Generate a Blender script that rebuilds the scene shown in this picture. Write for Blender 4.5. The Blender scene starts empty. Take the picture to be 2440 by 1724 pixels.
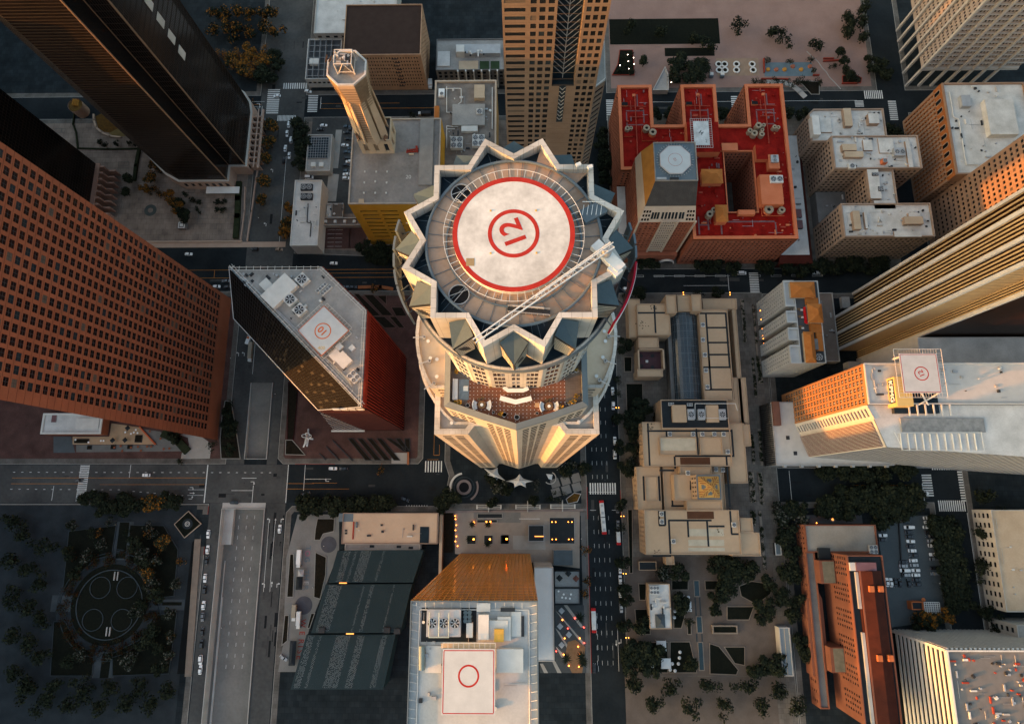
import bpy,math,random
from mathutils import Vector,Matrix
random.seed(7)
C=bpy.context.scene.collection
PI=math.pi
# ---------------------------------------------------------------- camera model (drone 408 m above the street)
H,F,CX,CY=408.0,1488.0,1220.0,862.0
_d=Vector((1240-CX,CY-1182,-F)).normalized()
RV=Vector((math.sqrt(1-_d[0]**2),0,-_d[0]))
_uz=-_d[1];_ux=-RV[2]*_uz/RV[0]
UV=Vector((_ux,math.sqrt(1-_ux**2-_uz**2),_uz))
BV=RV.cross(UV)
def at(p,z=0.0):  # survey of the plan: a point of the photograph at height z, in metres
    a,b=(p[0]-CX)/F,(CY-p[1])/F
    r=a*RV+b*UV-BV
    t=(z-H)/r[2]
    return(r[0]*t,r[1]*t)
def proj(x,y,z):
    v=Vector((x,y,z-H));c=-v.dot(BV)
    if c<1:return None
    return(CX+F*v.dot(RV)/c,CY-F*v.dot(UV)/c)
def _reg(ox,oy):return lambda x,y:(ox+x/4.0554,oy+y/4.0554)
for _r,_oy in zip('ABCD',(110,480,850,1210)):
    for _c,_ox in zip('1234',(120,660,1200,1760)):globals()[_r+_c]=_reg(_ox,_oy)
def rc(p0,p1,z=0.0):  # plan rectangle x0,y0,x1,y1 from two survey points
    a,b=at(p0,z),at(p1,z)
    return(min(a[0],b[0]),min(a[1],b[1]),max(a[0],b[0]),max(a[1],b[1]))
def rpoly(r):return[(r[0],r[1]),(r[2],r[1]),(r[2],r[3]),(r[0],r[3])]
# ---------------------------------------------------------------- materials
_M={}
def mat(name,rgb,rough=.8,var=.14,scale=.25,metal=0.0,spec=.08,emit=0.0,rgb2=None,detail=8.0,bump=0.0,fine=2.5):
    if name in _M:return _M[name]
    m=bpy.data.materials.new(name);m.use_nodes=True
    nt=m.node_tree;N=nt.nodes;L=nt.links
    b=N['Principled BSDF']
    b.inputs['Roughness'].default_value=rough;b.inputs['Metallic'].default_value=metal
    b.inputs['Specular IOR Level'].default_value=spec
    tc=N.new('ShaderNodeTexCoord')
    n1=N.new('ShaderNodeTexNoise');n1.inputs['Scale'].default_value=scale;n1.inputs['Detail'].default_value=detail
    n2=N.new('ShaderNodeTexNoise');n2.inputs['Scale'].default_value=scale*fine*4;n2.inputs['Detail'].default_value=4
    L.new(tc.outputs['Object'],n1.inputs['Vector']);L.new(tc.outputs['Object'],n2.inputs['Vector'])
    ad=N.new('ShaderNodeMath');ad.operation='MULTIPLY_ADD';ad.inputs[1].default_value=.4
    L.new(n2.outputs['Fac'],ad.inputs[0]);L.new(n1.outputs['Fac'],ad.inputs[2])
    cr=N.new('ShaderNodeValToRGB');e=cr.color_ramp.elements
    e[0].position=.45;e[1].position=.95
    c2=rgb2 or tuple(min(1,c*(1+var))for c in rgb)
    c1=rgb if rgb2 else tuple(c*(1-var)for c in rgb)
    e[0].color=(*c1,1);e[1].color=(*c2,1)
    L.new(ad.outputs[0],cr.inputs['Fac']);L.new(cr.outputs['Color'],b.inputs['Base Color'])
    if emit:
        b.inputs['Emission Color'].default_value=(*rgb,1);b.inputs['Emission Strength'].default_value=emit
    if bump:
        bp=N.new('ShaderNodeBump');bp.inputs['Strength'].default_value=bump;bp.inputs['Distance'].default_value=.3
        L.new(n2.outputs['Fac'],bp.inputs['Height']);L.new(bp.outputs['Normal'],b.inputs['Normal'])
    _M[name]=m
    return m
def brickmat(name,c1,c2,mortar,scale,bw=.5,bh=.25,rough=.8,mort=.02):
    if name in _M:return _M[name]
    m=mat(name,c1,rough);nt=m.node_tree;N=nt.nodes;L=nt.links
    tc=N.new('ShaderNodeTexCoord');br=N.new('ShaderNodeTexBrick')
    br.inputs['Color1'].default_value=(*c1,1);br.inputs['Color2'].default_value=(*c2,1);br.inputs['Mortar'].default_value=(*mortar,1)
    br.inputs['Scale'].default_value=scale;br.inputs['Mortar Size'].default_value=mort
    br.inputs['Brick Width'].default_value=bw;br.inputs['Row Height'].default_value=bh
    L.new(tc.outputs['Object'],br.inputs['Vector'])
    mx=N.new('ShaderNodeMix');mx.data_type='RGBA';mx.blend_type='MULTIPLY';mx.inputs[0].default_value=1.0
    ns=N.new('ShaderNodeTexNoise');ns.inputs['Scale'].default_value=.12;ns.inputs['Detail'].default_value=8
    L.new(tc.outputs['Object'],ns.inputs['Vector'])
    rp=N.new('ShaderNodeValToRGB');rp.color_ramp.elements[0].position=.3;rp.color_ramp.elements[1].position=.7
    rp.color_ramp.elements[0].color=(.62,.62,.62,1);rp.color_ramp.elements[1].color=(1.15,1.15,1.15,1)
    L.new(ns.outputs['Fac'],rp.inputs['Fac'])
    L.new(br.outputs['Color'],mx.inputs[6]);L.new(rp.outputs['Color'],mx.inputs[7])
    L.new(mx.outputs[2],N['Principled BSDF'].inputs['Base Color'])
    return m
ASPH=mat('asphalt',(.0085,.0115,.0135),.9,rgb2=(.020,.0245,.027),scale=.06)
ASPHL=mat('worn_asphalt',(.040,.041,.040),.9,rgb2=(.088,.086,.081),scale=.05)
ROADC=mat('road_concrete',(.12,.113,.102),.9,rgb2=(.19,.178,.16),scale=.07)
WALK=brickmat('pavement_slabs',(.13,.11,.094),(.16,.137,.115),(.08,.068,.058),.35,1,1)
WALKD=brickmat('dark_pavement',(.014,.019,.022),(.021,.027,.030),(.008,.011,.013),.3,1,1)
WALKR=brickmat('red_brick_paving',(.085,.043,.036),(.105,.054,.045),(.05,.03,.026),.8,.5,.25)
PLAZA=brickmat('plaza_paving',(.205,.158,.128),(.245,.19,.152),(.12,.094,.078),.25,1,1)
CURB=mat('kerb_stone',(.26,.245,.22),.85)
RED=mat('red_kerb_paint',(.22,.025,.02),.7)
PAINT=mat('road_paint',(.52,.51,.48),.7,rgb2=(.72,.71,.67),scale=1.2)
YPAINT=mat('yellow_road_paint',(.42,.17,.035),.7)
WHITE=mat('white_paint',(.74,.73,.70),.55,.06)
OFFW=mat('off_white_render',(.56,.535,.49),.8,.1)
PADW=mat('helipad_white',(.38,.37,.35),.75,rgb2=(.66,.65,.62),scale=.22,fine=1.6)
PADG=mat('helipad_grey',(.46,.47,.465),.7,.08)
PRED=mat('pad_red_paint',(.36,.028,.02),.6,.2,scale=.5)
PORA=mat('pad_orange_paint',(.55,.13,.035),.6,.12)
PYEL=mat('pad_yellow_paint',(.55,.33,.06),.6,.12)
GLASSD=mat('dark_window_glass',(.007,.008,.009),.15,.3,spec=.3)
GLASSB=mat('blue_window_glass',(.016,.022,.027),.15,.3,spec=.3)
GLASSR=mat('bronze_window_glass',(.006,.0045,.004),.5,.4,scale=.12,spec=.02)
CONC=mat('concrete',(.33,.31,.28),.85,rgb2=(.45,.42,.385),scale=.12)
CONCD=mat('dark_concrete',(.12,.115,.11),.85,rgb2=(.18,.17,.16),scale=.15)
ROOFG=mat('grey_gravel_roof',(.22,.205,.19),.95,rgb2=(.36,.34,.31),scale=.09)
ROOFW=mat('white_membrane_roof',(.40,.385,.36),.85,rgb2=(.60,.58,.545),scale=.13)
ROOFT=mat('tan_roof',(.38,.28,.185),.9,rgb2=(.50,.385,.27),scale=.1)
METAL=mat('galvanised_metal',(.36,.36,.36),.5,.15,metal=.3)
METD=mat('dark_metal',(.035,.037,.04),.5,.2)
METW=mat('white_metal',(.6,.6,.58),.45,.08)
BLACK=mat('black_rubber',(.012,.012,.013),.8)
BLUEG=mat('blue_grey_metal',(.115,.145,.165),.5,.12)
LAMP=mat('warm_lamp',(1.0,.27,.035),.5,0,emit=3.2)
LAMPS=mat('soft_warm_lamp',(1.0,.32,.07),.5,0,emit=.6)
# ---------------------------------------------------------------- mesh builder
class MB:
    def __init__(s):s.v=[];s.f=[];s.mi=[];s.m=0
    def add(s,vs,fs):
        n=len(s.v);s.v+=[tuple(v)for v in vs]
        for f in fs:s.f.append(tuple(i+n for i in f));s.mi.append(s.m)
        return s
    def quad(s,a,b,c,d):return s.add([a,b,c,d],[(0,1,2,3)])
    def poly(s,pts):return s.add(pts,[tuple(range(len(pts)))])
    def box(s,x0,y0,z0,x1,y1,z1,bottom=True):
        v=[(x0,y0,z0),(x1,y0,z0),(x1,y1,z0),(x0,y1,z0),(x0,y0,z1),(x1,y0,z1),(x1,y1,z1),(x0,y1,z1)]
        f=[(4,5,6,7),(0,1,5,4),(1,2,6,5),(2,3,7,6),(3,0,4,7)]
        if bottom:f.append((3,2,1,0))
        return s.add(v,f)
    def cbox(s,x,y,z0,w,d,h,rot=0.0):
        c,q=math.cos(rot),math.sin(rot);p=[]
        for zz in(z0,z0+h):
            for a,b in((-1,-1),(1,-1),(1,1),(-1,1)):
                X,Y=a*w/2,b*d/2
                p.append((x+X*c-Y*q,y+X*q+Y*c,zz))
        return s.add(p,[(4,5,6,7),(0,1,5,4),(1,2,6,5),(2,3,7,6),(3,0,4,7),(3,2,1,0)])
    def prism(s,poly,z0,z1,cap=True,bot=False):
        n=len(poly)
        v=[(x,y,z0)for x,y in poly]+[(x,y,z1)for x,y in poly]
        f=[(i,(i+1)%n,n+(i+1)%n,n+i)for i in range(n)]
        if cap:f.append(tuple(range(n,2*n)))
        if bot:f.append(tuple(reversed(range(n))))
        return s.add(v,f)
    def cyl(s,x,y,z0,z1,r,n=16,r1=None,cap=True):
        r1=r if r1 is None else r1
        a=[2*PI*i/n for i in range(n)]
        v=[(x+r*math.cos(t),y+r*math.sin(t),z0)for t in a]+[(x+r1*math.cos(t),y+r1*math.sin(t),z1)for t in a]
        f=[(i,(i+1)%n,n+(i+1)%n,n+i)for i in range(n)]
        if cap:f+=[tuple(range(n,2*n)),tuple(reversed(range(n)))]
        return s.add(v,f)
    def ring(s,x,y,z0,z1,ri,ro,n=48,a0=0.0,a1=2*PI):
        full=abs(a1-a0-2*PI)<1e-6;k=n if full else n+1
        v=[]
        for i in range(k):
            t=a0+(a1-a0)*i/n;c,q=math.cos(t),math.sin(t)
            v+=[(x+ri*c,y+ri*q,z0),(x+ro*c,y+ro*q,z0),(x+ro*c,y+ro*q,z1),(x+ri*c,y+ri*q,z1)]
        f=[]
        for i in range(n):
            a,b=4*i,4*((i+1)%k)
            f+=[(a+3,a+2,b+2,b+3),(a+1,b+1,b+2,a+2),(b,a,a+3,b+3),(a,b,b+1,a+1)]
        if not full:f+=[(0,1,2,3),tuple(4*n+i for i in(3,2,1,0))]
        return s.add(v,f)
    def tube(s,p,q,r,n=6,r1=None):
        p,q=Vector(p),Vector(q);d=q-p
        if d.length<1e-6:return s
        d.normalize();u=d.orthogonal().normalized();w=d.cross(u);r1=r if r1 is None else r1
        v=[p+r*(u*math.cos(2*PI*i/n)+w*math.sin(2*PI*i/n))for i in range(n)]
        v+=[q+r1*(u*math.cos(2*PI*i/n)+w*math.sin(2*PI*i/n))for i in range(n)]
        return s.add(v,[(i,(i+1)%n,n+(i+1)%n,n+i)for i in range(n)]+[tuple(reversed(range(n))),tuple(range(n,2*n))])
    def path(s,pts,r,n=6):
        for a,b in zip(pts,pts[1:]):s.tube(a,b,r,n)
        return s
    def obox(s,o,u,w,s0,s1,t0,t1,n0,n1):  # box in a wall frame: u along, z up, w outward
        def P(a,t,n):return(o[0]+u[0]*a+w[0]*n,o[1]+u[1]*a+w[1]*n,t)
        v=[P(s0,t0,n0),P(s1,t0,n0),P(s1,t0,n1),P(s0,t0,n1),P(s0,t1,n0),P(s1,t1,n0),P(s1,t1,n1),P(s0,t1,n1)]
        return s.add(v,[(4,7,6,5),(0,4,5,1),(1,5,6,2),(2,6,7,3),(3,7,4,0),(0,1,2,3)])
    def build(s,name,mats,parent=None,smooth=False):
        L=Vector((0,0,0));q=parent
        while q is not None:L=L+q.location;q=q.parent
        me=bpy.data.meshes.new(name)
        me.from_pydata([(v[0]-L[0],v[1]-L[1],v[2]-L[2])for v in s.v],[],s.f)
        for m in(mats if isinstance(mats,(list,tuple))else[mats]):me.materials.append(m)
        if any(s.mi):me.polygons.foreach_set('material_index',s.mi)
        if smooth:me.polygons.foreach_set('use_smooth',[True]*len(me.polygons))
        me.update()
        o=bpy.data.objects.new(name,me);C.objects.link(o)
        if parent:o.parent=parent
        return o
def tag(o,label=None,cat=None,group=None,kind=None):
    if label:o['label']=label
    if cat:o['category']=cat
    if group:o['group']=group
    if kind:o['kind']=kind
    return o
def thing(name,label,cat,loc=(0,0,0),group=None,rz=0.0):
    o=bpy.data.objects.new(name,None);C.objects.link(o);o.location=loc;o.rotation_euler[2]=rz
    o.empty_display_size=.5
    return tag(o,label,cat,group)
def dup(root,loc,rz=0.0,label=None,sc=1.0,group=None):
    r=root.copy();C.objects.link(r);r.location=loc;r.rotation_euler[2]=rz;r.scale=(sc,sc,sc)if not isinstance(sc,tuple)else sc
    if label:r['label']=label
    if group:r['group']=group
    for ch in root.children:
        c=ch.copy();C.objects.link(c);c.parent=r
        for g in ch.children:
            e=g.copy();C.objects.link(e);e.parent=c
    return r
def text(name,s,m,x,y,z,size,rot,parent=None,ext=.02,align='CENTER',upright=None,bold=0.0):
    cu=bpy.data.curves.new(name,'FONT');cu.body=s;cu.size=size;cu.align_x=align;cu.align_y='CENTER';cu.extrude=ext;cu.offset=bold
    t=bpy.data.objects.new(name,cu)
    me=bpy.data.meshes.new_from_object(t);bpy.data.objects.remove(t);bpy.data.curves.remove(cu)
    M=Matrix.Translation((x,y,z))@(upright if upright is not None else Matrix.Rotation(rot,4,'Z'))
    L=Vector((0,0,0));q=parent
    while q is not None:L=L+q.location;q=q.parent
    me.transform(Matrix.Translation(-L)@M);me.name=name
    me.materials.clear();me.materials.append(m)
    o=bpy.data.objects.new(name,me);C.objects.link(o)
    if parent:o.parent=parent
    return o
ORD=['first','second','third','fourth','fifth','sixth','seventh','eighth','ninth','tenth','eleventh','twelfth','thirteenth','fourteenth','fifteenth','sixteenth','seventeenth','eighteenth','nineteenth','twentieth']
# ---------------------------------------------------------------- buildings
RW=random.Random(3);BLIND=mat('window_blind_cloth',(.085,.07,.058),.8)
def frame(a,b):
    l=math.hypot(b[0]-a[0],b[1]-a[1]);u=((b[0]-a[0])/l,(b[1]-a[1])/l)
    return u,(u[1],-u[0]),l
class Bld:
    def __init__(s,name,label,cat,x,y,z=0.0):
        s.root=thing(name,label,cat,(x,y,z));s.win=[];s.wm=[GLASSD,METD]
    def add(s,name,mb,m,parent=None,smooth=False,label=None):
        o=mb.build(name,m,parent or s.root,smooth)
        if label:o['label']=label
        return o
    def wall(s,mb,a,b,z0,z1,sp=None):
        u,w,l=frame(a,b)
        def P(q,t,n=0.0):return(a[0]+u[0]*q+w[0]*n,a[1]+u[1]*q+w[1]*n,t)
        if not sp:mb.quad(P(0,z0),P(l,z0),P(l,z1),P(0,z1));return
        nc,nf=sp['n'],sp['f'];fw,fh,d=sp.get('w',.6),sp.get('h',.6),sp.get('d',.3)
        m0,m1=sp.get('m',.6),sp.get('m2',sp.get('m',.6));b0,b1=sp.get('z0',z0+.8),sp.get('z1',z1-.8)
        cw=(l-m0-m1)/nc;ch=(b1-b0)/nf
        skip=sp.get('skip');mu=sp.get('mull')
        if b0>z0:mb.quad(P(0,z0),P(l,z0),P(l,b0),P(0,b0))
        if z1>b1:mb.quad(P(0,b1),P(l,b1),P(l,z1),P(0,z1))
        prev=0.0
        for i in range(nc):
            q0=m0+cw*(i+(1-fw)/2);q1=q0+cw*fw
            mb.quad(P(prev,b0),P(q0,b0),P(q0,b1),P(prev,b1));prev=q1
            tp=b0
            for j in range(nf):
                t0=b0+ch*(j+(1-fh)*sp.get('k',.5));t1=t0+ch*fh
                if skip and skip(i,j):continue
                if t0>tp+1e-4:mb.quad(P(q0,tp),P(q1,tp),P(q1,t0),P(q0,t0))
                tp=t1
                mb.quad(P(q0,t0),P(q1,t0),P(q1,t0,-d),P(q0,t0,-d));mb.quad(P(q0,t1,-d),P(q1,t1,-d),P(q1,t1),P(q0,t1))
                mb.quad(P(q0,t0,-d),P(q0,t1,-d),P(q0,t1),P(q0,t0));mb.quad(P(q1,t0),P(q1,t1),P(q1,t1,-d),P(q1,t0,-d))
                s.win.append((P,q0,q1,t0,t1,d,mu))
            if b1>tp+1e-4:mb.quad(P(q0,tp),P(q1,tp),P(q1,b1),P(q0,b1))
        mb.quad(P(prev,b0),P(l,b0),P(l,b1),P(prev,b1))
    def walls(s,mb,poly,z0,z1,specs=None):
        n=len(poly)
        for i in range(n):
            sp=specs.get(i)if isinstance(specs,dict)else(specs[i]if specs else None)
            s.wall(mb,poly[i],poly[(i+1)%n],z0,z1,sp)
    @staticmethod
    def pane(mb,w):
        P,q0,q1,t0,t1,d,mu=w
        k=RW.random();mb.m=2 if k<.06 else(3 if k<.2 else 0);mb.quad(P(q0,t0,-d+.01),P(q1,t0,-d+.01),P(q1,t1,-d+.01),P(q0,t1,-d+.01))
        if mu:
            mb.m=1;th=mu[2]if len(mu)>2 else .09
            for i in range(1,mu[0]):
                q=q0+(q1-q0)*i/mu[0];mb.quad(P(q-th,t0,-d+.05),P(q+th,t0,-d+.05),P(q+th,t1,-d+.05),P(q-th,t1,-d+.05))
            for i in range(1,mu[1]):
                t=t0+(t1-t0)*i/mu[1];mb.quad(P(q0,t-th,-d+.06),P(q1,t-th,-d+.06),P(q1,t+th,-d+.06),P(q0,t+th,-d+.06))
            mb.m=0
    def windows(s,mats=None,name='window',cap=100):
        mats=list(mats or s.wm)+[BLIND,GLASSB];sc=[]
        for k,w in enumerate(s.win):
            P,q0,q1,t0,t1,d,mu=w
            a,b,c,e=[proj(*P(q,t))for q,t in((q0,t0),(q1,t0),(q1,t1),(q0,t1))]
            ar=0.0
            if a and b and c and e:
                ar=.5*((c[0]-a[0])*(e[1]-b[1])-(c[1]-a[1])*(e[0]-b[0]))
                if not(120<a[0]<2320 and 115<a[1]<1610):ar*=.01
                else:ar=max(ar,-ar*.001)
            sc.append((-abs(ar),k))
        sc.sort();rest=MB()
        for i,(_,k)in enumerate(sc):
            if i<cap:
                mb=MB();s.pane(mb,s.win[k]);s.add(name,mb,mats)
            else:s.pane(rest,s.win[k])
        if rest.f:s.add(name,rest,mats)['kind']='stuff'
        s.win=[]
    def parapet(s,poly,z,h,t,m,name='parapet'):
        n=len(poly);mb=MB();inn=inset(poly,t)
        for i in range(n):
            a,b,c,d=poly[i],poly[(i+1)%n],inn[(i+1)%n],inn[i]
            mb.quad((*a,z),(*b,z),(*b,z+h),(*a,z+h));mb.quad((*c,z),(*d,z),(*d,z+h),(*c,z+h));mb.quad((*a,z+h),(*b,z+h),(*c,z+h),(*d,z+h))
        return s.add(name,mb,m)
    def roof(s,poly,z,m,name='roof'):
        return s.add(name,MB().poly([(x,y,z)for x,y in poly]),m)
    def hut(s,r,z,h,m,rm=None,name='penthouse'):
        mb=MB();mb.box(*r[:2],z,*r[2:],z+h,False);mb.mi=[1]+[0]*4 if rm else[0]*5
        o=s.add(name,mb,[m,rm or m]);return o
    def ac(s,x,y,z,w,d,h,nx=1,ny=1,m=None,rot=0.0,fr=.42):
        o=s.add('air_conditioner',MB().cbox(x,y,z,w,d,h,rot),m or METAL)
        c,q=math.cos(rot),math.sin(rot);cw,cd=w/nx,d/ny;r=min(cw,cd)*fr
        for i in range(nx):
            for j in range(ny):
                X,Y=-w/2+cw*(i+.5),-d/2+cd*(j+.5);fx,fy=x+X*c-Y*q,y+X*q+Y*c
                mb=MB();mb.cyl(fx,fy,z+h-.05,z+h+.12,r,20);mb.m=1
                mb.ring(fx,fy,z+h+.02,z+h+.25,r*.98,r*1.1,20)
                for k in range(7):
                    a=2*PI*k/7;ca,sa=math.cos(a),math.sin(a);a2=a+.38;cb,sb=math.cos(a2),math.sin(a2)
                    mb.add([(fx+r*.12*ca,fy+r*.12*sa,z+h+.16),(fx+r*.93*ca,fy+r*.93*sa,z+h+.16),(fx+r*.93*cb,fy+r*.93*sb,z+h+.2),(fx+r*.12*cb,fy+r*.12*sb,z+h+.2)],[(0,1,2,3)])
                mb.cyl(fx,fy,z+h+.1,z+h+.26,r*.18,10)
                s.add('fan',mb,[BLACK,METAL],o)
        return o
    def pipes(s,pts,r=.12,m=None,name='pipe'):return s.add(name,MB().path(pts,r),m or METAL)
    def clutter(s,r,z,n,seed=1,mats=None):
        R=random.Random(seed);mats=mats or[METAL,OFFW,METD,CONC]
        for i in range(n):
            x,y=R.uniform(r[0],r[2]),R.uniform(r[1],r[3]);k=R.random();mb=MB();m=R.choice(mats)
            if k<.35:s.add('roof_vent',mb.cbox(x,y,z,R.uniform(.6,1.6),R.uniform(.6,1.6),R.uniform(.4,1.2),R.choice((0,0,.6))),m)
            elif k<.6:
                rr=R.uniform(.2,.45);hh=R.uniform(.5,1.1);mb.cyl(x,y,z,z+hh,rr,10);mb.cyl(x,y,z+hh,z+hh+.15,rr*1.5,10);s.add('vent_pipe',mb,m)
            elif k<.8:
                L=R.uniform(3,9);q=R.random()<.5;e=(min(r[2],x+L),y)if q else(x,min(r[3],y+L))
                mb.path([(x,y,z+.3),(*e,z+.3)],.1,5);s.add('pipe',mb,METAL)
            else:s.add('duct',mb.cbox(x,y,z+.2,*(R.choice(((3.4,.8),(.8,3.4),(2.4,1.1)))),.7),m)
    def helipad(s,cx,cy,z,w,d,m=PADG,border=None,bw=.25,rot=0.0):
        mb=MB().cbox(cx,cy,z-.3,w,d,.3,rot);pad=s.add('helipad',mb,m)
        if border:
            mb=MB();c,q=math.cos(rot),math.sin(rot);i=.5
            for X0,Y0,W,D in((0,-d/2+i,w-2*i,bw),(0,d/2-i,w-2*i,bw),(-w/2+i,0,bw,d-2*i-bw-.01),(w/2-i,0,bw,d-2*i-bw-.01)):
                mb.cbox(cx+X0*c-Y0*q,cy+X0*q+Y0*c,z+.004,W,D,.006,rot)
            s.add('painted_border',mb,border,pad)
        return pad
def inset(poly,t):
    n=len(poly);out=[]
    for i in range(n):
        p,c,q=Vector(poly[i-1]),Vector(poly[i]),Vector(poly[(i+1)%n])
        d1=(c-p).normalized();d2=(q-c).normalized();n1=Vector((-d1[1],d1[0]));n2=Vector((-d2[1],d2[0]))
        k=1+n1.dot(n2);v=(n1+n2)/max(.3,k)
        out.append((c[0]+v[0]*t,c[1]+v[1]*t))
    return out
def fins(mb,a,b,z0,z1,n,wd,dp,m0=0.0):
    u,w,l=frame(a,b)
    for i in range(n):
        q=m0+(l-2*m0)*(i+.5)/n;mb.obox(a,u,w,q-wd/2,q+wd/2,z0,z1,-.05,dp)
def hribs(mb,a,b,zs,th,dp):
    u,w,l=frame(a,b)
    for z in zs:mb.obox(a,u,w,0,l,z,z+th,-.05,dp)
def hip(mb,r,z0,z1,e=.0):
    x0,y0,x1,y1=r[0]-e,r[1]-e,r[2]+e,r[3]+e
    w,d=x1-x0,y1-y0;k=min(w,d)/2;A=(x0+k,(y0+y1)/2,z1)if w>=d else((x0+x1)/2,y0+k,z1);B=(x1-k,(y0+y1)/2,z1)if w>=d else((x0+x1)/2,y1-k,z1)
    c=[(x0,y0,z0),(x1,y0,z0),(x1,y1,z0),(x0,y1,z0)]
    if w>=d:mb.quad(c[0],c[1],B,A);mb.quad(c[2],c[3],A,B);mb.poly([c[1],c[2],B]);mb.poly([c[3],c[0],A])
    else:mb.quad(c[1],c[2],B,A);mb.quad(c[3],c[0],A,B);mb.poly([c[0],c[1],A]);mb.poly([c[2],c[3],B])
    return mb
# ---------------------------------------------------------------- the setting: ground, roads, pavements, markings
def struct(name,mb,m):return tag(mb.build(name,m),kind='structure')
XS=[-2600,-190.5,-179,-165,-163.5,2600];YS=[-2600,-320,-8,24,74,2600]
g=MB()
for i in range(5):
    for j in range(5):
        x0,x1,y0,y1=XS[i],XS[i+1],YS[j],YS[j+1]
        if j==1 and 1<=i<=3:continue
        if j==3 and i==2:continue
        g.quad((x0,y0,0),(x1,y0,0),(x1,y1,0),(x0,y1,0))
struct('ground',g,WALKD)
# sunken carriageway under the street and its retaining walls
t=MB();t.quad((-190.5,-320,-6),(-163.5,-320,-6),(-163.5,24,-6),(-190.5,24,-6));t.quad((-179,24,-2.6),(-165,24,-2.6),(-165,74,.02),(-179,74,.02))
struct('sunken_road',t,ROADC)
t=MB()
t.box(-190.9,-320,-6,-190.5,-8,.9);t.box(-163.5,-320,-6,-163.1,-8,.9);t.box(-190.9,-8,-6,-163.1,-7.6,.9)
t.box(-179.4,24,-6,-179,74,.8);t.box(-165,24,-6,-164.6,74,.8);t.box(-179.4,23.6,-6,-164.6,24,.8)
t.box(-190.5,-30,-6,-184.6,-8.01,-3.2);t.box(-188.6,-320,-6,-187.6,-62,-5.1);t.box(-188.6,-62,-6,-188.2,-40,-5.1)
struct('retaining_wall',t,CONC)
def road(rs,name='road',m=ASPH,z=.004):
    mb=MB()
    for r in rs:mb.quad((r[0],r[1],z),(r[2],r[1],z),(r[2],r[3],z),(r[0],r[3],z))
    return struct(name,mb,m)
road([(-700,-4,-49,20),(165,-3,255,17)],z=.004)
road([(43,-900,63.5,900)],z=.009)
road([(262,-900,281,900)],z=.013)
mb=MB();mb.poly([(-700,138.5,.017),(-58,138.5,.017),(90,137,.017),(700,134,.017),(700,149,.017),(172,149.6,.017),(77,152.5,.017),(-111,162.8,.017),(-169,165.5,.017),(-257,171,.017),(-700,171,.017)]);struct('road',mb,ASPH)
road([(-700,272,700,289)],z=.021)
road([(-190.8,20.3,-179.4,900),(-164.6,20.3,-158,900),(-179.4,74,-164.6,900)],m=ASPHL,z=.026)
road([(-199,-900,-190.9,-4.2),(-163.1,-900,-150.3,-4.2),(-700,-4.1,-150,20.1)],m=ASPHL,z=.030)
road([(-190.9,-7.6,-163.1,-4)],m=CONC,z=.034)
road([(-62.5,17,-49.5,139)],z=.038)
mb=MB();mb.poly([(-62.5,20,.0425),(-70,19,.0425),(-72,-4,.0425),(-52,-4,.0425),(-47.8,4,.0425),(-46.5,12,.0425),(-49.5,20,.0425)]);struct('road',mb,ASPH)
# pavements and plazas: slabs a kerb high
SIDE=brickmat('pavement_band',(.115,.103,.090),(.14,.126,.11),(.07,.064,.058),.5,1,1)
def slab(poly,m,name='pavement',z=.14,curb=CURB,side=None):
    poly=rpoly(poly)if len(poly)==4 and not hasattr(poly[0],'__len__')else poly
    inn=inset(poly,.32);mb=MB();n=len(poly)
    for i in range(n):
        a,b,c,d=poly[i],poly[(i+1)%n],inn[(i+1)%n],inn[i]
        mb.m=1;mb.quad((*a,0),(*b,0),(*b,z),(*a,z));mb.quad((*a,z),(*b,z),(*c,z),(*d,z))
    w2=inset(poly,3.6);mb.m=2
    for i in range(n):a,b,c,d=inn[i],inn[(i+1)%n],w2[(i+1)%n],w2[i];mb.quad((*a,z),(*b,z),(*c,z),(*d,z))
    mb.m=0;mb.poly([(x,y,z)for x,y in w2])
    return struct(name,mb,[m,curb,side or SIDE])
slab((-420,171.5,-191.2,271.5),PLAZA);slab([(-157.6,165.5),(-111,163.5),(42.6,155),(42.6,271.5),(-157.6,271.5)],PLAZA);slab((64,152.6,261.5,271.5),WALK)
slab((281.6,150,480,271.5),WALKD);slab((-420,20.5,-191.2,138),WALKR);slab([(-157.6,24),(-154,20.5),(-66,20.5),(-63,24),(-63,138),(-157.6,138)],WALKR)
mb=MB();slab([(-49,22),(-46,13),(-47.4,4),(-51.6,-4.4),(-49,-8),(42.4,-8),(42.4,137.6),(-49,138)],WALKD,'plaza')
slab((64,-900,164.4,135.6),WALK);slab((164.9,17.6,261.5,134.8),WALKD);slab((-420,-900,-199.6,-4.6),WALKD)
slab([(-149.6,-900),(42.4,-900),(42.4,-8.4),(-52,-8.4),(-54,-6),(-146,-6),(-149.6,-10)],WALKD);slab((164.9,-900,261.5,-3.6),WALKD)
slab((281.6,-900,480,133),WALKD);slab((-420,289.6,-191.2,520),WALKD);slab((-157.6,289.6,42.6,520),WALKD);slab((64,289.6,261.5,520),mat('park_brick',(.215,.135,.11),.9,rgb2=(.27,.175,.145),scale=.08),'park_paving');slab((281.6,289.6,480,520),WALKD)
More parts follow.
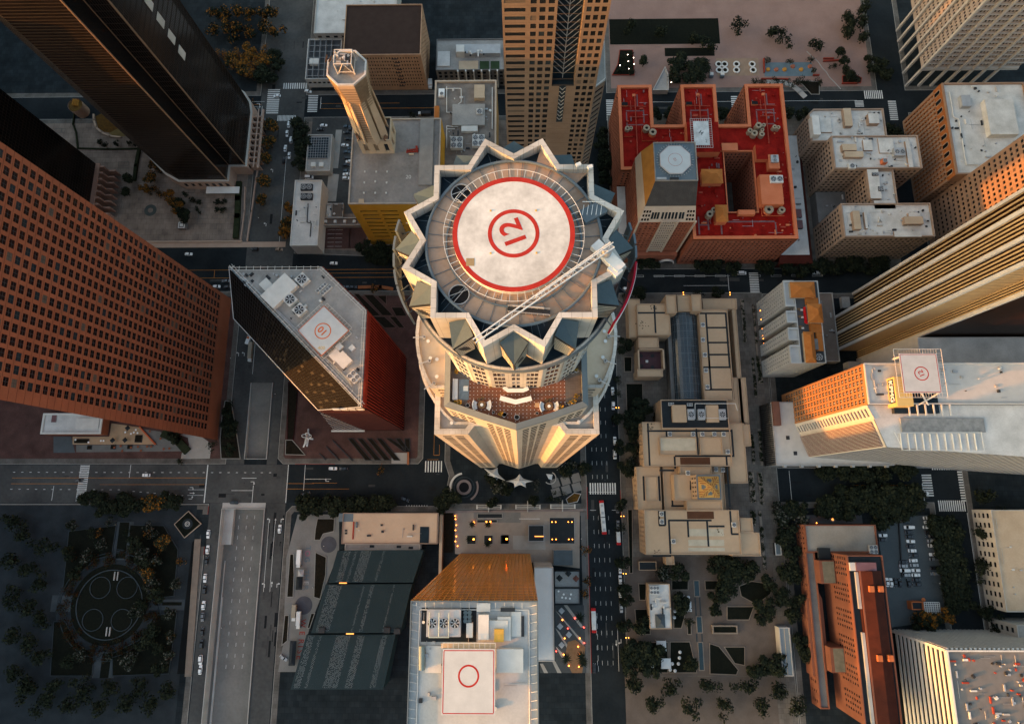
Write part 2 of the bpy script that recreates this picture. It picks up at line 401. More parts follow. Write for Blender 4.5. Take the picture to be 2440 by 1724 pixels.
# pale forecourts laid on the dark pavement
def sheet(p,m,z,name='pavement'):
    mb=MB();mb.poly([(x,y,z)for x,y in(rpoly(p)if not hasattr(p[0],'__len__')else p)]);return struct(name,mb,m)
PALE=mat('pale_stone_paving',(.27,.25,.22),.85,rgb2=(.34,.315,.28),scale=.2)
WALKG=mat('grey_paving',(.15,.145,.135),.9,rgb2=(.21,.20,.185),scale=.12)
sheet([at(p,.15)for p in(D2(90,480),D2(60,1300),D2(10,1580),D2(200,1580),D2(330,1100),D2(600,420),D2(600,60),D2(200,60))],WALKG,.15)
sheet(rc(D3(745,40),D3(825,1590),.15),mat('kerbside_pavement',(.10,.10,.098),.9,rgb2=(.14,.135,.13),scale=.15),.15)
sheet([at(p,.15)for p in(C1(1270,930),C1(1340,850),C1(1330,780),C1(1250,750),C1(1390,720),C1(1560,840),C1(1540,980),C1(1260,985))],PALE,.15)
# worn patches, seams and covers in the carriageways
Rp=random.Random(77);pm1,pm2=MB(),MB()
for i in range(150):
    x,y,w_,d_=Rp.choice(((Rp.uniform(-320,-50),Rp.uniform(-3,19),5,1.6),(Rp.uniform(44,62),Rp.uniform(-110,130),1.6,6),(Rp.uniform(-250,250),Rp.uniform(141,147),6,1.6),(Rp.uniform(-185,-160),Rp.uniform(80,330),1.5,6),(Rp.uniform(-200,240),Rp.uniform(274,287),6,1.5),(Rp.uniform(-162,-151),Rp.uniform(-100,-10),1.2,7),(Rp.uniform(170,255),Rp.uniform(-2,15),5,1.5)));w_*=Rp.uniform(.3,1.6);d_*=Rp.uniform(.3,1.6);q=Rp.choice((pm1,pm2));z_=.0435+i*.00001;q.quad((x,y,z_),(x+w_,y,z_),(x+w_,y+d_,z_),(x,y+d_,z_))
struct('road_patch',pm1,mat('dark_patch',(.013,.014,.015),.9));struct('road_patch',pm2,mat('pale_patch',(.05,.05,.048),.9));mh=MB()
for i in range(40):mh.cyl(*Rp.choice(((Rp.uniform(-320,-50),Rp.uniform(-3,19)),(Rp.uniform(44,62),Rp.uniform(-110,130)),(Rp.uniform(-250,250),Rp.uniform(141,147)),(Rp.uniform(-185,-160),Rp.uniform(80,330)))),.02,.0455,.45,12)
struct('manhole_covers',mh,METD)
# red kerb paint and painted lines
def lines(name,m,rects,z=.047):
    mb=MB()
    for r in rects:mb.quad((r[0],r[1],z),(r[2],r[1],z),(r[2],r[3],z),(r[0],r[3],z))
    return struct(name,mb,m)
W=[];Y=[]
def dash(x0,y0,x1,y1,ln,per,w=.16,out=W):
    d=math.hypot(x1-x0,y1-y0);n=int(d/per)
    for i in range(n+1):
        q=min(d,i*per+ln)
        a=(x0+(x1-x0)*i*per/d,y0+(y1-y0)*i*per/d);b=(x0+(x1-x0)*q/d,y0+(y1-y0)*q/d)
        if abs(x1-x0)>abs(y1-y0):out.append((min(a[0],b[0]),a[1]-w/2,max(a[0],b[0]),a[1]+w/2))
        else:out.append((a[0]-w/2,min(a[1],b[1]),a[0]+w/2,max(a[1],b[1])))
def zebra(r,n,vert,fill=.52):
    x0,y0,x1,y1=r
    for i in range(n):
        if vert:
            s=(x1-x0)/n;W.append((x0+s*(i+(1-fill)/2),y0,x0+s*(i+(1+fill)/2),y1))
        else:
            s=(y1-y0)/n;W.append((x0,y0+s*(i+(1-fill)/2),x1,y0+s*(i+(1+fill)/2)))
zebra(rc(C3(825,1217),C3(1092,1325)),11,True);zebra(rc(A1(2105,415),A1(2200,655)),13,False);zebra(rc(A2(308,440),A2(386,640)),12,False)
zebra(rc(A2(60,358),A2(290,412)),11,True);zebra(rc(A1(2195,670),A2(180,722)),14,True);zebra(rc(A3(990,515),A3(1068,722)),12,False)
zebra(rc(A3(2195,480),A3(2271,650)),9,False);zebra(rc(A4(1120,525),A4(1212,588)),5,False);zebra(rc(A4(1205,430),A4(1400,508)),10,True)
zebra(rc(A4(1440,525),A4(1545,718)),10,False);zebra(rc(C4(1850,990),C4(2068,1090)),9,True);zebra(rc(C4(1765,1130),C4(1888,1350)),9,False)
zebra(rc(C4(2110,1098),C4(2255,1400)),12,False);zebra(rc(C4(1920,1385),C4(2200,1490)),13,True);zebra(rc(B4(98,685),B4(205,900)),13,False)
zebra(rc(C2(1425,1005),C2(1600,1112)),7,True,.4);zebra(rc(C2(1240,1432),C2(1460,1490)),9,True,.35)
r=rc(C1(235,1010),C1(395,1370));zebra((-286,-3,-280.5,20),19,False,.5);W.append((-286.2,-3,-286.0,20));W.append((-280.5,-3,-280.3,20))
# fifth avenue-like one-way street with five lanes
for zx in(853,897,946,994):
    x=at(C3(zx,920))[0];dash(x,118,x,2,2.6,8.7);dash(x,-12,x,-103,2.6,8.5);W.append((x-.08,3.2,x+.08,8.0))
W.append((43.8,2.6,60.5,2.9));W.append((44.2,-8.6,48,-8.4));W.append((58,-8.6,62.5,-8.4))
W.append((59.0,-103,59.2,-78));dash(46.8,-70,46.8,-103,3,6)
dash(-330,15.4,-160,15.0,1.4,5.4,.3);dash(-330,4.6,-255,4.2,1.4,5.4,.3);dash(-250,3.2,-216,.4,1.4,4.6,.3)
Y+=[(-330,11.6,-203,11.85),(-330,7.9,-283,8.15),(-272,7.4,-204,7.6),(-151,8.0,-133,8.2),(-151,4.6,-110,4.8),(-134,8.3,-118,8.5)]
W+=[(-203.2,-4,-202.6,20),(-253.5,11.9,-253.2,20),(-302,-2.6,-301.7,6.6),(-203.5,4.2,-214,4.4),(-180,11.4,-170.5,11.7),(-186,3.6,-172,3.85),(-172.2,-4,-171.9,7),(-150.5,-4,-150.1,20),(-139.5,3.6,-139.2,20),(-139,10.8,-122,11.05),(-214.2,4.1,-203.8,4.35),(-214.2,.6,-203.8,.8)]
W=[(min(a[0],a[2]),a[1],max(a[0],a[2]),a[3])for a in W]
for x in(-186,-182.5,-171.5,-168):dash(x,80,x,136,2.4,7)
for x in(-174,-169,-164):dash(x,170,x,270,2.4,8);dash(x,295,x,380,2.4,8)
W+=[(-179.2,80,-179,136),(-168.6,168,-168.4,240)]
for x in(-160.2,-156.2):W.append((x,-58,x+.2,-14))
dash(-154,-66,-154,-103,2.4,9)
dash(-256,157.5,-66,156.4,2.6,8);dash(-214,145.2,-66,144.4,2.6,8);dash(77,145.6,250,142.6,2.6,8);dash(77,141,250,139.6,2.6,8)
Y+=[(-257,153.4,-60,153.65),(-222,147.6,-60,147.85),(-140,150.8,-60,151.0)]
for x in(-212,-196,-180):Y.append((x,147.8,x+.3,153.4))
W+=[(92,147.6,144,147.8),(142.5,136.8,142.8,148.6),(112,140.6,142,140.8)]
for x in(78,92,106,120,134,158,172,186,200):W+=[(x,148.2,x+7,148.35),(x,147.0,x+7,147.15),(x,147.15,x+.15,148.2),(x+6.85,147.15,x+7,148.2)]
Y+=[(-146,278.3,-60,278.55),(-146,282.5,-88,282.7),(210,6.8,253,7.0)]
dash(-146,286,-60,284.5,2.6,8);dash(100,277.6,245,275.4,2.6,8);W+=[(-146.5,278.4,-146.2,288),(66,281.6,246,281.8),(-210,284.6,-188,284.8),(-210,280.5,-192,280.7),(-189.6,272.6,-189.3,281)]
Y+=[(-210,282.2,-190,282.4)]
for x in(267,271.5,276):dash(x,268,x,150,3,9);dash(x,292,x,380,3,9);dash(x,-12,x,-120,2.5,6)
dash(190,11.2,250,11.0,2,6);W+=[(172,16,172.2,-2),(255.4,-3,255.8,8),(281,-10,281.3,-110)]
Y+=[(-56.2,26,-56,72),(-56.2,26,-52.4,26.25),(-52.6,26,-52.4,33),(-60.2,23.2,-53,23.4)]
lines('road_markings',PAINT,W,.0470);lines('yellow_road_lines',YPAINT,Y,.0505)
for x in(-182.8,-178.2,-172.8):W2=[];
W2=[]
for x in(-182,-177,-172):dash(x,-12,x,-106,2.2,6.4,.2,W2)
lines('road_markings',PAINT,W2,-5.99)
W2=[]
lines('painted_kerb',RED,[(-199.9,-36,-199.55,-6),(-163.9,-30,-163.2,-8),(42.3,-104,42.75,-30),(42.3,-14,42.75,6),(63.6,-14,64,4),(-146,20.3,-120,20.62)],.155)
def arrow(x,y,rot,turn=0,k=1.0,z=.047):
    M=Matrix.Translation((x,y,0))@Matrix.Rotation(rot,4,'Z')@Matrix.Scale(k,4);mb=MB();T=lambda*ps:[tuple((M@Vector((a,b,0)))[:2])+(z,)for a,b in ps]
    if turn==0:mb.add(T((-.15,-1.6),(.15,-1.6),(.15,.6),(-.15,.6)),[(0,1,2,3)]);mb.add(T((-.6,.6),(.6,.6),(0,1.8)),[(0,1,2)])
    else:
        s=turn;q=[(-.15,-1.6),(.15,-1.6),(.15,.4),(-.15,.7)];mb.add(T(*q),[(0,1,2,3)]);mb.add(T((-.15,.7),(.15,.35),(s*.9,.5),(s*.9,.8)),[(0,1,2,3)]);mb.add(T((s*.9,.05),(s*.9,1.25),(s*1.9,.65)),[(0,1,2)])
    return mb
am=MB()
for p,ro,tu in((C1(1370,1260),-PI/2,1),(C1(1370,1315),-PI/2,0),(C1(1360,1370),-PI/2,-1),(C1(1960,1205),-PI/2,1),(D1(2070,740),0,-1),(D1(2140,735),0,0),(D1(2190,740),0,1),(D1(2120,115),0,-1),(D1(2175,125),0,0),(D1(2230,115),0,1),(B1(1820,1470),0,-1),(B1(1875,1470),0,-1),(C2(480,1200),PI/2,1),(A1(2150,1200),0,-1),(B1(2085,220),0,-1),(D3(1088,1300),PI,0),(D3(1135,1290),PI,1),(A1(2015,555),-PI/2,1),(A1(2015,600),-PI/2,-1)):
    a=arrow(*at(p),ro,tu);am.add(a.v,a.f)
struct('road_arrows',am,PAINT)
# ---------------------------------------------------------------- the round-crowned skyscraper in the middle
UX,UY=-1.05,44.7
STONE=mat('warm_granite',(.40,.345,.285),.6,rgb2=(.50,.435,.36),scale=.15)
STONEB=mat('beige_coping_roof',(.46,.36,.25),.85,rgb2=(.56,.45,.33),scale=.09)
PANEL=brickmat('crown_panels',(.47,.45,.41),(.50,.475,.435),(.30,.28,.25),.55,1,1,.6,.025)
DECK=mat('crown_deck',(.27,.185,.13),.9,rgb2=(.40,.30,.23),scale=.14)
SLATE=mat('slate_blue_glass',(.012,.021,.029),.3,.3,spec=.1)
LOUV=mat('crown_louvre',(.50,.46,.38),.6,.08)
def pol(r,deg):return(UX+r*math.cos(math.radians(deg)),UY+r*math.sin(math.radians(deg)))
b=Bld('skyscraper','tall pale granite tower with a star shaped crown and round red-rimmed helipad at the centre','skyscraper',UX,UY)
fr=[(-25.5,18),(23.4,18)]
low=[(-25.5,18.0),(-15.5,18.0),(-13.6,20.5),(11.5,20.5),(13.4,18.0),(23.4,18.0),(23.4,71),(-25.5,71)]
w=MB();st=dict(n=2,f=44,w=.7,h=.62,d=.03,m=1.2,z0=14,z1=218)
b.walls(w,low,0,222,{0:st,4:st,5:dict(n=6,f=52,w=.6,h=.5,d=.25,z0=14,z1=218),7:dict(n=6,f=52,w=.6,h=.5,d=.25,z0=14,z1=218)})
# front bay that carries the terrace
ter=[(-20.4,23.6),(-10.4,20.1),(UX,17.2),(8.4,20.1),(18.2,23.6),(18.2,42),(-20.4,42)]
bs=dict(n=3,f=46,w=.74,h=.62,d=.03,m=.9,m2=1.5,z0=14,z1=237);be=dict(bs);be['m'],be['m2']=1.5,.9
b.walls(w,ter,0,241,{0:dict(bs,m=.5,m2=2.4),1:bs,2:be,3:dict(be,m=2.4,m2=.5)})
arc=lambda r,a0,a1,n:[pol(r,a0+(a1-a0)*i/n)for i in range(n+1)]
cl=arc(30.2,-52,232,36)
b.walls(w,cl,0,222)
cu=arc(28.4,-33,213,36);b.walls(w,cu,222,237,{36:dict(n=14,f=3,w=.7,h=.55,d=.3,m=1.2)})
b.add('wall',w,STONE);b.windows([mat('shaft_window_glass',(.010,.013,.016),.5,.3,spec=0),METD])
b.roof(low,222,ROOFG);b.roof(cl,221.98,STONEB);b.roof(cu,237,STONEB)
b.parapet(low,222,.9,1.6,PANEL);b.parapet(cl,221.98,.8,.8,PANEL);b.parapet(cu,237,.9,.9,PANEL)
for p,z in((B2(1465,1355),237),(B2(1487,1518),237),(B2(1550,1530),237),(C2(1548,195),237),(B3(970,1260),237),(B3(980,1355),237),(B3(955,1510),237),(C3(893,190),237),(C2(1690,640),222),(C3(722,628),222)):
    x,y=at(p,z);mb=MB();mb.cyl(x,y,z,z+.8,.35,12);mb.cyl(x,y,z+.8,z+1.0,.5,12);b.add('vent_pipe',mb,METW)
for p in(B2(1375,1320),B2(1430,1560),C2(1475,290),B3(1065,1310),C3(1030,60),C3(970,255)):
    x,y=at(p,237.5);mb=MB();dx,dy=(x-UX)/28,(y-UY)/28;mb.tube((x-dx*1.5,y-dy*1.5,238.6),(x+dx*1.6,y+dy*1.6,238.6),.16);mb.ring(x-dx*1.5,y-dy*1.5,237.2,238.7,.3,.5,12);b.add('davit',mb,METAL)
# crown drum
dr=[(UX+q*r*math.cos(math.radians(a)),UY+r*math.sin(math.radians(a)))for q,r,a in[(1,16.1,-96),(1,16.1,-84),(1,17.2,-68),(1,18.4,-52),(1,19.4,-36),(1,20,-18),(1,20,0),(1,20,30),(1,20,60),(1,20,90),(1,20,120),(1,20,150),(1,20,180),(1,20,198),(1,19.4,216),(1,18.4,232),(1,17.2,248)]]
w=MB();sp=dict(n=3,f=8,w=.84,h=.7,d=.1,m=.9,z0=241,z1=283);b.walls(w,dr,237,289,{i:(sp if i else dict(n=2,f=8,w=.7,h=.7,d=.1,m=.5,z0=241,z1=283))for i in range(17)if i not in(7,8,9,10,11)})
b.add('drum',w,PANEL);b.windows([GLASSD,METD],cap=60)
LEDG=mat('ledge_cladding',(.13,.15,.16),.55,.12)
led=b.add('ledge',MB().ring(UX,UY,288.6,289.8,14,21.3,72),LEDG);b.add('ledge',MB().ring(UX,UY,289.8,290.3,20.5,20.9,72),PANEL)
b.add('ledge',MB().ring(UX,UY,286.6,287.1,15,20.7,72),PANEL);b.add('ledge',MB().ring(UX,UY,289.79,289.9,13,20.2,72),SLATE)
# twelve-pointed star
star=[]
for k in range(12):star+=[pol(20.5,15+30*k),pol(16.75,30+30*k)]
inn=inset(star,.95)
mb=MB();n=24
for i in range(n):
    a,c,d,e=star[i],star[(i+1)%n],inn[(i+1)%n],inn[i]
    mb.quad((*a,289.9),(*c,289.9),(*c,304),(*a,304));mb.quad((*d,300),(*e,300),(*e,304),(*d,304));mb.quad((*a,304),(*c,304),(*d,304),(*e,304))
b.add('star_wall',mb,PANEL)
mb=MB()
for i in range(n):
    d,e=inn[(i+1)%n],inn[i]
    if i in(2,3,20,21,22,19):mb.m=1
    else:mb.m=0
    q1=pol(15.6,math.degrees(math.atan2(e[1]-UY,e[0]-UX)));q2=pol(15.6,math.degrees(math.atan2(d[1]-UY,d[0]-UX)))
    z1=302.6
    if mb.m==1:mb.quad((*e,302.5),(*d,302.5),(*q2,302.55),(*q1,302.55))
    else:mb.quad((*e,301.4),(*d,301.4),(*q2,z1),(*q1,z1))
b.add('glass_skirt',mb,[SLATE,DECK])
mb=MB()
for i in range(0,24,2):
    for q in(-4,0,4):
        a=15+15*i+q;mb.tube((*pol(15.7,a),302.75),(*pol(18.4-abs(q)*.32,a),301.75),.05,4)
b.add('glazing_bar',mb,BLUEG)
# crystals in the notches
for k in range(12):
    A=30+30*k;I=pol(16.7,A);S1=pol(18.7,A-7.6);S2=pol(18.7,A+7.6);Fp=pol(22.0,A);B_=pol(21.0,A)
    mb=MB();zi,zs,zf=303.2,302.4,299.6
    mb.m=0;mb.poly([(*I,zi),(*S1,zs),(*Fp,zf)]);mb.poly([(*I,zi),(*Fp,zf),(*S2,zs)])
    mb.m=1;mb.quad((*S1,zs),(*pol(18.9,A-6.6),292.5),(*B_,289.9),(*Fp,zf));mb.quad((*Fp,zf),(*B_,289.9),(*pol(18.9,A+6.6),292.5),(*S2,zs))
    cr=b.add('crystal',mb,[mat('crystal_slate',(.055,.08,.095),.45,.15),METD])
    mb=MB()
    for sd,s in((S1,-1),(S2,1)):
        bs_=pol(18.9,A+s*6.6)
        for j in range(8):
            t0,t1=.12+j*.105,.12+j*.105+.062
            L3=lambda p,q,t:tuple(p[i]+(q[i]-p[i])*t for i in range(3))
            f0,f1=L3((*Fp,zf),(*B_,289.9),t0),L3((*Fp,zf),(*B_,289.9),t1);s0,s1=L3((*sd,zs),(*bs_,292.5),t0),L3((*sd,zs),(*bs_,292.5),t1)
            o=Vector((math.cos(math.radians(A+s*40)),math.sin(math.radians(A+s*40)),0))*.09
            P=[Vector(v)+o for v in(f0,s0,s1,f1)];P[0]=P[0]+(P[1]-P[0])*.07;P[3]=P[3]+(P[2]-P[3])*.07
            mb.quad(*P)if s<0 else mb.quad(*P[::-1])
    b.add('louvre',mb,LOUV,cr)
# deck, ring tube, spokes, pad
b.add('deck',MB().cyl(UX,UY,301.5,302.6,15.7,96),DECK)
mb=MB()
for i in range(96):
    mb.tube((*pol(15.75,i*3.75),303.1),(*pol(15.75,(i+1)*3.75),303.1),.28,8)
b.add('ring_rail',mb,BLUEG)
mb=MB()
for i in range(36):mb.tube((*pol(10.4,i*10+4),302.72),(*pol(15.6,i*10+4),302.72),.07,4)
b.add('deck_rib',mb,BLUEG)
pad=b.add('helipad',MB().cyl(UX,UY,305.2,306.5,10.65,96),PADW);b.add('painted_ring',MB().ring(UX,UY,306.5,306.512,9.8,10.66,96),PRED,pad)
b.add('painted_ring',MB().ring(UX,UY,306.502,306.514,3.8,4.5,64),PRED,pad)
text('painted_number','12',PRED,UX+.05,UY-.02,306.51,5.3,math.radians(111),pad,.006,bold=.12)
mb=MB().cyl(UX,UY,302.6,305.2,8.6,48);b.add('pad_pedestal',mb,DECK)
mb=MB();mb.ring(UX,UY,302.62,302.9,12.0,12.3,96)
b.add('gutter',mb,BLUEG)
mb=MB()
for i in range(54):
    a=i*360/54;mb.tube((*pol(10.6,a),306.1),(*pol(12.3,a),306.3),.05,4);a2=a+360/54;mb.tube((*pol(12.3,a),306.3),(*pol(12.3,a2),306.3),.05,4)
b.add('safety_net_frame',mb,METW)
x,y=at(B2(1868,585),306.5);b.add('hatch',MB().cbox(x,y,306.5,1.45,1.4,.03),mat('brass_hatch',(.30,.22,.12),.5))
for p in(B2(2065,90),B2(2065,500),B3(313,88),B3(318,497)):x,y=at(p,306.5);b.add('pad_light',MB().cyl(x,y,306.5,306.6,.17,10),PYEL)
for p,r in((B2(1760,900),1.72),(A2(1780,1425),1.72)):
    x,y=at(p,302.7);o=b.add('manhole',MB().cyl(x,y,302.6,302.68,r,32),BLACK);b.add('rim',MB().ring(x,y,302.6,302.95,r,r+.16,32),METAL,o)
    mb=MB();mb.tube((x-r,y-.3,302.9),(x+r*.9,y+.9,302.9),.07,4);mb.tube((x-r*.5,y-r*.8,302.9),(x+r*.7,y+r*.7,302.9),.07,4);b.add('grating',mb,METAL,o)
# curved sign panels
SGR=mat('sign_red',(.30,.008,.022),.5,.08)
for a0,a1,m,z0,z1 in((163,169,BLUEG,290,298),(171,178,BLUEG,290,297.5),(179,186,BLUEG,290,297),(187.5,195,BLUEG,290,297),(196,211,BLUEG,290,297),(-37,-5,SGR,290,298),(-3,3,BLUEG,290,298),(4,9,BLUEG,290,298),(12,16,BLUEG,291,297)):
    o=b.add('sign_panel',MB().ring(UX,UY,z0,z1,22.6,23.0,14,math.radians(a0),math.radians(a1)),m)
    if m is SGR:
        b.add('sign_edge',MB().ring(UX,UY,z0-.3,z1-.5,23.0,23.12,14,math.radians(a0+.3),math.radians(a1-.3)),WHITE,o)
mb=MB()
for a in range(160,213,6):mb.tube((*pol(20.8,a),296),(*pol(22.6,a),294),.12,4)
for a in range(-36,17,6):mb.tube((*pol(20.8,a),296),(*pol(22.6,a),294),.12,4)
b.add('sign_bracket',mb,BLUEG)
# terrace
TILE=mat('terracotta_tiles',(.155,.062,.038),.8,rgb2=(.20,.085,.05),scale=.5)
WOOD=brickmat('weathered_decking',(.13,.11,.095),(.17,.14,.12),(.06,.05,.045),1.2,1.6,.22)
ZT=241.6
tin=inset(ter,1.6)
b.roof([(tin[0][0],tin[0][1]),tin[1],tin[2],tin[3],tin[4],tin[5],tin[6]],ZT,TILE,'terrace_floor')
b.add('decking',MB().poly([(tin[6][0],42,ZT+.02),(tin[0][0],tin[0][1],ZT+.02),(-14.2,23.1,ZT+.02),(-14.2,42,ZT+.02)]),WOOD);b.add('decking',MB().poly([(12.2,23.1,ZT+.02),(tin[4][0],tin[4][1],ZT+.02),(tin[5][0],42,ZT+.02),(12.2,42,ZT+.02)]),WOOD)
mb=MB()
for i in range(40):
    for j in range(14):
        x,y=-13.6+i*1.02,18.5+j*1.02
        if-14<x<12 and y>20.5+abs(x-UX)*.3-1.2 and math.hypot(x-UX,y-UY)>16.6:mb.quad((x,y,ZT+.012),(x+.17,y,ZT+.012),(x+.17,y+.17,ZT+.012),(x,y+.17,ZT+.012))
b.add('tile_inlay',mb,WHITE)
mb=MB()
for i in(6,0,1,2,3,4):
    a,c,d,e=ter[i],ter[(i+1)%7],tin[(i+1)%7],tin[i]
    mb.quad((*a,241),(*c,241),(*c,242.2),(*a,242.2));mb.quad((*a,242.2),(*c,242.2),(*d,243),(*e,243));mb.quad((*e,243),(*d,243),(*d,ZT),(*e,ZT))
b.add('parapet',mb,LEDG)
# loose things on the terrace
CUSH=mat('pale_cushion',(.52,.54,.54),.9,.06);RUG=mat('blue_rug',(.16,.20,.225),.95,.15,scale=1.5);WICK=mat('brown_wicker',(.16,.095,.05),.9,.2,scale=3)
x,y=at(C2(1805,315),ZT);tag(MB().cbox(x,y,ZT+.03,2.75,5.6,.03).build('rug',RUG),'pale blue rug laid on the wooden deck at the left end of the roof terrace','rug')
s=thing('sofa','long white sofa with cushions beside the blue rug on the roof terrace','sofa',(*at(C2(1725,315),ZT),ZT));x,y,_=s.location
MB().cbox(x,y,ZT+.06,1.3,5.8,.4).build('seat',METW,s);MB().cbox(x-.55,y,ZT+.46,.2,5.8,.45).build('backrest',METW,s)
for i in range(6):MB().cbox(x+.1,y-2.3+i*.92,ZT+.46,1.0,.84,.15).build('cushion',CUSH,s)
s=thing('armchair','white armchair standing on the blue rug of the roof terrace','armchair',(*at(C2(1825,310),ZT),ZT));x,y,_=s.location
MB().cbox(x,y,ZT+.06,1.3,1.2,.45).build('seat',CUSH,s);MB().cbox(x+.1,y+.55,ZT+.5,1.2,.2,.4).build('backrest',CUSH,s)
def bar(name,label,pts,wd,h):
    s=thing(name,label,'bar counter',(*at(pts[0],ZT),ZT));q=[Vector((*at(p,ZT+h),0))for p in pts];mb=MB();mt=MB()
    L,R=[],[]
    for i,p in enumerate(q):
        d=(q[min(i+1,len(q)-1)]-q[max(i-1,0)]).normalized();nn=Vector((-d[1],d[0],0));L.append(p+nn*wd/2);R.append(p-nn*wd/2)
    poly=[(v[0],v[1])for v in L]+[(v[0],v[1])for v in reversed(R)]
    poly=poly if sum(poly[i-1][0]*poly[i][1]-poly[i][0]*poly[i-1][1]for i in range(len(poly)))>0 else poly[::-1]
    mb.prism(inset(poly,.15),ZT,ZT+h-.08);mt.prism(poly,ZT+h-.08,ZT+h,True,True)
    mb.build('counter_base',CUSH,s);mt.build('counter_top',WHITE,s);return s
bar('bar_counter','long white chevron shaped bar counter in the middle of the roof terrace',[C2(2155,395),C2(2230,415),C3(115,435),C3(215,412),C3(270,398)],1.3,1.1)
bar('bar_counter','shorter white counter against the lattice windows behind the roof terrace',[C2(2190,290),C3(40,322),C3(190,322),C3(240,300)],1.1,1.1)
def stool(p,label):
    x,y=at(p,ZT);s=thing('bar_stool',label,'bar stool',(x,y,ZT),'bar stools along the white counter');MB().cyl(x,y,ZT+.7,ZT+.78,.24,12).build('seat',WICK,s);mb=MB();mb.tube((x,y,ZT),(x,y,ZT+.7),.04);mb.cyl(x,y,ZT,ZT+.04,.22,12);mb.build('pedestal',METAL,s);return s
for i in range(7):
    stool(C3(-40+i*47,468-(0 if 1<i<4 else 12)+(10 if i in(2,3)else 0)),ORD[i]+' bar stool from the left in front of the white chevron counter')
def sofaset(cx,cy,side):
    t=thing('round_table','round wicker table with a white centre between curved sofas at the %s of the terrace'%side,'table',(cx,cy,ZT));MB().cyl(cx,cy,ZT+.06,ZT+.62,.5,16).build('pedestal',WICK,t);MB().cyl(cx,cy,ZT+.62,ZT+.68,1.05,28).build('table_top',WICK,t);MB().cyl(cx,cy,ZT+.68,ZT+.74,.42,16).build('tray',WHITE,t)
    for a0,nm in((150,'left'),(-38,'right')):
        s=thing('curved_sofa','white curved sofa on the %s of the round table at the %s of the terrace'%(nm,side),'sofa',(*[(cx+1.9*math.cos(math.radians(a0+35))),cy+1.9*math.sin(math.radians(a0+35))],ZT),'curved sofas on the terrace')
        MB().ring(cx,cy,ZT,ZT+.45,1.45,2.5,12,math.radians(a0),math.radians(a0+68)).build('seat',CUSH,s);MB().ring(cx,cy,ZT+.45,ZT+.9,2.35,2.6,12,math.radians(a0),math.radians(a0+68)).build('backrest',METW,s)
    for dx,dy,nm in((.25,1.75,'behind'),(-.75,1.45,'beside')):
        c=thing('wicker_chair','brown wicker chair %s the round table at the %s of the terrace'%(nm,side),'chair',(cx+dx,cy+dy,ZT));MB().cyl(cx+dx,cy+dy,ZT+.05,ZT+.42,.38,14).build('seat',WICK,c);MB().ring(cx+dx,cy+dy,ZT+.4,ZT+.85,.34,.46,12,.2,PI-.2).build('backrest',WICK,c)
sofaset(*at(C2(1980,465),ZT),'left');sofaset(*at(C3(438,478),ZT),'right')
def pot(p,label,kind=0,r=.5):
    x,y=at(p,ZT);s=thing('plant_pot' if kind else 'bin',label,'plant pot' if kind else 'pot',(x,y,ZT));mb=MB();mb.cyl(x,y,ZT,ZT+.8,r*.8,14,r);mb.build('pot',WICK if kind==2 else METAL,s)
    if kind:
        R=random.Random(int(x*77));mb=MB()
        for i in range(26):
            a,l=R.uniform(0,2*PI),R.uniform(.3,.8);z=ZT+.8+R.uniform(0,.7);c,q=math.cos(a),math.sin(a);mb.add([(x,y,ZT+.8),(x+l*c-.12*q,y+l*q+.12*c,z),(x+l*c*1.2,y+l*q*1.2,z-.1),(x+l*c+.12*q,y+l*q-.12*c,z)],[(0,1,2,3)])
        mb.build('leaves',mat('ochre_leaves',(.20,.12,.02),.8,.4,scale=2),s)
    else:MB().cyl(x,y,ZT+.8,ZT+.81,r*.8,14).build('soil',BLACK,s)
for p,l,k,r in((C2(1735,445),'ochre plant in a pot at the left front corner of the terrace',1,.6),(C2(1765,440),'second ochre plant beside the left front corner of the terrace',1,.45),(C2(1845,470),'white rimmed pot left of the left curved sofa',0,.55),(C2(2070,280),'small brown pot under the lattice windows left of the counter',2,.4),(C2(2092,537),'dark bin by the left front parapet of the terrace',0,.38),(C2(2195,560),'larger black pot near the front point of the terrace, left',0,.7),(C2(2160,550),'wicker pot beside the larger left black pot',2,.4),(C3(15,560),'small black pot left of the front point of the terrace',0,.5),(C3(128,585),'black round pot just right of the front point of the terrace',0,.75),(C3(322,547),'dark bin by the right front parapet of the terrace',0,.42),(C3(355,280),'brown pot under the lattice windows right of the counter',2,.4),(C3(640,455),'yellow rimmed pot on the right deck',1,.55),(C3(678,438),'ochre plant in the right front corner of the terrace',1,.5),(C3(605,450),'pale pot at the left of the yellow rimmed pots',0,.42),(C3(700,380),'wicker pot on the wooden deck at the right',2,.55),(C3(665,150),'round pot at the back of the right deck',0,.5),(C3(705,140),'leafy ochre plant at the back of the right deck',1,.55),(C3(550,490),'ochre plant by the front parapet right of the sofas',1,.4),(C2(1735,150),'red flower pot at the back of the left deck',2,.5)):pot(p,l,k,r)
x,y=at(C3(322,467),ZT);s=thing('side_table','square tan table standing alone left of the right curved sofas','table',(x,y,ZT));MB().cbox(x,y,ZT+.5,1.1,1.2,.08).build('table_top',mat('tan_wood',(.42,.27,.15),.7),s);mb=MB();[mb.cbox(x+i*.45,y+j*.5,ZT,.07,.07,.5)for i in(-1,1)for j in(-1,1)];mb.build('leg_frame',METD,s)
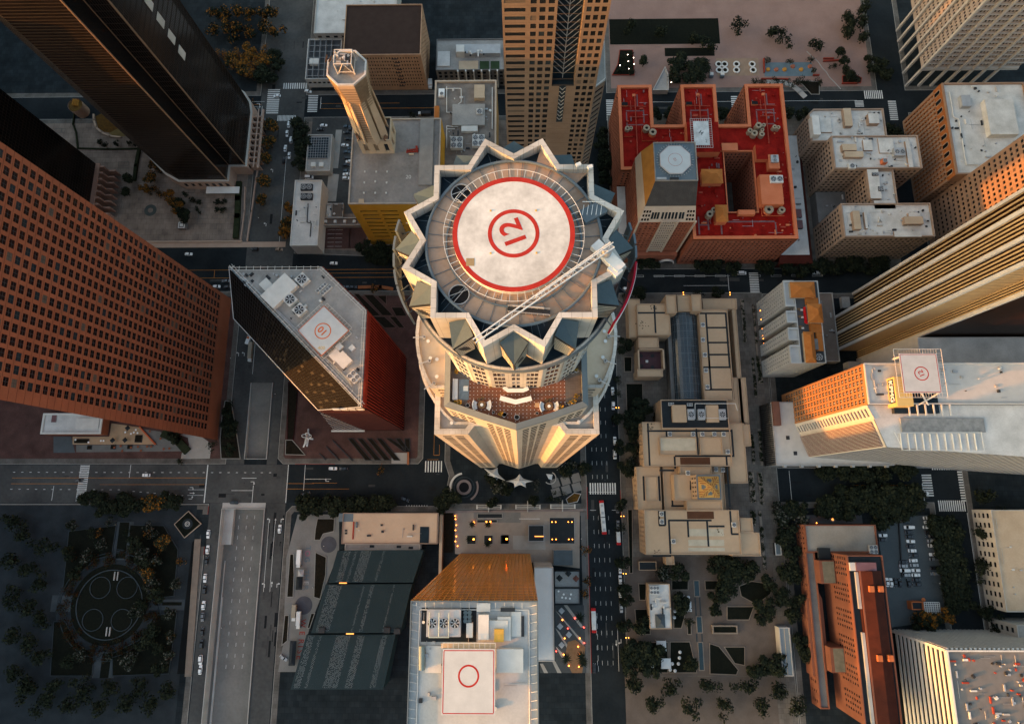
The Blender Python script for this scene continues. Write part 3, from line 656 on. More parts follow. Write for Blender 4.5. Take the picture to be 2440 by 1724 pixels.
# window-cleaning crane and its cradle on the crown deck
cb=at(B3(1000,470),306);ce=at(B2(1905,1350),307.5)
cr=thing('maintenance_crane','white lattice boom crane lying across the crown beside the round helipad','crane',(*cb,302.6))
mb=MB();u=Vector((ce[0]-cb[0],ce[1]-cb[1],0));Lb=u.length;u.normalize();nn=Vector((-u[1],u[0],0));O=Vector((*cb,307))
P=lambda q,s,z:tuple(O+u*q+nn*s+Vector((0,0,z)))
mb.tube(P(-1,.55,0),P(Lb,.35,.6),.14);mb.tube(P(-1,-.55,0),P(Lb,-.35,.6),.14);mb.tube(P(-1,0,1.0),P(Lb*.55,0,1.2),.11)
k=0;q=-1.0
while q<Lb-1:
    s=1 if k%2 else-1;mb.tube(P(q,s*.5,.1),P(q+1.3,-s*.5,.15),.06,4)
    if q<Lb*.55:mb.tube(P(q,.5,.1),P(q+.7,0,1.1),.06,4);mb.tube(P(q,-.5,.1),P(q+.7,0,1.1),.06,4)
    q+=1.3;k+=1
mb.build('boom',METW,cr)
mb=MB();mb.cbox(cb[0]+.4,cb[1]-.3,302.8,2.0,6.6,1.6,.75);mb.cbox(cb[0]+1.6,cb[1]-2.8,303,1.8,2.2,1.2,.75);mb.build('carriage',METW,cr)
mb=MB();mb.cyl(cb[0],cb[1],304.2,306.8,.9,16);mb.build('slew_mast',METAL,cr)
x,y=at(B3(860,110),303);mb=MB();mb.cbox(x,y,302.7,4.6,2.6,1.0,.5);mb.build('counterweight_platform',BLUEG,cr);mb=MB();[mb.tube((x+i*.8,y+1.2,303.7),(x+i*.8-.5,y-1.4,305.2),.07,4)for i in(-2,-1,0,1,2)];mb.tube((x-2,y+1.2,305),(x+2,y+1.2,305),.07);mb.build('stay',METW,cr)
x,y=at(B3(245,1050),303.5);s=thing('access_cradle','long grey window cleaning cradle resting on the deck below the boom','cradle',(x,y,302.6))
mb=MB();mb.cbox(x,y,302.75,7.4,1.1,.15,-.09);mb.build('floor',METD,s);mb=MB()
for zz in(303.3,303.8):[mb.cbox(x,y+j*.55,zz,7.4,.07,.07,-.09)for j in(-1,1)]
for i in range(8):[mb.cbox(x-3.6+i*1.02,y+j*.55+.33-i*.094,302.8,.08,.08,1.05,-.09)for j in(-1,1)]
mb.build('guard_rail',METAL,s);mb=MB();mb.tube((x-2.9,y+.75,304),(x+2.6,y+.3,304),.18,8);mb.build('cable_drum',METAL,s)
for p,l in((A3(705,1215),'left'),(A3(815,1240),'right')):
    x,y=at(p,303);s=thing('floodlight','grey floodlight at the upper right corner of the star crown, the %s one'%l,'floodlight',(x,y,302.5));mb=MB();mb.tube((x,y,302.5),(x,y,304.6),.1);mb.build('post',METAL,s);mb=MB();mb.cbox(x+.2,y+.5,304.4,.9,.6,.6,.4);mb.build('lamp_head',METW,s)
# fabric canopies at the foot of the tower
SAIL=mat('canopy_fabric',(.50,.50,.49),.9,.06)
def sail(pts,label,peak,zs=7.0):
    q=[at(p,zs)for p in pts];c=(sum(p[0]for p in q)/len(q),sum(p[1]for p in q)/len(q));s=thing('fabric_canopy',label,'canopy',(*c,.14),'fabric canopies at the tower foot');mb=MB();pk=at(peak,zs+2.5);n=len(q);N=8
    for i in range(n):
        a,d=q[i],q[(i+1)%n];prev=None
        for j in range(N+1):
            t=j/N;m=(a[0]+(d[0]-a[0])*t,a[1]+(d[1]-a[1])*t);k=1-.95*t*(1-t)*1.5;e=(pk[0]+(m[0]-pk[0])*k,pk[1]+(m[1]-pk[1])*k,zs+.4*(1-k))
            if prev:mb.poly([(*pk,zs+2.2),prev,e])
            prev=e
    mb.build('canopy',SAIL,s);mb=MB();[mb.tube((p[0],p[1],.1),(p[0],p[1],zs),.09)for p in q];mb.build('mast',METW,s)
sail([C3(20,1200),C3(155,1130),C3(285,1200),C3(215,1258),C3(105,1260)],'white five pointed fabric canopy at the middle of the tower foot',C3(152,1195))
sail([C2(2000,1075),C2(2130,1070),C2(2215,1200),C2(2125,1190),C2(2020,1140)],'white fabric canopy left of the middle one at the tower foot',C2(2085,1125))
sail([C3(600,1020),C3(570,1050),C3(520,1090)],'narrow white fabric canopy at the right corner of the tower foot',C3(560,1055))
# ---------------------------------------------------------------- buildings on the left and along the top
def aty(p,Y):
    a,b=(p[0]-CX)/F,(CY-p[1])/F;r=a*RV+b*UV-BV;t=Y/r[1];return(r[0]*t,H+r[2]*t)
def atx(p,X):
    a,b=(p[0]-CX)/F,(CY-p[1])/F;r=a*RV+b*UV-BV;t=X/r[0];return(r[1]*t,H+r[2]*t)
def blk(name,label,cat,poly,z,wm,rm,specs=None,z0=0.0,par=(.9,.5),pm=None,gl=None,cap=100,fin=True):
    if not hasattr(poly[0],'__len__'):poly=rpoly(poly)
    cx,cy=sum(p[0]for p in poly)/len(poly),sum(p[1]for p in poly)/len(poly)
    b=Bld(name,label,cat,cx,cy,z0);w=MB()
    if isinstance(specs,dict)and any(k in 'SENW' for k in map(str,specs)):specs={'SENW'.index(k):v for k,v in specs.items()}
    b.walls(w,poly,z0,z,specs);b.add('wall',w,wm)
    if gl:b.wm=gl
    if fin:b.windows(cap=cap)
    b.roof(poly,z,rm)
    if par:b.parapet(poly,z,par[0],par[1],pm or wm)
    b.poly=poly;b.z=z
    return b
TERRA=mat('terracotta_granite',(.215,.070,.037),.7,rgb2=(.27,.092,.05),scale=.1)
GLR=mat('red_sky_window_glass',(.006,.005,.005),.2,.6,scale=.05,rgb2=(.022,.008,.007),spec=.2)  # reddish pane tint carries the reflection of a red sky
# brown office tower with the window grid
b=blk('office_tower','huge terracotta office tower with a grid of dark windows at the left edge','skyscraper',[(-198.3,36),(-198.3,132.4),(-300,132.4),(-300,60.5)],223,TERRA,ROOFG,{0:dict(n=17,f=50,w=.66,h=.66,d=.2,m=4.6,m2=1.6,z0=15,z1=221,mull=(2,2,.10)),3:dict(n=17,f=50,w=.6,h=.6,d=.5,z0=15,z1=221)},gl=[GLR,METD])
mb=MB();hribs(mb,(-198.3,36),(-198.3,132.4),[15+i*4.12-.1 for i in range(51)],.16,.05);b.add('ledge',mb,mat('terracotta_joint',(.115,.034,.019),.7))
for t,f in((6,3),(3,6)):
    q0=36+4.6+90.2*(17-t)/17;mb=MB();zz=15+4.12*f+.9;mb.quad((-198.6,q0+1.1,zz),(-198.6,q0+4.2,zz),(-198.6,q0+4.2,zz+2.3),(-198.6,q0+1.1,zz+2.3));b.add('window_blind',mb,WHITE)
# dark curved tower top left
TG=mat('black_tower_glass',(.006,.006,.006),.16,rgb2=(.014,.011,.010),scale=.05,spec=.4)
BRZ=mat('bronze_mullion',(.026,.018,.014),.6,.2);BRZL=mat('pale_bronze_edge',(.20,.125,.08),.5,.1)
b=Bld('office_tower','black glass tower with curved corners and fine bronze bands at the top left','skyscraper',-215,245)
pl=[(-237.9,216),(-204.2,216),(-204.2,227.3),(-192.6,227.3),(-192.4,268.5),(-194.0,276),(-199,284),(-208,290),(-290,290),(-290,268),(-272,246),(-256,230),(-247.5,221.5)]
w=MB();b.walls(w,pl,11,225);b.add('glass_wall',w,TG);b.roof(pl,225,ROOFG)
mb=MB()
for i in(9,10,11,12,0):hribs(mb,pl[i],pl[(i+1)%13],[12.5+k*2.0 for k in range(106)],.42,.14)
hribs(mb,pl[2],pl[3],[13+k*4.0 for k in range(53)],.35,.12)
for i in(3,4,5,6):hribs(mb,pl[i],pl[i+1],[13+k*4.0 for k in range(53)],.35,.12)
b.add('floor_band',mb,BRZ)
mb=MB();fins(mb,pl[3],pl[4],11,225,30,.14,.16);fins(mb,pl[4],pl[5],11,225,6,.14,.16);fins(mb,pl[5],pl[6],11,225,7,.14,.16);fins(mb,pl[2],pl[3],11,225,9,.16,.14);b.add('mullion',mb,BRZ)
mb=MB()
for p in(pl[1],pl[2],pl[3]):mb.box(p[0]-.35,p[1]-.35,11,p[0]+.3,p[1]+.3,225)
b.add('corner_trim',mb,BRZL)
mb=MB();mb.box(-192.36,236,190,-192.2,238.5,206)
for i in range(5):mb.box(-192.3,244.5+i*1.2,96+i*11,-192.1,249.5+i*1.2,103+i*11)
b.add('mechanical_louvre',mb,CONC)
po=inset(pl,-1.4);po2=inset(pl,-5.5);w=MB();b.walls(w,po,0,11,{0:dict(n=7,f=1,w=.55,h=.6,d=.6,z0=2,z1=10),3:dict(n=9,f=1,w=.45,h=.6,d=.6,z0=2,z1=10),12:dict(n=2,f=1,w=.5,h=.6,d=.6,z0=2,z1=10)})
PINK=mat('pink_podium_stone',(.36,.25,.195),.75,.12);b.add('podium',w,PINK);b.windows([GLASSD,METW],'podium_window')
mb=MB()
for i in range(13):
    a,c,d,e=po[i],po[(i+1)%13],pl[(i+1)%13],pl[i];mb.quad((*a,11),(*c,11),(*d,11.3),(*e,11.3))
b.add('podium_roof',mb,CONC)
mb=MB();mb.box(-222,209.5,3.4,-198.5,214.5,3.9);b.add('entrance_canopy',mb,METW)
mb=MB()
for i in range(9):
    t=229+i*4.6;mb.box(-191,t,0,-184.5,t+.8,9.6)
mb.box(-185,226,8.6,-183.6,272,9.6);mb.box(-187.6,226,9.6,-186.8,272,10);b.add('arcade',mb,PINK)
# dark wedge at the left edge with pink column base
b=blk('office_tower','black glass wedge tower with pink columns at its base, above the terracotta tower','skyscraper',[(-340,190),(-297.2,190),(-297.2,228),(-340,228)],170,TG,ROOFG,z0=13)
mb=MB();hribs(mb,(-297.2,190),(-297.2,228),[14+k*2.4 for k in range(64)],.2,.1);fins(mb,(-297.2,190),(-297.2,228),13,170,20,.12,.12);b.add('mullion',mb,BRZ)
mb=MB();mb.box(-340,189.5,0,-297.6,228.4,13)
for i in range(8):
    y=192.5+i*4.7;mb.box(-297.6,y,0,-291.5,y+1.1,12.6);mb.box(-291.4,y+.1,0,-287,y+1,7)
mb.box(-297.5,190,12,-294.2,228.2,13);b.add('podium',mb,mat('podium_granite',(.40,.24,.18),.75,.12))
# things on that plaza
p=at(A1(320,640));b=Bld('pavilion','tan drum shaped pavilion with a slanted planted roof on the upper left plaza','pavilion',*p);mb=MB();mb.cyl(*p,0,9,4.9,28,5.3,False);b.add('drum_wall',mb,mat('tan_drum',(.34,.22,.16),.8));b.add('roof_garden',MB().cyl(*p,8.2,8.3,5,28),mat('planted_roof',(.10,.055,.015),.9,.4,scale=1));mb=MB();[mb.cbox(p[0]-1+i,p[1]+1.6,8.3,.25,5,2.2-i*.3)for i in range(4)];b.add('skylight_frame',mb,mat('ochre_frame',(.42,.2,.04),.7))
def wallthing(name,label,cat,pts,h,t,m,z0=.14):
    q=[at(p,z0)for p in pts];mb=MB()
    for a,c in zip(q,q[1:]):
        u,w,l=frame(a,c);mb.obox(a,u,w,-t/2,l+t/2,z0,z0+h,-t/2,t/2)
    return tag(mb.build(name,m),label,cat)
wallthing('curved_wall','curved tan retaining wall around the planted bed beside the drum pavilion','wall',[A1(425,670),A1(425,720),A1(450,790),A1(500,840),A1(580,875),A1(680,885)],1.2,1.1,mat('tan_stone',(.40,.29,.215),.8))
wallthing('hedge','dark clipped hedge line bordering the curved plaza on the left','hedge',[A1(235,660),A1(225,760),A1(255,840),A1(270,990),A1(560,1000),A1(840,995)],1.1,.9,mat('hedge_leaves',(.022,.028,.014),.9,.4,scale=1.5,bump=.6))
wallthing('hedge','tall dark hedge running down the plaza right of the stepped terrace','hedge',[A1(865,1000),A1(835,1160),A1(820,1290)],1.6,2.2,mat('hedge_leaves',(.02,.02,.02)))
wallthing('hedge','long dark hedge beside the ramp road left of the sloping street','hedge',[A1(1830,1340),A1(1820,1480),B1(1815,150),B1(1800,340)],2.2,3.6,mat('hedge_leaves',(.02,.02,.02)))
wallthing('wall','low pink wall between the hedge and the ramp road on the upper left','wall',[A1(1885,1370),A1(1880,1600),B1(1845,370)],1.3,.8,mat('pink_podium_stone',(.3,.2,.15)))
wallthing('wall','second pink wall along the pavement of the sloping street on the upper left','wall',[A1(2050,960),A1(1990,1300),A1(1950,1600),B1(1905,380)],1.2,.9,mat('pink_podium_stone',(.3,.2,.15)))
wallthing('wall','long pale parapet wall along the avenue below the upper left plaza','wall',[B1(930,392),B1(1850,388)],1.0,1.0,mat('tan_stone',(.4,.3,.2)))
sheet(rc(B1(930,395),B1(2271,440),.15),mat('warm_pavement',(.36,.25,.185),.85,rgb2=(.42,.30,.225),scale=.2),.15)
sheet([at(p,.15)for p in(A1(430,680),A1(460,790),A1(520,830),A1(760,865),A1(700,800),A1(520,640))],mat('autumn_bed',(.045,.03,.012),1,.5,scale=.6,rgb2=(.13,.06,.012)),.155)
sheet([at(p,.15)for p in(A1(560,845),A1(680,780),A1(760,865),A1(640,880))],mat('dry_lawn',(.14,.10,.04),1,.2,scale=.5),.16)
c=at(B1(967,85),.15);tag(MB().ring(*c,.15,.18,1.9,4.4,40).build('circular_paving',mat('slate_paving',(.06,.07,.065),.9)),kind='structure')
FR=mat('paving_joint',(.10,.095,.088),.9);mb=MB()
def framerect(r,t=.28):
    x0,y0,x1,y1=r
    for q in((x0,y0,x1,y0+t),(x0,y1-t,x1,y1),(x0,y0+t,x0+t,y1-t),(x1-t,y0+t,x1,y1-t)):mb.quad((q[0],q[1],.16),(q[2],q[1],.16),(q[2],q[3],.16),(q[0],q[3],.16))
for a,c in((A1(660,1115),A1(755,1155)),(A1(655,1180),A1(755,1240)),(A1(620,1440),A1(690,1490)),(A1(610,1505),A1(690,1560)),(A1(65,705),A1(125,745)),(A1(135,705),A1(160,745)),(A1(170,705),A1(195,745)),(A1(45,795),A1(105,835)),(A1(115,795),A1(140,835)),(A1(1335,1380),A1(1390,1420)),(A1(1335,1560),A1(1390,1600)),(B1(1430,130),B1(1520,165)),(B1(1330,130),B1(1380,165)),(B1(1570,130),B1(1670,165)),(B1(1715,130),B1(1770,165)),(B1(570,15),B1(670,50)),(B1(560,75),B1(660,110)),(B1(550,130),B1(660,165))):framerect(rc(a,c,.15))
for i in range(34):r=at(B1(1390+i%17*22,215+i//17*90),.15);mb.quad((r[0],r[1]-4,.158),(r[0]+.1,r[1]-4,.158),(r[0]+.1,r[1],.158),(r[0],r[1],.158))
tag(mb.build('paving_pattern',FR),kind='structure')
p=at(B1(1290,245),.15);b=Bld('kiosk','small dark kiosk with a white rim on the upper left plaza','kiosk',*p);b.add('wall',MB().cbox(*p,.1,5.4,4.8,3),CONCD);b.add('roof_rim',MB().ring(*p,3.1,3.4,2.6,3.1,4,PI/4,PI/4+2*PI),WHITE);b.add('skylight',MB().cbox(*p,3.1,2,1.8,.5),METW)
# low garage by the crossing
GAR=mat('garage_deck',(.07,.07,.07),.9,.3,scale=.2)
r=rc(A2(305,-60),A2(606,322),9);b=blk('parking_garage','low parking garage with a dark framed roof deck at the upper crossing','garage',r,9,OFFW,GAR,{'S':dict(n=7,f=1,w=.72,h=.55,d=.9,z0=2.4,z1=7.6)})
mb=MB();[mb.box(r[0]+1.2+i*4.2,r[1]+1,9,r[0]+1.4+i*4.2,r[3]-1,11.4)for i in range(5)];[mb.box(r[0]+1,r[1]+1.5+i*5,11.2,r[2]-1,r[1]+1.7+i*5,11.4)for i in range(6)];b.add('roof_frame',mb,METAL);b.hut(rc(A2(325,140),A2(410,195),9),9,2.4,OFFW)
# brown apartment block
APT=mat('lit_brick',(.34,.20,.125),.85,rgb2=(.46,.28,.17),scale=.2)  # brick colour brightened to carry the light on this face
x0,x1=at(A2(640,90),37)[0],at(A2(1388,90),37)[0];y0=at(A2(1000,92),37)[1]
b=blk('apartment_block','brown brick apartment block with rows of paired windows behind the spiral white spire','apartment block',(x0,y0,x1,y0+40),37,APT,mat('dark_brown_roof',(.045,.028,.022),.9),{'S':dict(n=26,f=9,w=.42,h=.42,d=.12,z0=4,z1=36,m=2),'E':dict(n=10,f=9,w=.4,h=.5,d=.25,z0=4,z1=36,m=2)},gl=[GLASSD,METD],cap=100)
mb=MB();[mb.box((x0+x1)/2+6+(i%2)*1.2,y0-.7,5+i*3.6,(x0+x1)/2+10+(i%2)*1.2,y0-.02,5.15+i*3.6)for i in range(9)];b.add('fire_escape',mb,METD)
# modern low block with terraces
r=rc(A2(1545,-60),A2(2200,235),17);b=blk('apartment_block','modern low apartment block with roof terraces and piers behind the roof fans','apartment block',r,17,CONCD,ROOFG,{'S':dict(n=12,f=4,w=.55,h=.7,d=.3,z0=1,z1=16.5)})
mb=MB();u0=(r[0],r[1])
for i in range(7):mb.box(r[0]+(r[2]-r[0])*(.31+i*.115),r[1]-1.6,0,r[0]+(r[2]-r[0])*(.31+i*.115)+.9,r[1]-.03,18.2)
b.add('pier',mb,OFFW)
for a,c,h,m in((A2(1735,20),A2(2160,105),4,METAL),(A2(1740,45),A2(1815,110),6,OFFW),(A2(1555,60),A2(1670,200),1,ROOFW),(A2(1760,150),A2(1945,228),.7,ROOFT),(A2(1960,150),A2(2050,225),.5,mat('roof_turf',(.03,.05,.025),.95)),(A2(2065,150),A2(2150,225),.5,mat('roof_turf',(.03,.05,.02)))):b.hut(rc(a,c,17),17,h,m)
b.clutter(rc(A2(1820,50),A2(2020,95),21),21,12,5)
r=rc(A2(1458,310),A2(1496,365),4);s=thing('delivery_truck','small white box truck parked in the alley beside the modern apartment block','truck',((r[0]+r[2])/2,(r[1]+r[3])/2,.14));MB().box(r[0],r[1],1,r[2],r[3],3.6).build('cargo_box',WHITE,s);MB().box(r[0]+.2,r[1]-2,.6,r[2]-.2,r[1]-.02,2.4).build('cab',METW,s);mb=MB();[mb.box(r[0]+i*(r[2]-r[0]-.3),r[1]-1.3+j*4,.14,r[0]+.3+i*(r[2]-r[0]-.3),r[1]-.5+j*4,1)for i in(0,1)for j in(0,1)];mb.build('wheel',BLACK,s)
# roof with big fans left of the crown
OCH=mat('ochre_wall',(.42,.23,.09),.8,.15,scale=.4)
z=40;r=rc(A2(1530,345),A2(2118,1180),z);b=blk('office_block','old flat roofed block crowded with machines and eight round roof fans behind the crown','office block',r,z,OCH,mat('stained_roof',(.13,.11,.095),.95,rgb2=(.26,.22,.185),scale=.2),{'S':dict(n=9,f=9,w=.5,h=.6,d=.25),'E':dict(n=9,f=9,w=.5,h=.6,d=.25)},par=(1.6,1.1),pm=mat('beige_parapet',(.42,.33,.25),.85))
for a in(A2(1735,925),A2(1945,905)):p=at(a,z+4);b.ac(*p,z+.6,7.8,8.2,3,2,2,OFFW)
b.hut(rc(A2(1700,580),A2(2010,780),z),z,2.2,ROOFG);b.hut(rc(A2(1910,405),A2(2008,530),z),z,3.4,ROOFT);b.hut(rc(A2(1565,425),A2(1620,500),z),z,1.6,WHITE);p=at(A2(1958,640),z+2);b.ac(*p,z+2.2,3.8,3.8,1,1,1,OFFW);p=at(A2(1592,460),z+2);b.ac(*p,z+1.6,2.6,2.6,.6,1,1,WHITE)
b.hut(rc(A2(1785,790),A2(1940,840),z),z,2.4,OFFW);b.hut((r[0]+.3,rc(A2(1530,600),A2(1600,1050),z)[1],r[0]+3.4,rc(A2(1530,600),A2(1600,1050),z)[3]),z,2.6,OCH,mat('rust_orange_roof',(.36,.12,.03),.8))
for q in([A2(1640,390),A2(1640,640),A2(1700,640)],[A2(1750,780),A2(1700,780),A2(1640,770),A2(1640,980)],[A2(1780,540),A2(1740,570),A2(1730,760)],[A2(1630,410),A2(1780,410),A2(1780,540)],[A2(1640,800),A2(1720,800)],[A2(2080,400),A2(2080,800)]):b.pipes([(*at(c,z+1),z+1)for c in q],.28,OFFW)
b.clutter((r[0]+6,r[1]+10,r[2]-4,r[3]-4),z,46,8)
# yellow sided block under the spire
z=60.7;YEL=mat('sun_yellow_wall',(.52,.25,.025),.85,rgb2=(.62,.32,.045),scale=.15)  # sun patch yellow spread into the whole wall colour
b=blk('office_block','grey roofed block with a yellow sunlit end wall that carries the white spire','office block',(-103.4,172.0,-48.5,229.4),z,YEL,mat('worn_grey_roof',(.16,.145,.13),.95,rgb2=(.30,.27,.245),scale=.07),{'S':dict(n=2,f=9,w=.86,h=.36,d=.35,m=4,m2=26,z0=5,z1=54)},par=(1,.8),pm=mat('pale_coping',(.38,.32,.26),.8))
b.hut(rc(A2(1390,715),A2(1500,1350),z),z,1.5,mat('pale_roof_strip',(.25,.225,.20),.9));b.hut(rc(A2(795,1485),A2(840,1525),z),z,1.2,ROOFT)
for p in(A2(850,1215),A2(960,1215),A2(1065,1215),A2(845,1320),A2(1060,1320),A2(950,1310),A2(840,1420),A2(950,1420),A2(1055,1420),A2(1465,895)):x,y=at(p,z);b.add('roof_hatch',MB().cbox(x,y,z,.9,1.1,.5),OFFW)
s=thing('crane_base','red steel crane frame lying on the grey roof below the spire','crane part',(*at(A2(1310,1015),z),z));x,y,_=s.location;mb=MB();mb.cbox(x,y+.7,z+.1,7.5,.5,.8,.2);mb.cbox(x,y-.7,z+.1,7.5,.5,.8,.1);[mb.cbox(x-3+i*1.5,y,z+.2,.35,2.6,.6,.15)for i in range(5)];mb.cbox(x+2.6,y+1.6,z+.1,1.2,3,1,.1);mb.build('steel_frame',mat('red_steel',(.30,.035,.02),.6),s);MB().cbox(x-.6,y-2.3,z+.1,3,1,.7).build('steel_beam',ROOFT,s)
text('painted_number','20',OFFW,*at(A2(1270,1265),z),z+.03,3.4,0,b.root,.01)
# white spire
CR=mat('cream_cladding',(.52,.40,.27),.6,rgb2=(.60,.47,.33),scale=.15);CRD=mat('cream_grille',(.27,.20,.13),.7,.2,scale=.5)
b=Bld('communication_tower','tall cream concrete communications tower with a flared octagonal head at the top','tower',-87.5,210,60.7)
bx=(-96.3,205.8,-76.5,221);w=MB();b.wall(w,(bx[0],bx[1]),(bx[2],bx[1]),60.7,75,dict(n=3,f=1,w=.4,h=.7,d=.8,z0=61.5,z1=73));b.wall(w,(bx[2],bx[1]),(bx[2],bx[3]),60.7,75,dict(n=2,f=1,w=.4,h=.7,d=.8,z0=61.5,z1=73));b.wall(w,(bx[2],bx[3]),(bx[0],bx[3]),60.7,75);b.wall(w,(bx[0],bx[3]),(bx[0],bx[1]),60.7,75)
b.add('base_wall',w,CR);b.windows([CRD,METD],'grille');b.roof(rpoly(bx),74,GAR);b.parapet(rpoly(bx),74.9,.8,.5,CR)
ax,ay=-87.2,211.5
def octo(z,r,sq):return[(ax+r*math.cos(math.radians(22.5+45*k)),ay+r*math.sin(math.radians(22.5+45*k)),z)for k in range(8)]
lev=[(74,7.4),(82,6.9),(92,6.7),(104,7.2),(116,8.4),(126,10.2),(131,10.8)]
mb=MB()
for(za,ra),(zb,rb)in zip(lev,lev[1:]):
    A,Bq=octo(za,ra,0),octo(zb,rb,0)
    for k in range(8):mb.m=k%2;mb.quad(A[k],A[(k+1)%8],Bq[(k+1)%8],Bq[k])
b.add('shaft',mb,[CRD,CR])
for j in range(24):
    za=76+j*2.25;rr=7.05+max(0,(za-96))*.115;mb=MB();A=octo(za,rr+.1,0)
    mb.add(A+[(p[0],p[1],p[2]+.55)for p in A],[(k,(k+1)%8,8+(k+1)%8,8+k)for k in range(8)]);b.add('balcony_band',mb,CRD)
mb=MB()
for k in range(4):  # four great fins that grow out of the shaft toward the foot
    a=math.radians(45+90*k);c,q=math.cos(a),math.sin(a);u=Vector((-q,c,0));o=Vector((ax,ay,0))
    for s in(-1,1):
        p=[o+Vector((c,q,0))*r_+u*(s*t_)+Vector((0,0,z_))for r_,t_,z_ in((7.6,4.0,114),(8.6,4.9,86),(9.0,4.6,76),(8.2,.6,76),(8.0,.6,90),(7.4,.8,114))]
        mb.poly(p);mb.poly([v-Vector((c,q,0))*.8 for v in reversed(p)])
        for i in range(6):mb.quad(p[i],p[i]-Vector((c,q,0))*.8,p[(i+1)%6]-Vector((c,q,0))*.8,p[(i+1)%6])
b.add('fin',mb,CR)
ring=octo(131,10.8,0);rin=octo(131,9.9,0);mb=MB()
for k in range(8):a,c,d,e=ring[k],ring[(k+1)%8],rin[(k+1)%8],rin[k];up=lambda v:(v[0],v[1],v[2]+1.2);mb.quad(a,c,up(c),up(a));mb.quad(up(a),up(c),up(d),up(e));mb.quad(d,e,up(e),up(d))
b.add('head_rim',mb,OFFW);b.add('head_deck',MB().poly(octo(130.9,10.5,0)),ROOFG)
mb=MB();mb.cbox(ax,ay+.8,131,8,7.4,5.5);b.add('lattice_core',mb,CONCD);mb=MB()
for i in(-1,1):
    for j in(-1,1):mb.tube((ax+i*4.3,ay+.8+j*4,131),(ax+i*4.3,ay+.8+j*4,139),.3)
for z_ in(133,139):[mb.tube((ax+i*4.3,ay+.8-i*4,z_),(ax-i*4.3,ay+.8-i*4,z_),.25)for i in(-1,1)];[mb.tube((ax+i*4.3,ay-3.2,z_),(ax+i*4.3,ay+4.8,z_),.25)for i in(-1,1)]
mb.tube((ax-4.3,ay-3.2,131),(ax,ay-3.2,139),.22);mb.tube((ax+4.3,ay-3.2,131),(ax,ay-3.2,139),.22);b.add('lattice_frame',mb,OFFW)
b.clutter((ax-3.5,ay-2,ax+3.5,ay+4),136.5,12,3)
def dish(b,x,y,z,r,az,m):
    mb=MB();o=Vector((x,y,z));f=Vector((math.cos(az),math.sin(az),.25)).normalized();u=f.orthogonal().normalized();w=f.cross(u)
    mb.add([tuple(o)]+[tuple(o+f*.5+r*(u*math.cos(2*PI*k/14)+w*math.sin(2*PI*k/14)))for k in range(14)],[(0,1+k,1+(k+1)%14)for k in range(14)]);b.add('dish_antenna',mb,m)
for i,(zz,aa)in enumerate(((132,150),(135.5,165),(131,190),(78,175),(79.5,200),(78,215),(77,20),(76.5,330))):dish(b,ax+9.2*math.cos(math.radians(aa)),ay+9.2*math.sin(math.radians(aa)),zz,2.1,math.radians(aa),mat('brown_dish',(.20,.115,.075),.7))
# small white block, parking sheds
b=blk('office_block','small white stepped block with black roof units next to the parking lot','office block',[(x,y)for x,y in rpoly(rc(A2(178,1300),A2(395,1930),14))],14,OFFW,ROOFW,{'S':None});r=rc(A2(178,1300),A2(395,1930),14)
for p in(A2(285,1360),A2(285,1450)):b.ac(*at(p,15.5),14,8,4.6,1.6,2,1,METD)
b.clutter((r[0]+2,r[1]+2,r[2]-2,r[3]-16),14,16,12);b.pipes([(*at(B2(300,20),14.4),14.4),(*at(B2(290,200),14.4),14.4),(*at(B2(330,210),14.4),14.4),(*at(B2(320,340),14.4),14.4)],.3,METD)
r=rc(A2(305,860),A2(515,1210),6);b=blk('shed','low flat shed with a framed glass roof and two white boxes in the parking lot','shed',r,6,CONC,ROOFG);mb=MB();xs=rc(A2(315,890),A2(490,1085),6);b.add('glass_roof',MB().box(*xs[:2],6.1,*xs[2:],6.8),SLATE);[mb.box(xs[0]+i*(xs[2]-xs[0])/8,xs[1],6.8,xs[0]+i*(xs[2]-xs[0])/8+.15,xs[3],6.95)for i in range(9)];[mb.box(xs[0],xs[1]+i*(xs[3]-xs[1])/8,6.8,xs[2],xs[1]+i*(xs[3]-xs[1])/8+.15,6.96)for i in range(9)];b.add('roof_frame',mb,METAL)
for p in(A2(352,1145),A2(430,1145)):b.add('roof_box',MB().cbox(*at(p,7),6,3.2,3.2,1.6),OFFW)
sheet(rc(A2(345,690),A2(735,1620),.15),ASPHL,.152);sheet([at(p)for p in(A2(570,810),A2(630,810),A2(590,1180),A2(535,1180))],PALE,.16);sheet([at(p)for p in(A2(500,1230),A2(600,1240),A2(570,1500),A2(470,1500))],PALE,.16)
r=rc(B2(440,160),B2(830,230),4);b=blk('low_annex','low brown annex with four white roof boxes left of the yellow wall','annex',(r[0],r[1],-103.8,r[3]),4,CONC,mat('brown_roof',(.13,.10,.08),.9))
for i in range(4):b.add('roof_box',MB().cbox(*at(B2(470+i*92,192),5),4,1.9,2.0,1.3),OFFW)
sheet(rc(B2(425,240),B2(700,455),.15),WALKR,.16);sheet(rc(B2(705,240),B2(860,455),.15),WALKR,.16)
for a,c,m,nm,lb in((B2(485,20),B2(520,150),OFFW,'container','white long container standing left of the brown skylight shed'),(B2(535,20),B2(635,150),mat('brown_roof',(.1,.1,.1)),'shed','brown slatted skylight shed left of the yellow wall')):
    r=rc(a,c,3);b=blk(nm,lb,nm,r,3,CONC,m,par=(.3,.2),pm=OFFW);b.clutter(r,3,4,2)
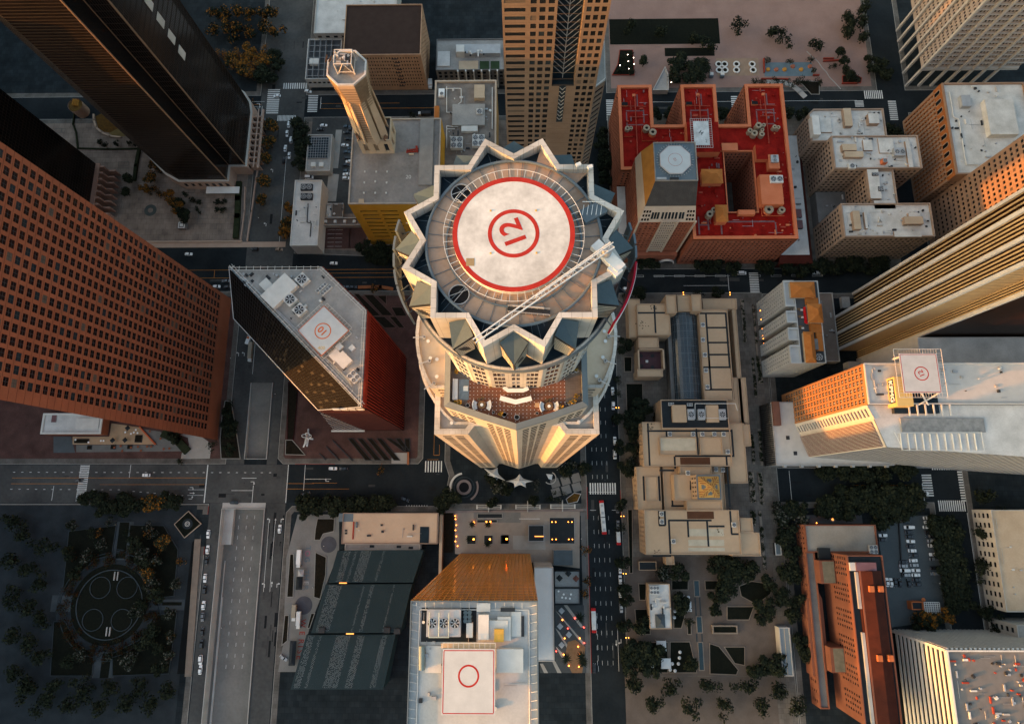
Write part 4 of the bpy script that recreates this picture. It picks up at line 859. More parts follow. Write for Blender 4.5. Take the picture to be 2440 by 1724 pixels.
mb=MB();[mb.quad((at(B2(490+i*75,275+j*40),.17)[0],at(B2(490,275+j*40),.17)[1],.17),(at(B2(560+i*75,275),.17)[0],at(B2(490,275+j*40),.17)[1],.17),(at(B2(560+i*75,275),.17)[0],at(B2(490,275+j*40),.17)[1]+.15,.17),(at(B2(490+i*75,275),.17)[0],at(B2(490,275+j*40),.17)[1]+.15,.17))for i in range(2)for j in range(5)];tag(mb.build('parking_lines',PAINT),kind='structure')
# top middle tower with the chevron slot
TAN=mat('tan_granite_tower',(.12,.088,.068),.7,rgb2=(.16,.12,.094),scale=.12);Yf=170
xl,xr=aty(A3(28,800),Yf)[0],aty(A3(905,300),Yf)[0];sx0,sx1=aty(A3(470,300),Yf)[0],aty(A3(690,300),Yf)[0];sz=aty(A3(580,385),Yf)[1]
b=Bld('office_tower','tan granite tower with a dark chevron slot in its face at the top centre','skyscraper',(xl+xr)/2,190);w=MB()
sb=dict(f=36,z0=82,z1=226,d=.15)
b.wall(w,(xl,Yf),(xl+9.2,Yf),0,232,dict(sb,n=1,w=.9,h=.45,m=.4));b.wall(w,(xl+9.2,Yf),(sx0,Yf),0,232,dict(sb,n=3,w=.66,h=.6,m=.5));b.wall(w,(sx0,Yf),(sx1,Yf),0,sz,dict(n=4,f=8,w=.5,h=.5,d=.4,z0=82,z1=82+4*8,m=.2));b.wall(w,(sx1,Yf),(xr,Yf),0,232,dict(sb,n=3,w=.66,h=.6,m=.5));b.wall(w,(xr,Yf),(xr+4.4,Yf+3.6),0,172,dict(n=1,f=23,z0=82,z1=170,d=.4,w=.9,h=.5,m=.2));b.wall(w,(xr+4.4,Yf+3.6),(xr+4.4,226),0,172);b.wall(w,(xl,226),(xl,Yf),0,232);b.wall(w,(xr+4.4,226),(xl,226),0,172)
b.wall(w,(sx0,Yf),(sx0,Yf+5),sz,232);b.wall(w,(sx1,Yf+5),(sx1,Yf),sz,232);b.add('wall',w,TAN);b.wm=[GLASSD,TAN];b.windows()
mb=MB();sc_=(sx0+sx1)/2;mb.quad((sx0,Yf+5,sz),(sx1,Yf+5,sz),(sx1,Yf+5,232),(sx0,Yf+5,232));mb.quad((sx0,Yf,sz),(sx1,Yf,sz),(sx1,Yf+5,sz),(sx0,Yf+5,sz));b.add('slot_glass',mb,SLATE)
mb=MB()
for i in range(36):
    z_=sz+2+i*3.2
    if z_<226:mb.tube((sx0+.1,Yf+4.7,z_+5),(sc_,Yf+4.2,z_),.16,4);mb.tube((sx1-.1,Yf+4.7,z_+5),(sc_,Yf+4.2,z_),.16,4)
mb.tube((sc_,Yf+4.1,sz),(sc_,Yf+4.1,232),.2,4)
for i in range(9):
    z_=sz-24+i*2.7;mb.tube((sc_-1.2,Yf-.12,z_+1.6),(sc_,Yf-.2,z_),.14,4);mb.tube((sc_+1.2,Yf-.12,z_+1.6),(sc_,Yf-.2,z_),.14,4)
b.add('chevron_mullion',mb,METAL);b.add('slot_glass',MB().quad((sc_-1.4,Yf-.03,sz-26),(sc_+1.4,Yf-.03,sz-26),(sc_+1.4,Yf-.03,sz),(sc_-1.4,Yf-.03,sz)),SLATE)
mb=MB();hribs(mb,(xl,Yf),(xr,Yf),[82+i*4.0-.12 for i in range(1,36)if True],.1,.04);b.add('joint_line',mb,mat('tan_joint',(.12,.085,.06),.8));b.roof([(xl,Yf),(sx0,Yf),(sx0,Yf+5),(sx1,Yf+5),(sx1,Yf),(xr,Yf),(xr,226),(xl,226)],232,ROOFG);b.roof([(xr,Yf+.1),(xr+4.4,Yf+3.6),(xr+4.4,226),(xr,226)],172,ROOFG)
b.add('rail',MB().path([(xr+.2,Yf+.4,173),(xr+4.2,Yf+3.8,173),(xr+4.2,200,173)],.12),METW)
# dark prism with the square helipad
z=111;b=Bld('office_tower','dark glass prism tower with a slanted glass face and a square grey helipad','skyscraper',-100,75)
ro=[(-76,42),(-76,90.5),(-100,113.6),(-147.2,113.6)];k0=at((758,977),100);k1=at((556.5,758.7),100);k0=(k0[0],42.0)
low=[(-122,42),(-76,42),(-76,90.5),(-100,113.6),(-178,113.6)]
RIB=mat('maroon_rib',(.125,.015,.010),.6,rgb2=(.20,.028,.017),scale=.15);RIBD=mat('maroon_glass',(.03,.008,.008),.25,.4,scale=.2)
w=MB();b.wall(w,ro[0],ro[1],0,z);b.wall(w,ro[1],ro[2],0,z);b.add('side_wall',w,RIBD)
w=MB();w.poly([(-122,42,0),(-76,42,0),(-76,42,z),(k0[0],42,100)]);b.add('end_wall',w,RIBD)
w=MB();w.poly([(-76,42,z),(-147.2,113.6,z),(*k1,100),(*k0,100)]);w.poly([(*k0,100),(*k1,100),(-178,113.6,0),(-122,42,0)]);w.poly([(-147.2,113.6,z),(-100,113.6,z),(-100,113.6,0),(-178,113.6,0),(*k1,100)]);b.add('slanted_glass',w,GLASSR)
mb=MB();A,B2_,Cc,D=Vector((-76,42,z)),Vector((-147.2,113.6,z)),Vector((*k1,100)),Vector((*k0,100));up=Vector((0,0,.05))
for i in range(1,52):t=i/52;p=A.lerp(B2_,t);q=D.lerp(Cc,t);mb.tube(p+up,q+up,.055,4)
for i in range(1,12):t=i/12;mb.tube(A.lerp(D,t)+up,B2_.lerp(Cc,t)+up,.055,4)
b.add('mullion',mb,mat('grey_mullion',(.03,.028,.027),.6));mb=MB();mb.tube(D,Cc,.22,6);mb.tube(A,D,.3,6);mb.tube(B2_,Cc,.25,6);b.add('edge_trim',mb,METAL)
Rr=random.Random(4);mb=MB()
for i in range(36):
    t,s=Rr.random()*.75,Rr.randrange(2,11)/12;a=A.lerp(B2_,t).lerp(D.lerp(Cc,t),s);c=A.lerp(B2_,t+.018).lerp(D.lerp(Cc,t+.018),s);d=A.lerp(B2_,t+.018).lerp(D.lerp(Cc,t+.018),s+.08);e=A.lerp(B2_,t).lerp(D.lerp(Cc,t),s+.08);o=Vector((0,0,.02));mb.quad(a+o,c+o,d+o,e+o)
b.add('brown_pane',mb,mat('faint_brown_pane',(.011,.007,.005),.5,.4,scale=.3))  # faint brown panes scattered at random
mb=MB();fins(mb,ro[0],ro[1],4,z-.1,30,.55,.5);b.add('rib',mb,RIB);mb=MB();mb.box(-75.98,42.2,z-6,-75.3,90,z-.05);b.add('parapet_band',mb,RIB)
mb=MB();fins(mb,ro[1],ro[2],4,z,20,.55,.4);b.add('rib',mb,RIB)
mb=MB();kk=(122--k0[0])/100
for i in range(44):
    zz=8+i*2.1;xa=k0[0];mb.box(xa,41.55,zz,-76,42,zz+.8)
b.add('floor_rib',mb,mat('dull_maroon',(.06,.02,.018),.7));mb=MB()
for i in range(4):mb.box(-91.5+i*3.9,41.3,103.5,-88.2+i*3.9,41.9,107)
b.add('louvre_panel',mb,OFFW)
mb=MB()
for i in range(16):zz=4+i*6;xl_=-122+(zz/100)*(122+k0[0]);mb.tube((xl_,41.9,zz),(k0[0],41.9,zz-0),.045,4)
for i in range(1,7):xb=-122+i*3.1;zt=(xb+122)/(122+k0[0])*100;mb.tube((xb,41.9,3),(xb,41.9,min(100,zt)),.07,4)
mb.box(-122.5,41,3,-101,41.9,4.2);b.add('white_mullion',mb,METW)
rz=z-.6;b.roof(ro,rz,ROOFG)
mb=MB()
for i in range(4):
    a,c=Vector((*ro[i],0)),Vector((*ro[(i+1)%4],0));L_=(c-a).length;u=(c-a)/L_;nn=Vector((-u[1],u[0],0));n_=int(L_/3.6)
    mb.tube(a+nn*.6+Vector((0,0,z+.5)),c+nn*.6+Vector((0,0,z+.5)),.14);mb.tube(a+nn*1.8+Vector((0,0,z+.2)),c+nn*1.8+Vector((0,0,z+.2)),.11)
    for k in range(n_):p=a+u*(k+.5)*L_/n_;mb.tube(p+Vector((0,0,z+.4))-nn*.1,p+nn*2.4+Vector((0,0,z+.4)),.1)
b.add('roof_rail',mb,OFFW)
b.add('edge_beam',MB().path([(*ro[3],z),(*ro[0],z)],.45,6),BLUEG)
pc=[at(p,z+3)for p in(B2(205,1245),B2(455,1008),B2(695,1245),B2(425,1492))];c=(sum(p[0]for p in pc)/4,sum(p[1]for p in pc)/4);L_=math.hypot(pc[1][0]-pc[0][0],pc[1][1]-pc[0][1]);an=math.atan2(pc[1][1]-pc[0][1],pc[1][0]-pc[0][0]);L2=math.hypot(pc[3][0]-pc[0][0],pc[3][1]-pc[0][1])
pad=b.helipad(*c,z+3,L_,L2,PADG,None,.3,an);mb=MB()
for i in range(4):mb.tube((*pc[i],z+3.02),(*pc[(i+1)%4],z+3.02),.17,4)
b.add('painted_border',mb,PORA,pad);x,y=at(B2(443,1250),z+3);b.add('painted_ring',MB().ring(x,y,z+3.004,z+3.012,3.55,4.1,40),PORA,pad);text('painted_number','10',PORA,x-.1,y+.1,z+3.01,4.6,math.radians(137),pad,.005,bold=.14);text('painted_number','400',PYEL,*at(B2(430,1415),z+3),z+3.01,2.4,0,pad,.005)
mb=MB()
for i,(s0,s1)in enumerate(((0,1),(1,2),(2,3))):
    a,c_=Vector((*pc[s0],z+2.9)),Vector((*pc[s1],z+2.9));d=(c_-a).normalized();nn=Vector((-d[1],d[0],0));L_=(c_-a).length;mb.tube(a+nn*2,c_+nn*2,.09,4)
    for k in range(11):p=a+d*L_*k/10;mb.tube(p,p+nn*2,.07,4)
b.add('net_frame',mb,OFFW,pad);mb=MB();[mb.tube((*p,rz),(*p,z+2.7),.25)for p in pc];b.add('pad_column',mb,METAL,pad)
q=-PI/4
for p in(B2(240,750),B2(125,945),B2(215,1045)):b.ac(*at(p,rz+3),rz,5.4,5.4,3,1,1,OFFW,q)
pp=[at(p,rz+3)for p in(B1(2060,890),B2(95,730),B2(180,800),B2(-30,990))];mb=MB();cc=at(B2(20,860),rz+3);b.add('penthouse',MB().cbox(*cc,rz,16.5,9.5,3.2,PI*.26),OFFW)
for p,w_,d_,h_ in((B2(560,1480),5,4,2),(B2(640,1530),6,7,2.6),(B2(600,1400),3,3,2),(B1(2080,800),5,6,1.2),(B2(720,1410),2.6,2.6,1.4)):b.add('roof_plant',MB().cbox(*at(p,rz+2),rz,w_,d_,h_,PI/4),OFFW)
b.ac(*at(C2(740,190),rz+2),rz,4.6,5.6,2,2,2,OFFW,PI/4);b.ac(*at(B2(430,830),rz+1),rz,1.9,6.5,1,1,4,OFFW,-PI/4);b.ac(*at(B2(475,855),rz+1),rz,1.9,6.5,1,1,4,OFFW,-PI/4)
for s in range(46):
    t,v=Rr.random(),Rr.random();x,y=-143+t*66,0;
    x=-140+62*t;yb=44.5+max(0,(-78-x))*1.0;yt=110 if x<-101 else 110-(x+101)*.92;y=yb+(yt-yb)*v
    if math.hypot(x-c[0],y-c[1])>15 and yt>yb:b.add('roof_vent',MB().cbox(x,y,rz,Rr.uniform(.6,2.6),Rr.uniform(.5,1.4),Rr.uniform(.4,1.5),PI/4*Rr.choice((1,1,3))),Rr.choice((METAL,METD,OFFW,METD)))
for d in(5.0,6.2,7.4):b.pipes([(-78-d*.3-2,47+d,rz+.5),(-138,105.5+d*.2,rz+.5)],.16,METAL)
# ---------------------------------------------------------------- buildings on the right
BRK=mat('red_hotel_brick',(.22,.075,.045),.85,rgb2=(.29,.105,.065),scale=.2);RIM=mat('orange_cornice',(.47,.13,.055),.75,rgb2=(.55,.17,.08),scale=.15)
RROOF=mat('crimson_roof',(.14,.0045,.003),.9,rgb2=(.30,.012,.007),scale=.2,fine=1.2);RPIPE=mat('red_pipe',(.30,.05,.03),.7);GPATH=mat('grey_roof_path',(.16,.085,.085),.9)
def v(x0,y0,x1,y1):return(x0,y0,x1,y1)
# E-shaped hotel with the crimson roofs
z=42.0;XL,XR,YT,YB=64.8,173.2,265.0,156.4
o_=[(XL,204),(108,204),(108,YB),(XR,YB),(XR,YT),(148.2,YT),(148.2,235.7),(129.2,235.7),(129.2,YT),(106.2,YT),(106.2,235.7),(87.2,235.7),(87.2,YT),(XL,YT)]
hole=[(130.6,174),(130.6,217.2),(150.3,217.2),(150.3,174)]
b=Bld('hotel','large red brick hotel with three wings and crimson roofs edged in orange','hotel',119,210);w=MB();wi=lambda n:dict(n=n,f=11,w=.4,h=.5,d=.12,z0=3,z1=39,m=1.2)
sp={0:wi(14),2:wi(22),4:wi(9),5:wi(10),6:wi(8),7:wi(10),9:wi(10),10:wi(8),11:wi(10),13:wi(20)}
b.walls(w,o_,0,z,sp);b.walls(w,hole,0,z,{0:wi(14),1:wi(7),2:wi(14),3:wi(7)});b.add('wall',w,BRK);b.windows()
mb=MB()
zr=41.2
for r in((XL,235.7,87.2,YT),(106.2,235.7,129.2,YT),(148.2,235.7,XR,YT),(XL,217.2,XR,235.7),(XL,204,108,217.2),(108,174,130.6,217.2),(150.3,174,XR,217.2),(108,YB,XR,174)):mb.quad((r[0],r[1],zr),(r[2],r[1],zr),(r[2],r[3],zr),(r[0],r[3],zr))
b.add('roof',mb,RROOF);b.parapet(o_,z-1.2,2.0,2.0,RIM,'cornice');b.parapet([hole[0],hole[3],hole[2],hole[1]][::-1],z-.8,1.2,-.7,RIM,'cornice')
b.add('court_floor',MB().quad((87.2,236,6),(106.2,236,6),(106.2,252,6),(87.2,252,6)).quad((129.2,236,6),(148.2,236,6),(148.2,252,6),(129.2,252,6)),WALKR);mb=MB();mb.box(87.3,251,0,106.1,252,8);mb.box(129.3,251,0,148.1,252,8);b.add('court_wall',mb,mat('pinkish_wall',(.38,.17,.11),.8))
for x0,ys in((76,(262,208)),(118,(262,238)),(160.8,(262,222))):
    b.pipes([(x0,ys[0]-4,zr+.9),(x0,ys[1],zr+.9)],.38,RPIPE);mb=MB();mb.tube((x0-3,ys[0]-8,zr+.7),(x0-3,ys[0]-15,zr+.7),.25);mb.tube((x0-5,ys[0]-12,zr+.7),(x0+7,ys[0]-12.5,zr+.7),.25);mb.tube((x0-4,ys[0]-20,zr+.7),(x0+5,ys[0]-20,zr+.7),.3);b.add('pipe',mb,RPIPE)
    mb=MB();[mb.quad((x0+dx,ya,zr+.03),(x0+dx+.8,ya,zr+.03),(x0+dx+.8,yb_,zr+.03),(x0+dx,yb_,zr+.03))for dx,ya,yb_ in((-6.2,236,246),(5,238,248),(1.2,250,259))];[mb.quad((x0-6.2,yy,zr+.034),(x0+5,yy,zr+.034),(x0+5,yy+.8,zr+.034),(x0-6.2,yy+.8,zr+.034))for yy in(246.5,236.3)];b.add('roof_path',mb,GPATH)
    b.hut((x0-9,250,x0-5,252.4),zr,1.5,RIM,BLACK);b.hut((x0-1.6,257,x0+.4,258.6),zr,1.2,RIM)
def tank(b,p,r,h,m,zz=zr):
    x,y=at(p,zz+h);o=b.add('cooling_tower',MB().cyl(x,y,zz,zz+h,r,20,r*.9),m);mb=MB();mb.ring(x,y,zz+h,zz+h+.9,r*.42,r*.95,20);b.add('fan_cowl',mb,mat('tan_cowl',(.30,.23,.16),.6),o);b.add('fan',MB().cyl(x,y,zz+h,zz+h+.2,r*.42,14),BLACK,o)
for p,r,h in((A3(1195,800),1.7,2.2),(A3(1230,795),1.2,2.2),(A3(1380,795),2.3,3),(A3(1440,835),2.5,3),(A4(190,770),2.2,3),(A4(240,768),1.3,2.5),(A4(108,820),1.7,2.6),(A4(150,845),2.2,2.6),(A4(225,815),1.3,2.4),(A4(222,855),1.8,2.4),(A4(345,785),1.5,2.5),(A4(380,790),1.3,2.5),(B4(290,80),3.0,3),(B4(415,85),2.2,3),(B3(1990,125),2.3,3),(B3(2030,85),1.8,3),(A3(2055,900),1.2,3)):tank(b,p,r,h,RIM if r>2.4 else mat('weathered_metal',(.26,.19,.14),.6))
for a,c,h,m in((A4(165,945),A4(385,1085),4,RROOF),(A4(290,1040),A4(405,1175),4.5,RIM),(A4(205,1235),A4(445,1520),6,RIM),(A3(1335,760),A3(1500,905),.9,RROOF),(A3(1160,775),A3(1250,865),.8,RROOF),(B4(0,75),B4(165,120),3,RIM),(B4(225,30),B4(450,130),1,RROOF),(A3(1880,980),A3(2110,1000),2.4,RROOF),(A3(2110,930),A3(2270,1000),2.0,RIM),(B3(2050,40),B3(2165,185),0,RIM)):
    if h:b.hut(rc(a,c,z+h),zr,h,RIM,m)
b.ac(*at(A4(350,1085),z+5),zr+4.5,4.6,5,1.4,1,2,METAL);b.ac(*at(A4(353,1300),z+4),zr+6,8,5,1.2,2,1,OFFW)
for a,c,zz,hh in((A3(1915,1195),A3(2115,1320),46,4),(B3(2050,40),B3(2165,190),47,3)):r=rc(a,c,zz);mb=MB();hip(mb,r,zz,zz+hh,.5);b.add('hip_roof',mb,mat('orange_copper_roof',(.40,.14,.035),.7));mb=MB();mb.box(r[0],r[1],zr,r[2],r[3],zz);b.add('penthouse',mb,RIM)
hz=50;pc=rc(A3(1830,725),A3(1995,955),hz);b.hut((pc[0]-3.5,pc[1]-3.5,pc[2]+7,pc[3]+1),zr,6.4,RIM,RROOF);pad=b.helipad((pc[0]+pc[2])/2,(pc[1]+pc[3])/2,hz,pc[2]-pc[0],pc[3]-pc[1],PADW);x,y=(pc[0]+pc[2])/2-.3,(pc[1]+pc[3])/2+.2
text('painted_letter','H',BLACK,x,y,hz+.01,3.6,math.radians(-40),pad,.004,bold=.05);text('painted_letters','PVT',BLACK,*at(A3(1963,915),hz),hz+.01,1.5,PI/2,pad,.004);mb=MB()
for i in range(14):yy=pc[1]+(pc[3]-pc[1])*i/13;mb.tube((pc[0]-1.8,yy,hz-.1),(pc[0],yy,hz-.1),.09,4);mb.tube((pc[2],yy,hz-.1),(pc[2]+1.8,yy,hz-.1),.09,4)
for i in range(9):xx=pc[0]+(pc[2]-pc[0])*i/8;mb.tube((xx,pc[1]-1.8,hz-.1),(xx,pc[1],hz-.1),.09,4);mb.tube((xx,pc[3],hz-.1),(xx,pc[3]+1.8,hz-.1),.09,4)
mb.path([(pc[0]-1.8,pc[1]-1.8,hz),(pc[2]+1.8,pc[1]-1.8,hz),(pc[2]+1.8,pc[3]+1.8,hz),(pc[0]-1.8,pc[3]+1.8,hz),(pc[0]-1.8,pc[1]-1.8,hz)],.1);b.add('net_frame',mb,OFFW,pad)
b.clutter((110,158.5,170,171),zr,34,21,[RPIPE,RROOF,RPIPE,RIM]);b.clutter((153,180,170,232),zr,26,22,[RPIPE,RROOF,RIM]);b.clutter((112,176,128,214),zr,24,23,[RPIPE,RROOF,GPATH]);b.clutter((90,219,128,233),zr,26,24,[RPIPE,RIM,RROOF]);[b.clutter((x_-8,238,x_+8,262),zr,14,25+int(x_),[RPIPE,RROOF,GPATH])for x_ in(76,117.7,160.7)];b.clutter((68,207,104,232),zr,18,29,[RPIPE,RROOF,RIM])
mb=MB();[mb.quad((xa,ya,zr+.03),(xb,ya,zr+.03),(xb,yb_,zr+.03),(xa,yb_,zr+.03))for xa,ya,xb,yb_ in((112,160,113,172),(118,163,119,172),(113,166,118,167),(126,160,127,170),(127,168,160,169),(160,160,161,168))];b.add('roof_path',mb,GPATH)
# slim tower in front of it: brick shaft, stone gable, copper hipped crown with round-marked pad
STN=mat('pale_gable_stone',(.40,.325,.26),.75,rgb2=(.47,.39,.32),scale=.2);COP=mat('dark_standing_seam',(.06,.052,.046),.5,.2,metal=.3);COPL=mat('sunlit_standing_seam',(.34,.15,.035),.55,.15)  # orange copy of the seam metal paints sunlight on the left crown slope
xa,xb,yf,yb=71.0,105.5,160.8,203;b=Bld('slim_tower','slim red brick and stone tower with an octagonal helipad in front of crimson roofs','tower',90,180)
w=MB();b.wall(w,(xa,yf),(85.2,yf),0,58,dict(n=4,f=11,w=.45,h=.42,d=.3,z0=18,z1=57,m=2,m2=.8));b.wall(w,(94.6,yf),(xb,yf),0,58,dict(n=4,f=11,w=.45,h=.42,d=.3,z0=18,z1=57,m=.8,m2=2));b.wall(w,(xb,yf),(xb,yb),0,58,dict(n=9,f=11,w=.4,h=.45,d=.3,z0=18,z1=57));b.wall(w,(xa,yb),(xa,yf),0,58,dict(n=12,f=13,w=.5,h=.55,d=.3,z0=10,z1=57));b.wall(w,(xb,yb),(xa,yb),0,58)
b.add('brick_wall',w,BRK);w=MB();b.wall(w,(85.2,yf-.5),(94.6,yf-.5),14,60,dict(n=6,f=12,w=.55,h=.5,d=.35,z0=15,z1=59));mb=w
for x in(85.2,94.6,xa+.3,xb-.3):mb.box(x-.5,yf-.9,0,x+.5,yf-.02,60)
w.box(85.7,yf-.48,59,94.1,yf,60);b.add('stone_pier',w,STN);b.windows()
p2=rc(A3(1445,930),A3(1880,1300),78);px0,py0,px1,py1=p2
mb=MB();q=[(xa,yf),(xb,yf),(xb,yb),(xa,yb)];m_=[(xa+2.5,yf+5),(xb-2.5,yf+5),(xb-1.5,yb-2),(xa+1.5,yb-2)]
for i in range(4):a,c,d,e=q[i],q[(i+1)%4],m_[(i+1)%4],m_[i];mb.quad((*a,58),(*c,58),(*d,69),(*e,69))
b.add('gable',mb,STN)
def gw(u0,v0,u1,v1,arch=False):  # windows on the sloping gable
    P_=lambda u,v_:(xa+1.2*v_+(xb-xa-2.4*v_)*u,yf+5*v_-.05,58+11*v_+.04);return[P_(u0,v0),P_(u1,v0),P_(u1,v1),P_(u0,v1)]
for u in(.06,.11,.16,.84,.89,.94):
    for v_ in(.1,.35,.6):b.add('window',MB().quad(*gw(u-.017,v_,u+.017,v_+.14)),GLASSD)
for u in(.22,.27,.32,.40,.46,.52,.58,.64,.71,.76):b.add('arched_window',MB().quad(*gw(u-.02,.2,u+.02,.62)),GLASSB)
pq=[(px0,py0),(px1,py0),(px1,py1),(px0,py1)]
for i in range(4):
    a,c,d,e=m_[i],m_[(i+1)%4],pq[(i+1)%4],pq[i];mb=MB().quad((*a,69),(*c,69),(*d,77.6),(*e,77.6));mm=COPL if i==3 else COP;o=b.add('crown_slope',mb,mm);mb=MB();A,B_,Cc,D=Vector((*a,69)),Vector((*c,69)),Vector((*d,77.6)),Vector((*e,77.6))
    for k in range(1,26):mb.tube(A.lerp(B_,k/26),D.lerp(Cc,k/26),.1,4)
    b.add('standing_seam',mb,mm,o)
b.roof(pq,77.6,BLUEG);b.parapet(pq,77.6,.7,.5,mat('dull_coping',(.25,.22,.19),.7));cx,cy=(px0+px1)/2-.3,(py0+py1)/2+.6
pad=b.add('helipad',MB().cyl(cx,cy,78.4,79,9.6,8),mat('light_grey_pad',(.44,.46,.46),.7,.06));pad.data.transform(Matrix.Translation((cx-90,cy-180,0))@Matrix.Rotation(PI/8,4,'Z')@Matrix.Translation((90-cx,180-cy,0)))
b.add('painted_ring',MB().ring(cx,cy,79.003,79.01,3.85,4.15,40),mat('faded_pink_paint',(.36,.22,.20),.7),pad);b.add('painted_border',MB().ring(cx,cy,79.003,79.01,9.25,9.5,8,PI/8,PI/8+2*PI),mat('faded_pink_paint',(.36,.2,.2)),pad);text('painted_number','10',mat('faded_pink_paint',(.36,.2,.2)),cx,cy,79.01,2.3,math.radians(120),pad,.003,bold=.06)
mb=MB()
for k in range(40):a=2*PI*k/40;mb.tube((cx+9.7*math.cos(a),cy+9.7*math.sin(a),78.6),(cx+10.8*math.cos(a),cy+10.8*math.sin(a),78.6),.06,4)
b.add('net_frame',mb,OFFW,pad);b.hut((px0+.8,py0+.8,px0+6.4,py0+2),77.6,1.1,METAL);b.hut((px0+8.5,py0+.6,px0+13.4,py0+1.8),77.6,1.3,METD)
# brick podium and arch between the slim tower and the hotel
w=MB();w.box(xb+.02,163,0,107.9,203,26);w.box(68,157.6,0,105.4,160.28,13);w.box(65,161.5,0,xa-.02,203.5,22);b.add('podium',w,BRK);b.add('podium_roof',MB().box(xb+.3,163.3,26.0,107.8,202,26.2),ROOFW);b.add('podium_roof',MB().box(65.3,162,22.0,xa-.3,203,22.2),ROOFW)
o=b.add('entrance_arch',MB().cyl(0,0,0,1,1,3),STN);bpy.data.objects.remove(o);mb=MB();ac_=at(B3(1578,575),4)[0]
for k in range(16):
    a,c=PI*k/16,PI*(k+1)/16;
    P_=lambda r,t,n:(ac_+r*math.cos(t),157.5-n,.2+r*math.sin(t)*1.1);mb.add([P_(5.6,a,0),P_(5.6,c,0),P_(5.6,c,1.2),P_(5.6,a,1.2),P_(4.7,a,0),P_(4.7,c,0),P_(4.7,c,1.2),P_(4.7,a,1.2)],[(0,3,2,1),(3,7,6,2),(7,4,5,6)])
b.add('entrance_arch',mb,OFFW);b.add('arch_glass',MB().poly([(ac_+4.7*math.cos(PI*k/16),157.4,.2+5.1*math.sin(PI*k/16))for k in range(17)]),SLATE)
# long low white roof with red mansard beside the hotel
r=rc(A4(432,690),A4(560,700),13);x0=r[0];r2=(XR+.8,149.5+8,195.5,250);b=blk('annex','long narrow white roofed annex with a dark red mansard edge right of the crimson roofs','annex',(174.2,157.5,193.8,246),12.5,mat('dark_red_mansard',(.085,.022,.017),.8,.2,scale=.4),ROOFW,par=None)
mb=MB();q=[(174.2,157.5),(193.8,157.5),(193.8,246),(174.2,246)];q1=[(174.3,153.3),(197.6,153.3),(197.6,249),(174.3,249)]
for i in range(3):mb.quad((*q1[i],8),(*q1[(i+1)%4],8),(*q[(i+1)%4],12.9),(*q[i],12.9))
mb.quad((*q1[0],0),(*q1[1],0),(*q1[1],8),(*q1[0],8));mb.quad((*q1[1],0),(*q1[2],0),(*q1[2],8),(*q1[1],8));b.add('mansard',mb,mat('dark_red_mansard',(.1,.02,.02)));b.clutter((176,160,192,243),12.5,36,31,[METD,CONCD,METAL])
for yy in(184,176):b.hut((187,yy,190.6,yy+6),12.5,1.6,METD,GPATH)
# pale E-shaped block
ALM=mat('almond_wall',(.27,.19,.14),.8,rgb2=(.34,.245,.18),scale=.2);WR=mat('chalky_roof',(.40,.375,.335),.9,rgb2=(.62,.59,.54),scale=.16)
z=37;b=Bld('office_building','pale stone office building of three linked wings with cluttered chalky roofs','office building',225,205);wn=lambda n,zz=36:dict(n=n,f=10,w=.5,h=.55,d=.15,z0=2,z1=zz,m=1)
wings=(([(193.4,229.5),(243.5,229.5),(243.5,253.5),(197,253.5),(193.4,250)],31,{0:wn(14,30),1:wn(7,30),4:wn(6,30)}),([(203,206),(259,206),(259,229.4),(203,229.4)],37.6,{0:wn(16),1:wn(6),3:wn(6)}),([(224.4,181.7),(241.2,181.7),(241.2,205.9),(224.4,205.9)],36,{1:wn(7),3:wn(7)}),([(203.8,158.9),(260.2,158.9),(260.2,181.6),(203.8,181.6)],38,{0:wn(17),1:wn(6),3:wn(6)}))
for pl,zz,sp in wings:
    w=MB();b.walls(w,pl,0,zz,sp);b.add('wall',w,ALM);b.roof(pl,zz,WR);b.parapet(pl,zz,1.1,.8,ALM)
b.windows()
for a,c,h,m,zz in((A4(1010,600),A4(1105,770),3,ROOFT,31),(A4(1250,650),A4(1365,745),3.4,WR,31),(A4(780,690),A4(905,830),1.2,WR,31),(A4(1000,945),A4(1145,1005),3,ROOFT,37.6),(A4(1200,905),A4(1300,1005),1.4,WR,37.6),(A4(1020,1015),A4(1210,1070),2.6,ROOFT,37.6),(A4(1345,890),A4(1510,1030),.9,WR,37.6),(A4(1610,915),A4(1690,1170),1.6,WR,37.6),(A4(1240,1190),A4(1385,1470),3,WR,36),(A4(1305,1490),A4(1520,1570),1,WR,37),(B4(1100,90),B4(1190,265),3,ROOFT,38),(B4(1210,100),B4(1255,260),2,WR,38),(B4(1600,145),B4(1790,215),3,ROOFT,38),(B4(1500,285),B4(1770,340),1.2,WR,38),(B4(1640,110),B4(1760,150),2,WR,38)):b.hut(rc(a,c,zz+h),zz,h,ALM,m)
b.ac(*at(A4(1562,1015),41),37.6,7,5.4,3,2,1,METAL);b.ac(*at(A4(1095,1160),39),37.6,4.4,3.4,2,1,1,OFFW);b.ac(*at(A4(1325,1232),40),39,4,1.9,.6,2,1,METD);b.ac(*at(A4(1410,1110),40),37.6,3,3,3,1,1,RIM);b.ac(*at(A4(1372,1380),39),39,3.2,3.2,.4,1,1,METD)
for rr,n_,s_,zz in(((197,231,241,251),44,41,31),((205,207.5,257,228),46,42,37.6),((226,183,240,204),20,43,36),((206,161,258,180),60,44,38)):b.clutter(rr,zz,n_,s_)
b.add('corner_pavilion',MB().box(193.2,232,31,198,246,36),OFFW)
for i,(r,h)in enumerate((((204,182.2,224,205),9),((241.6,182,258,205.6),4))):mb=MB();mb.box(*r[:2],0,*r[2:],h);b.add('light_well_roof',mb,CONCD);b.clutter(r,h,9,50+i)
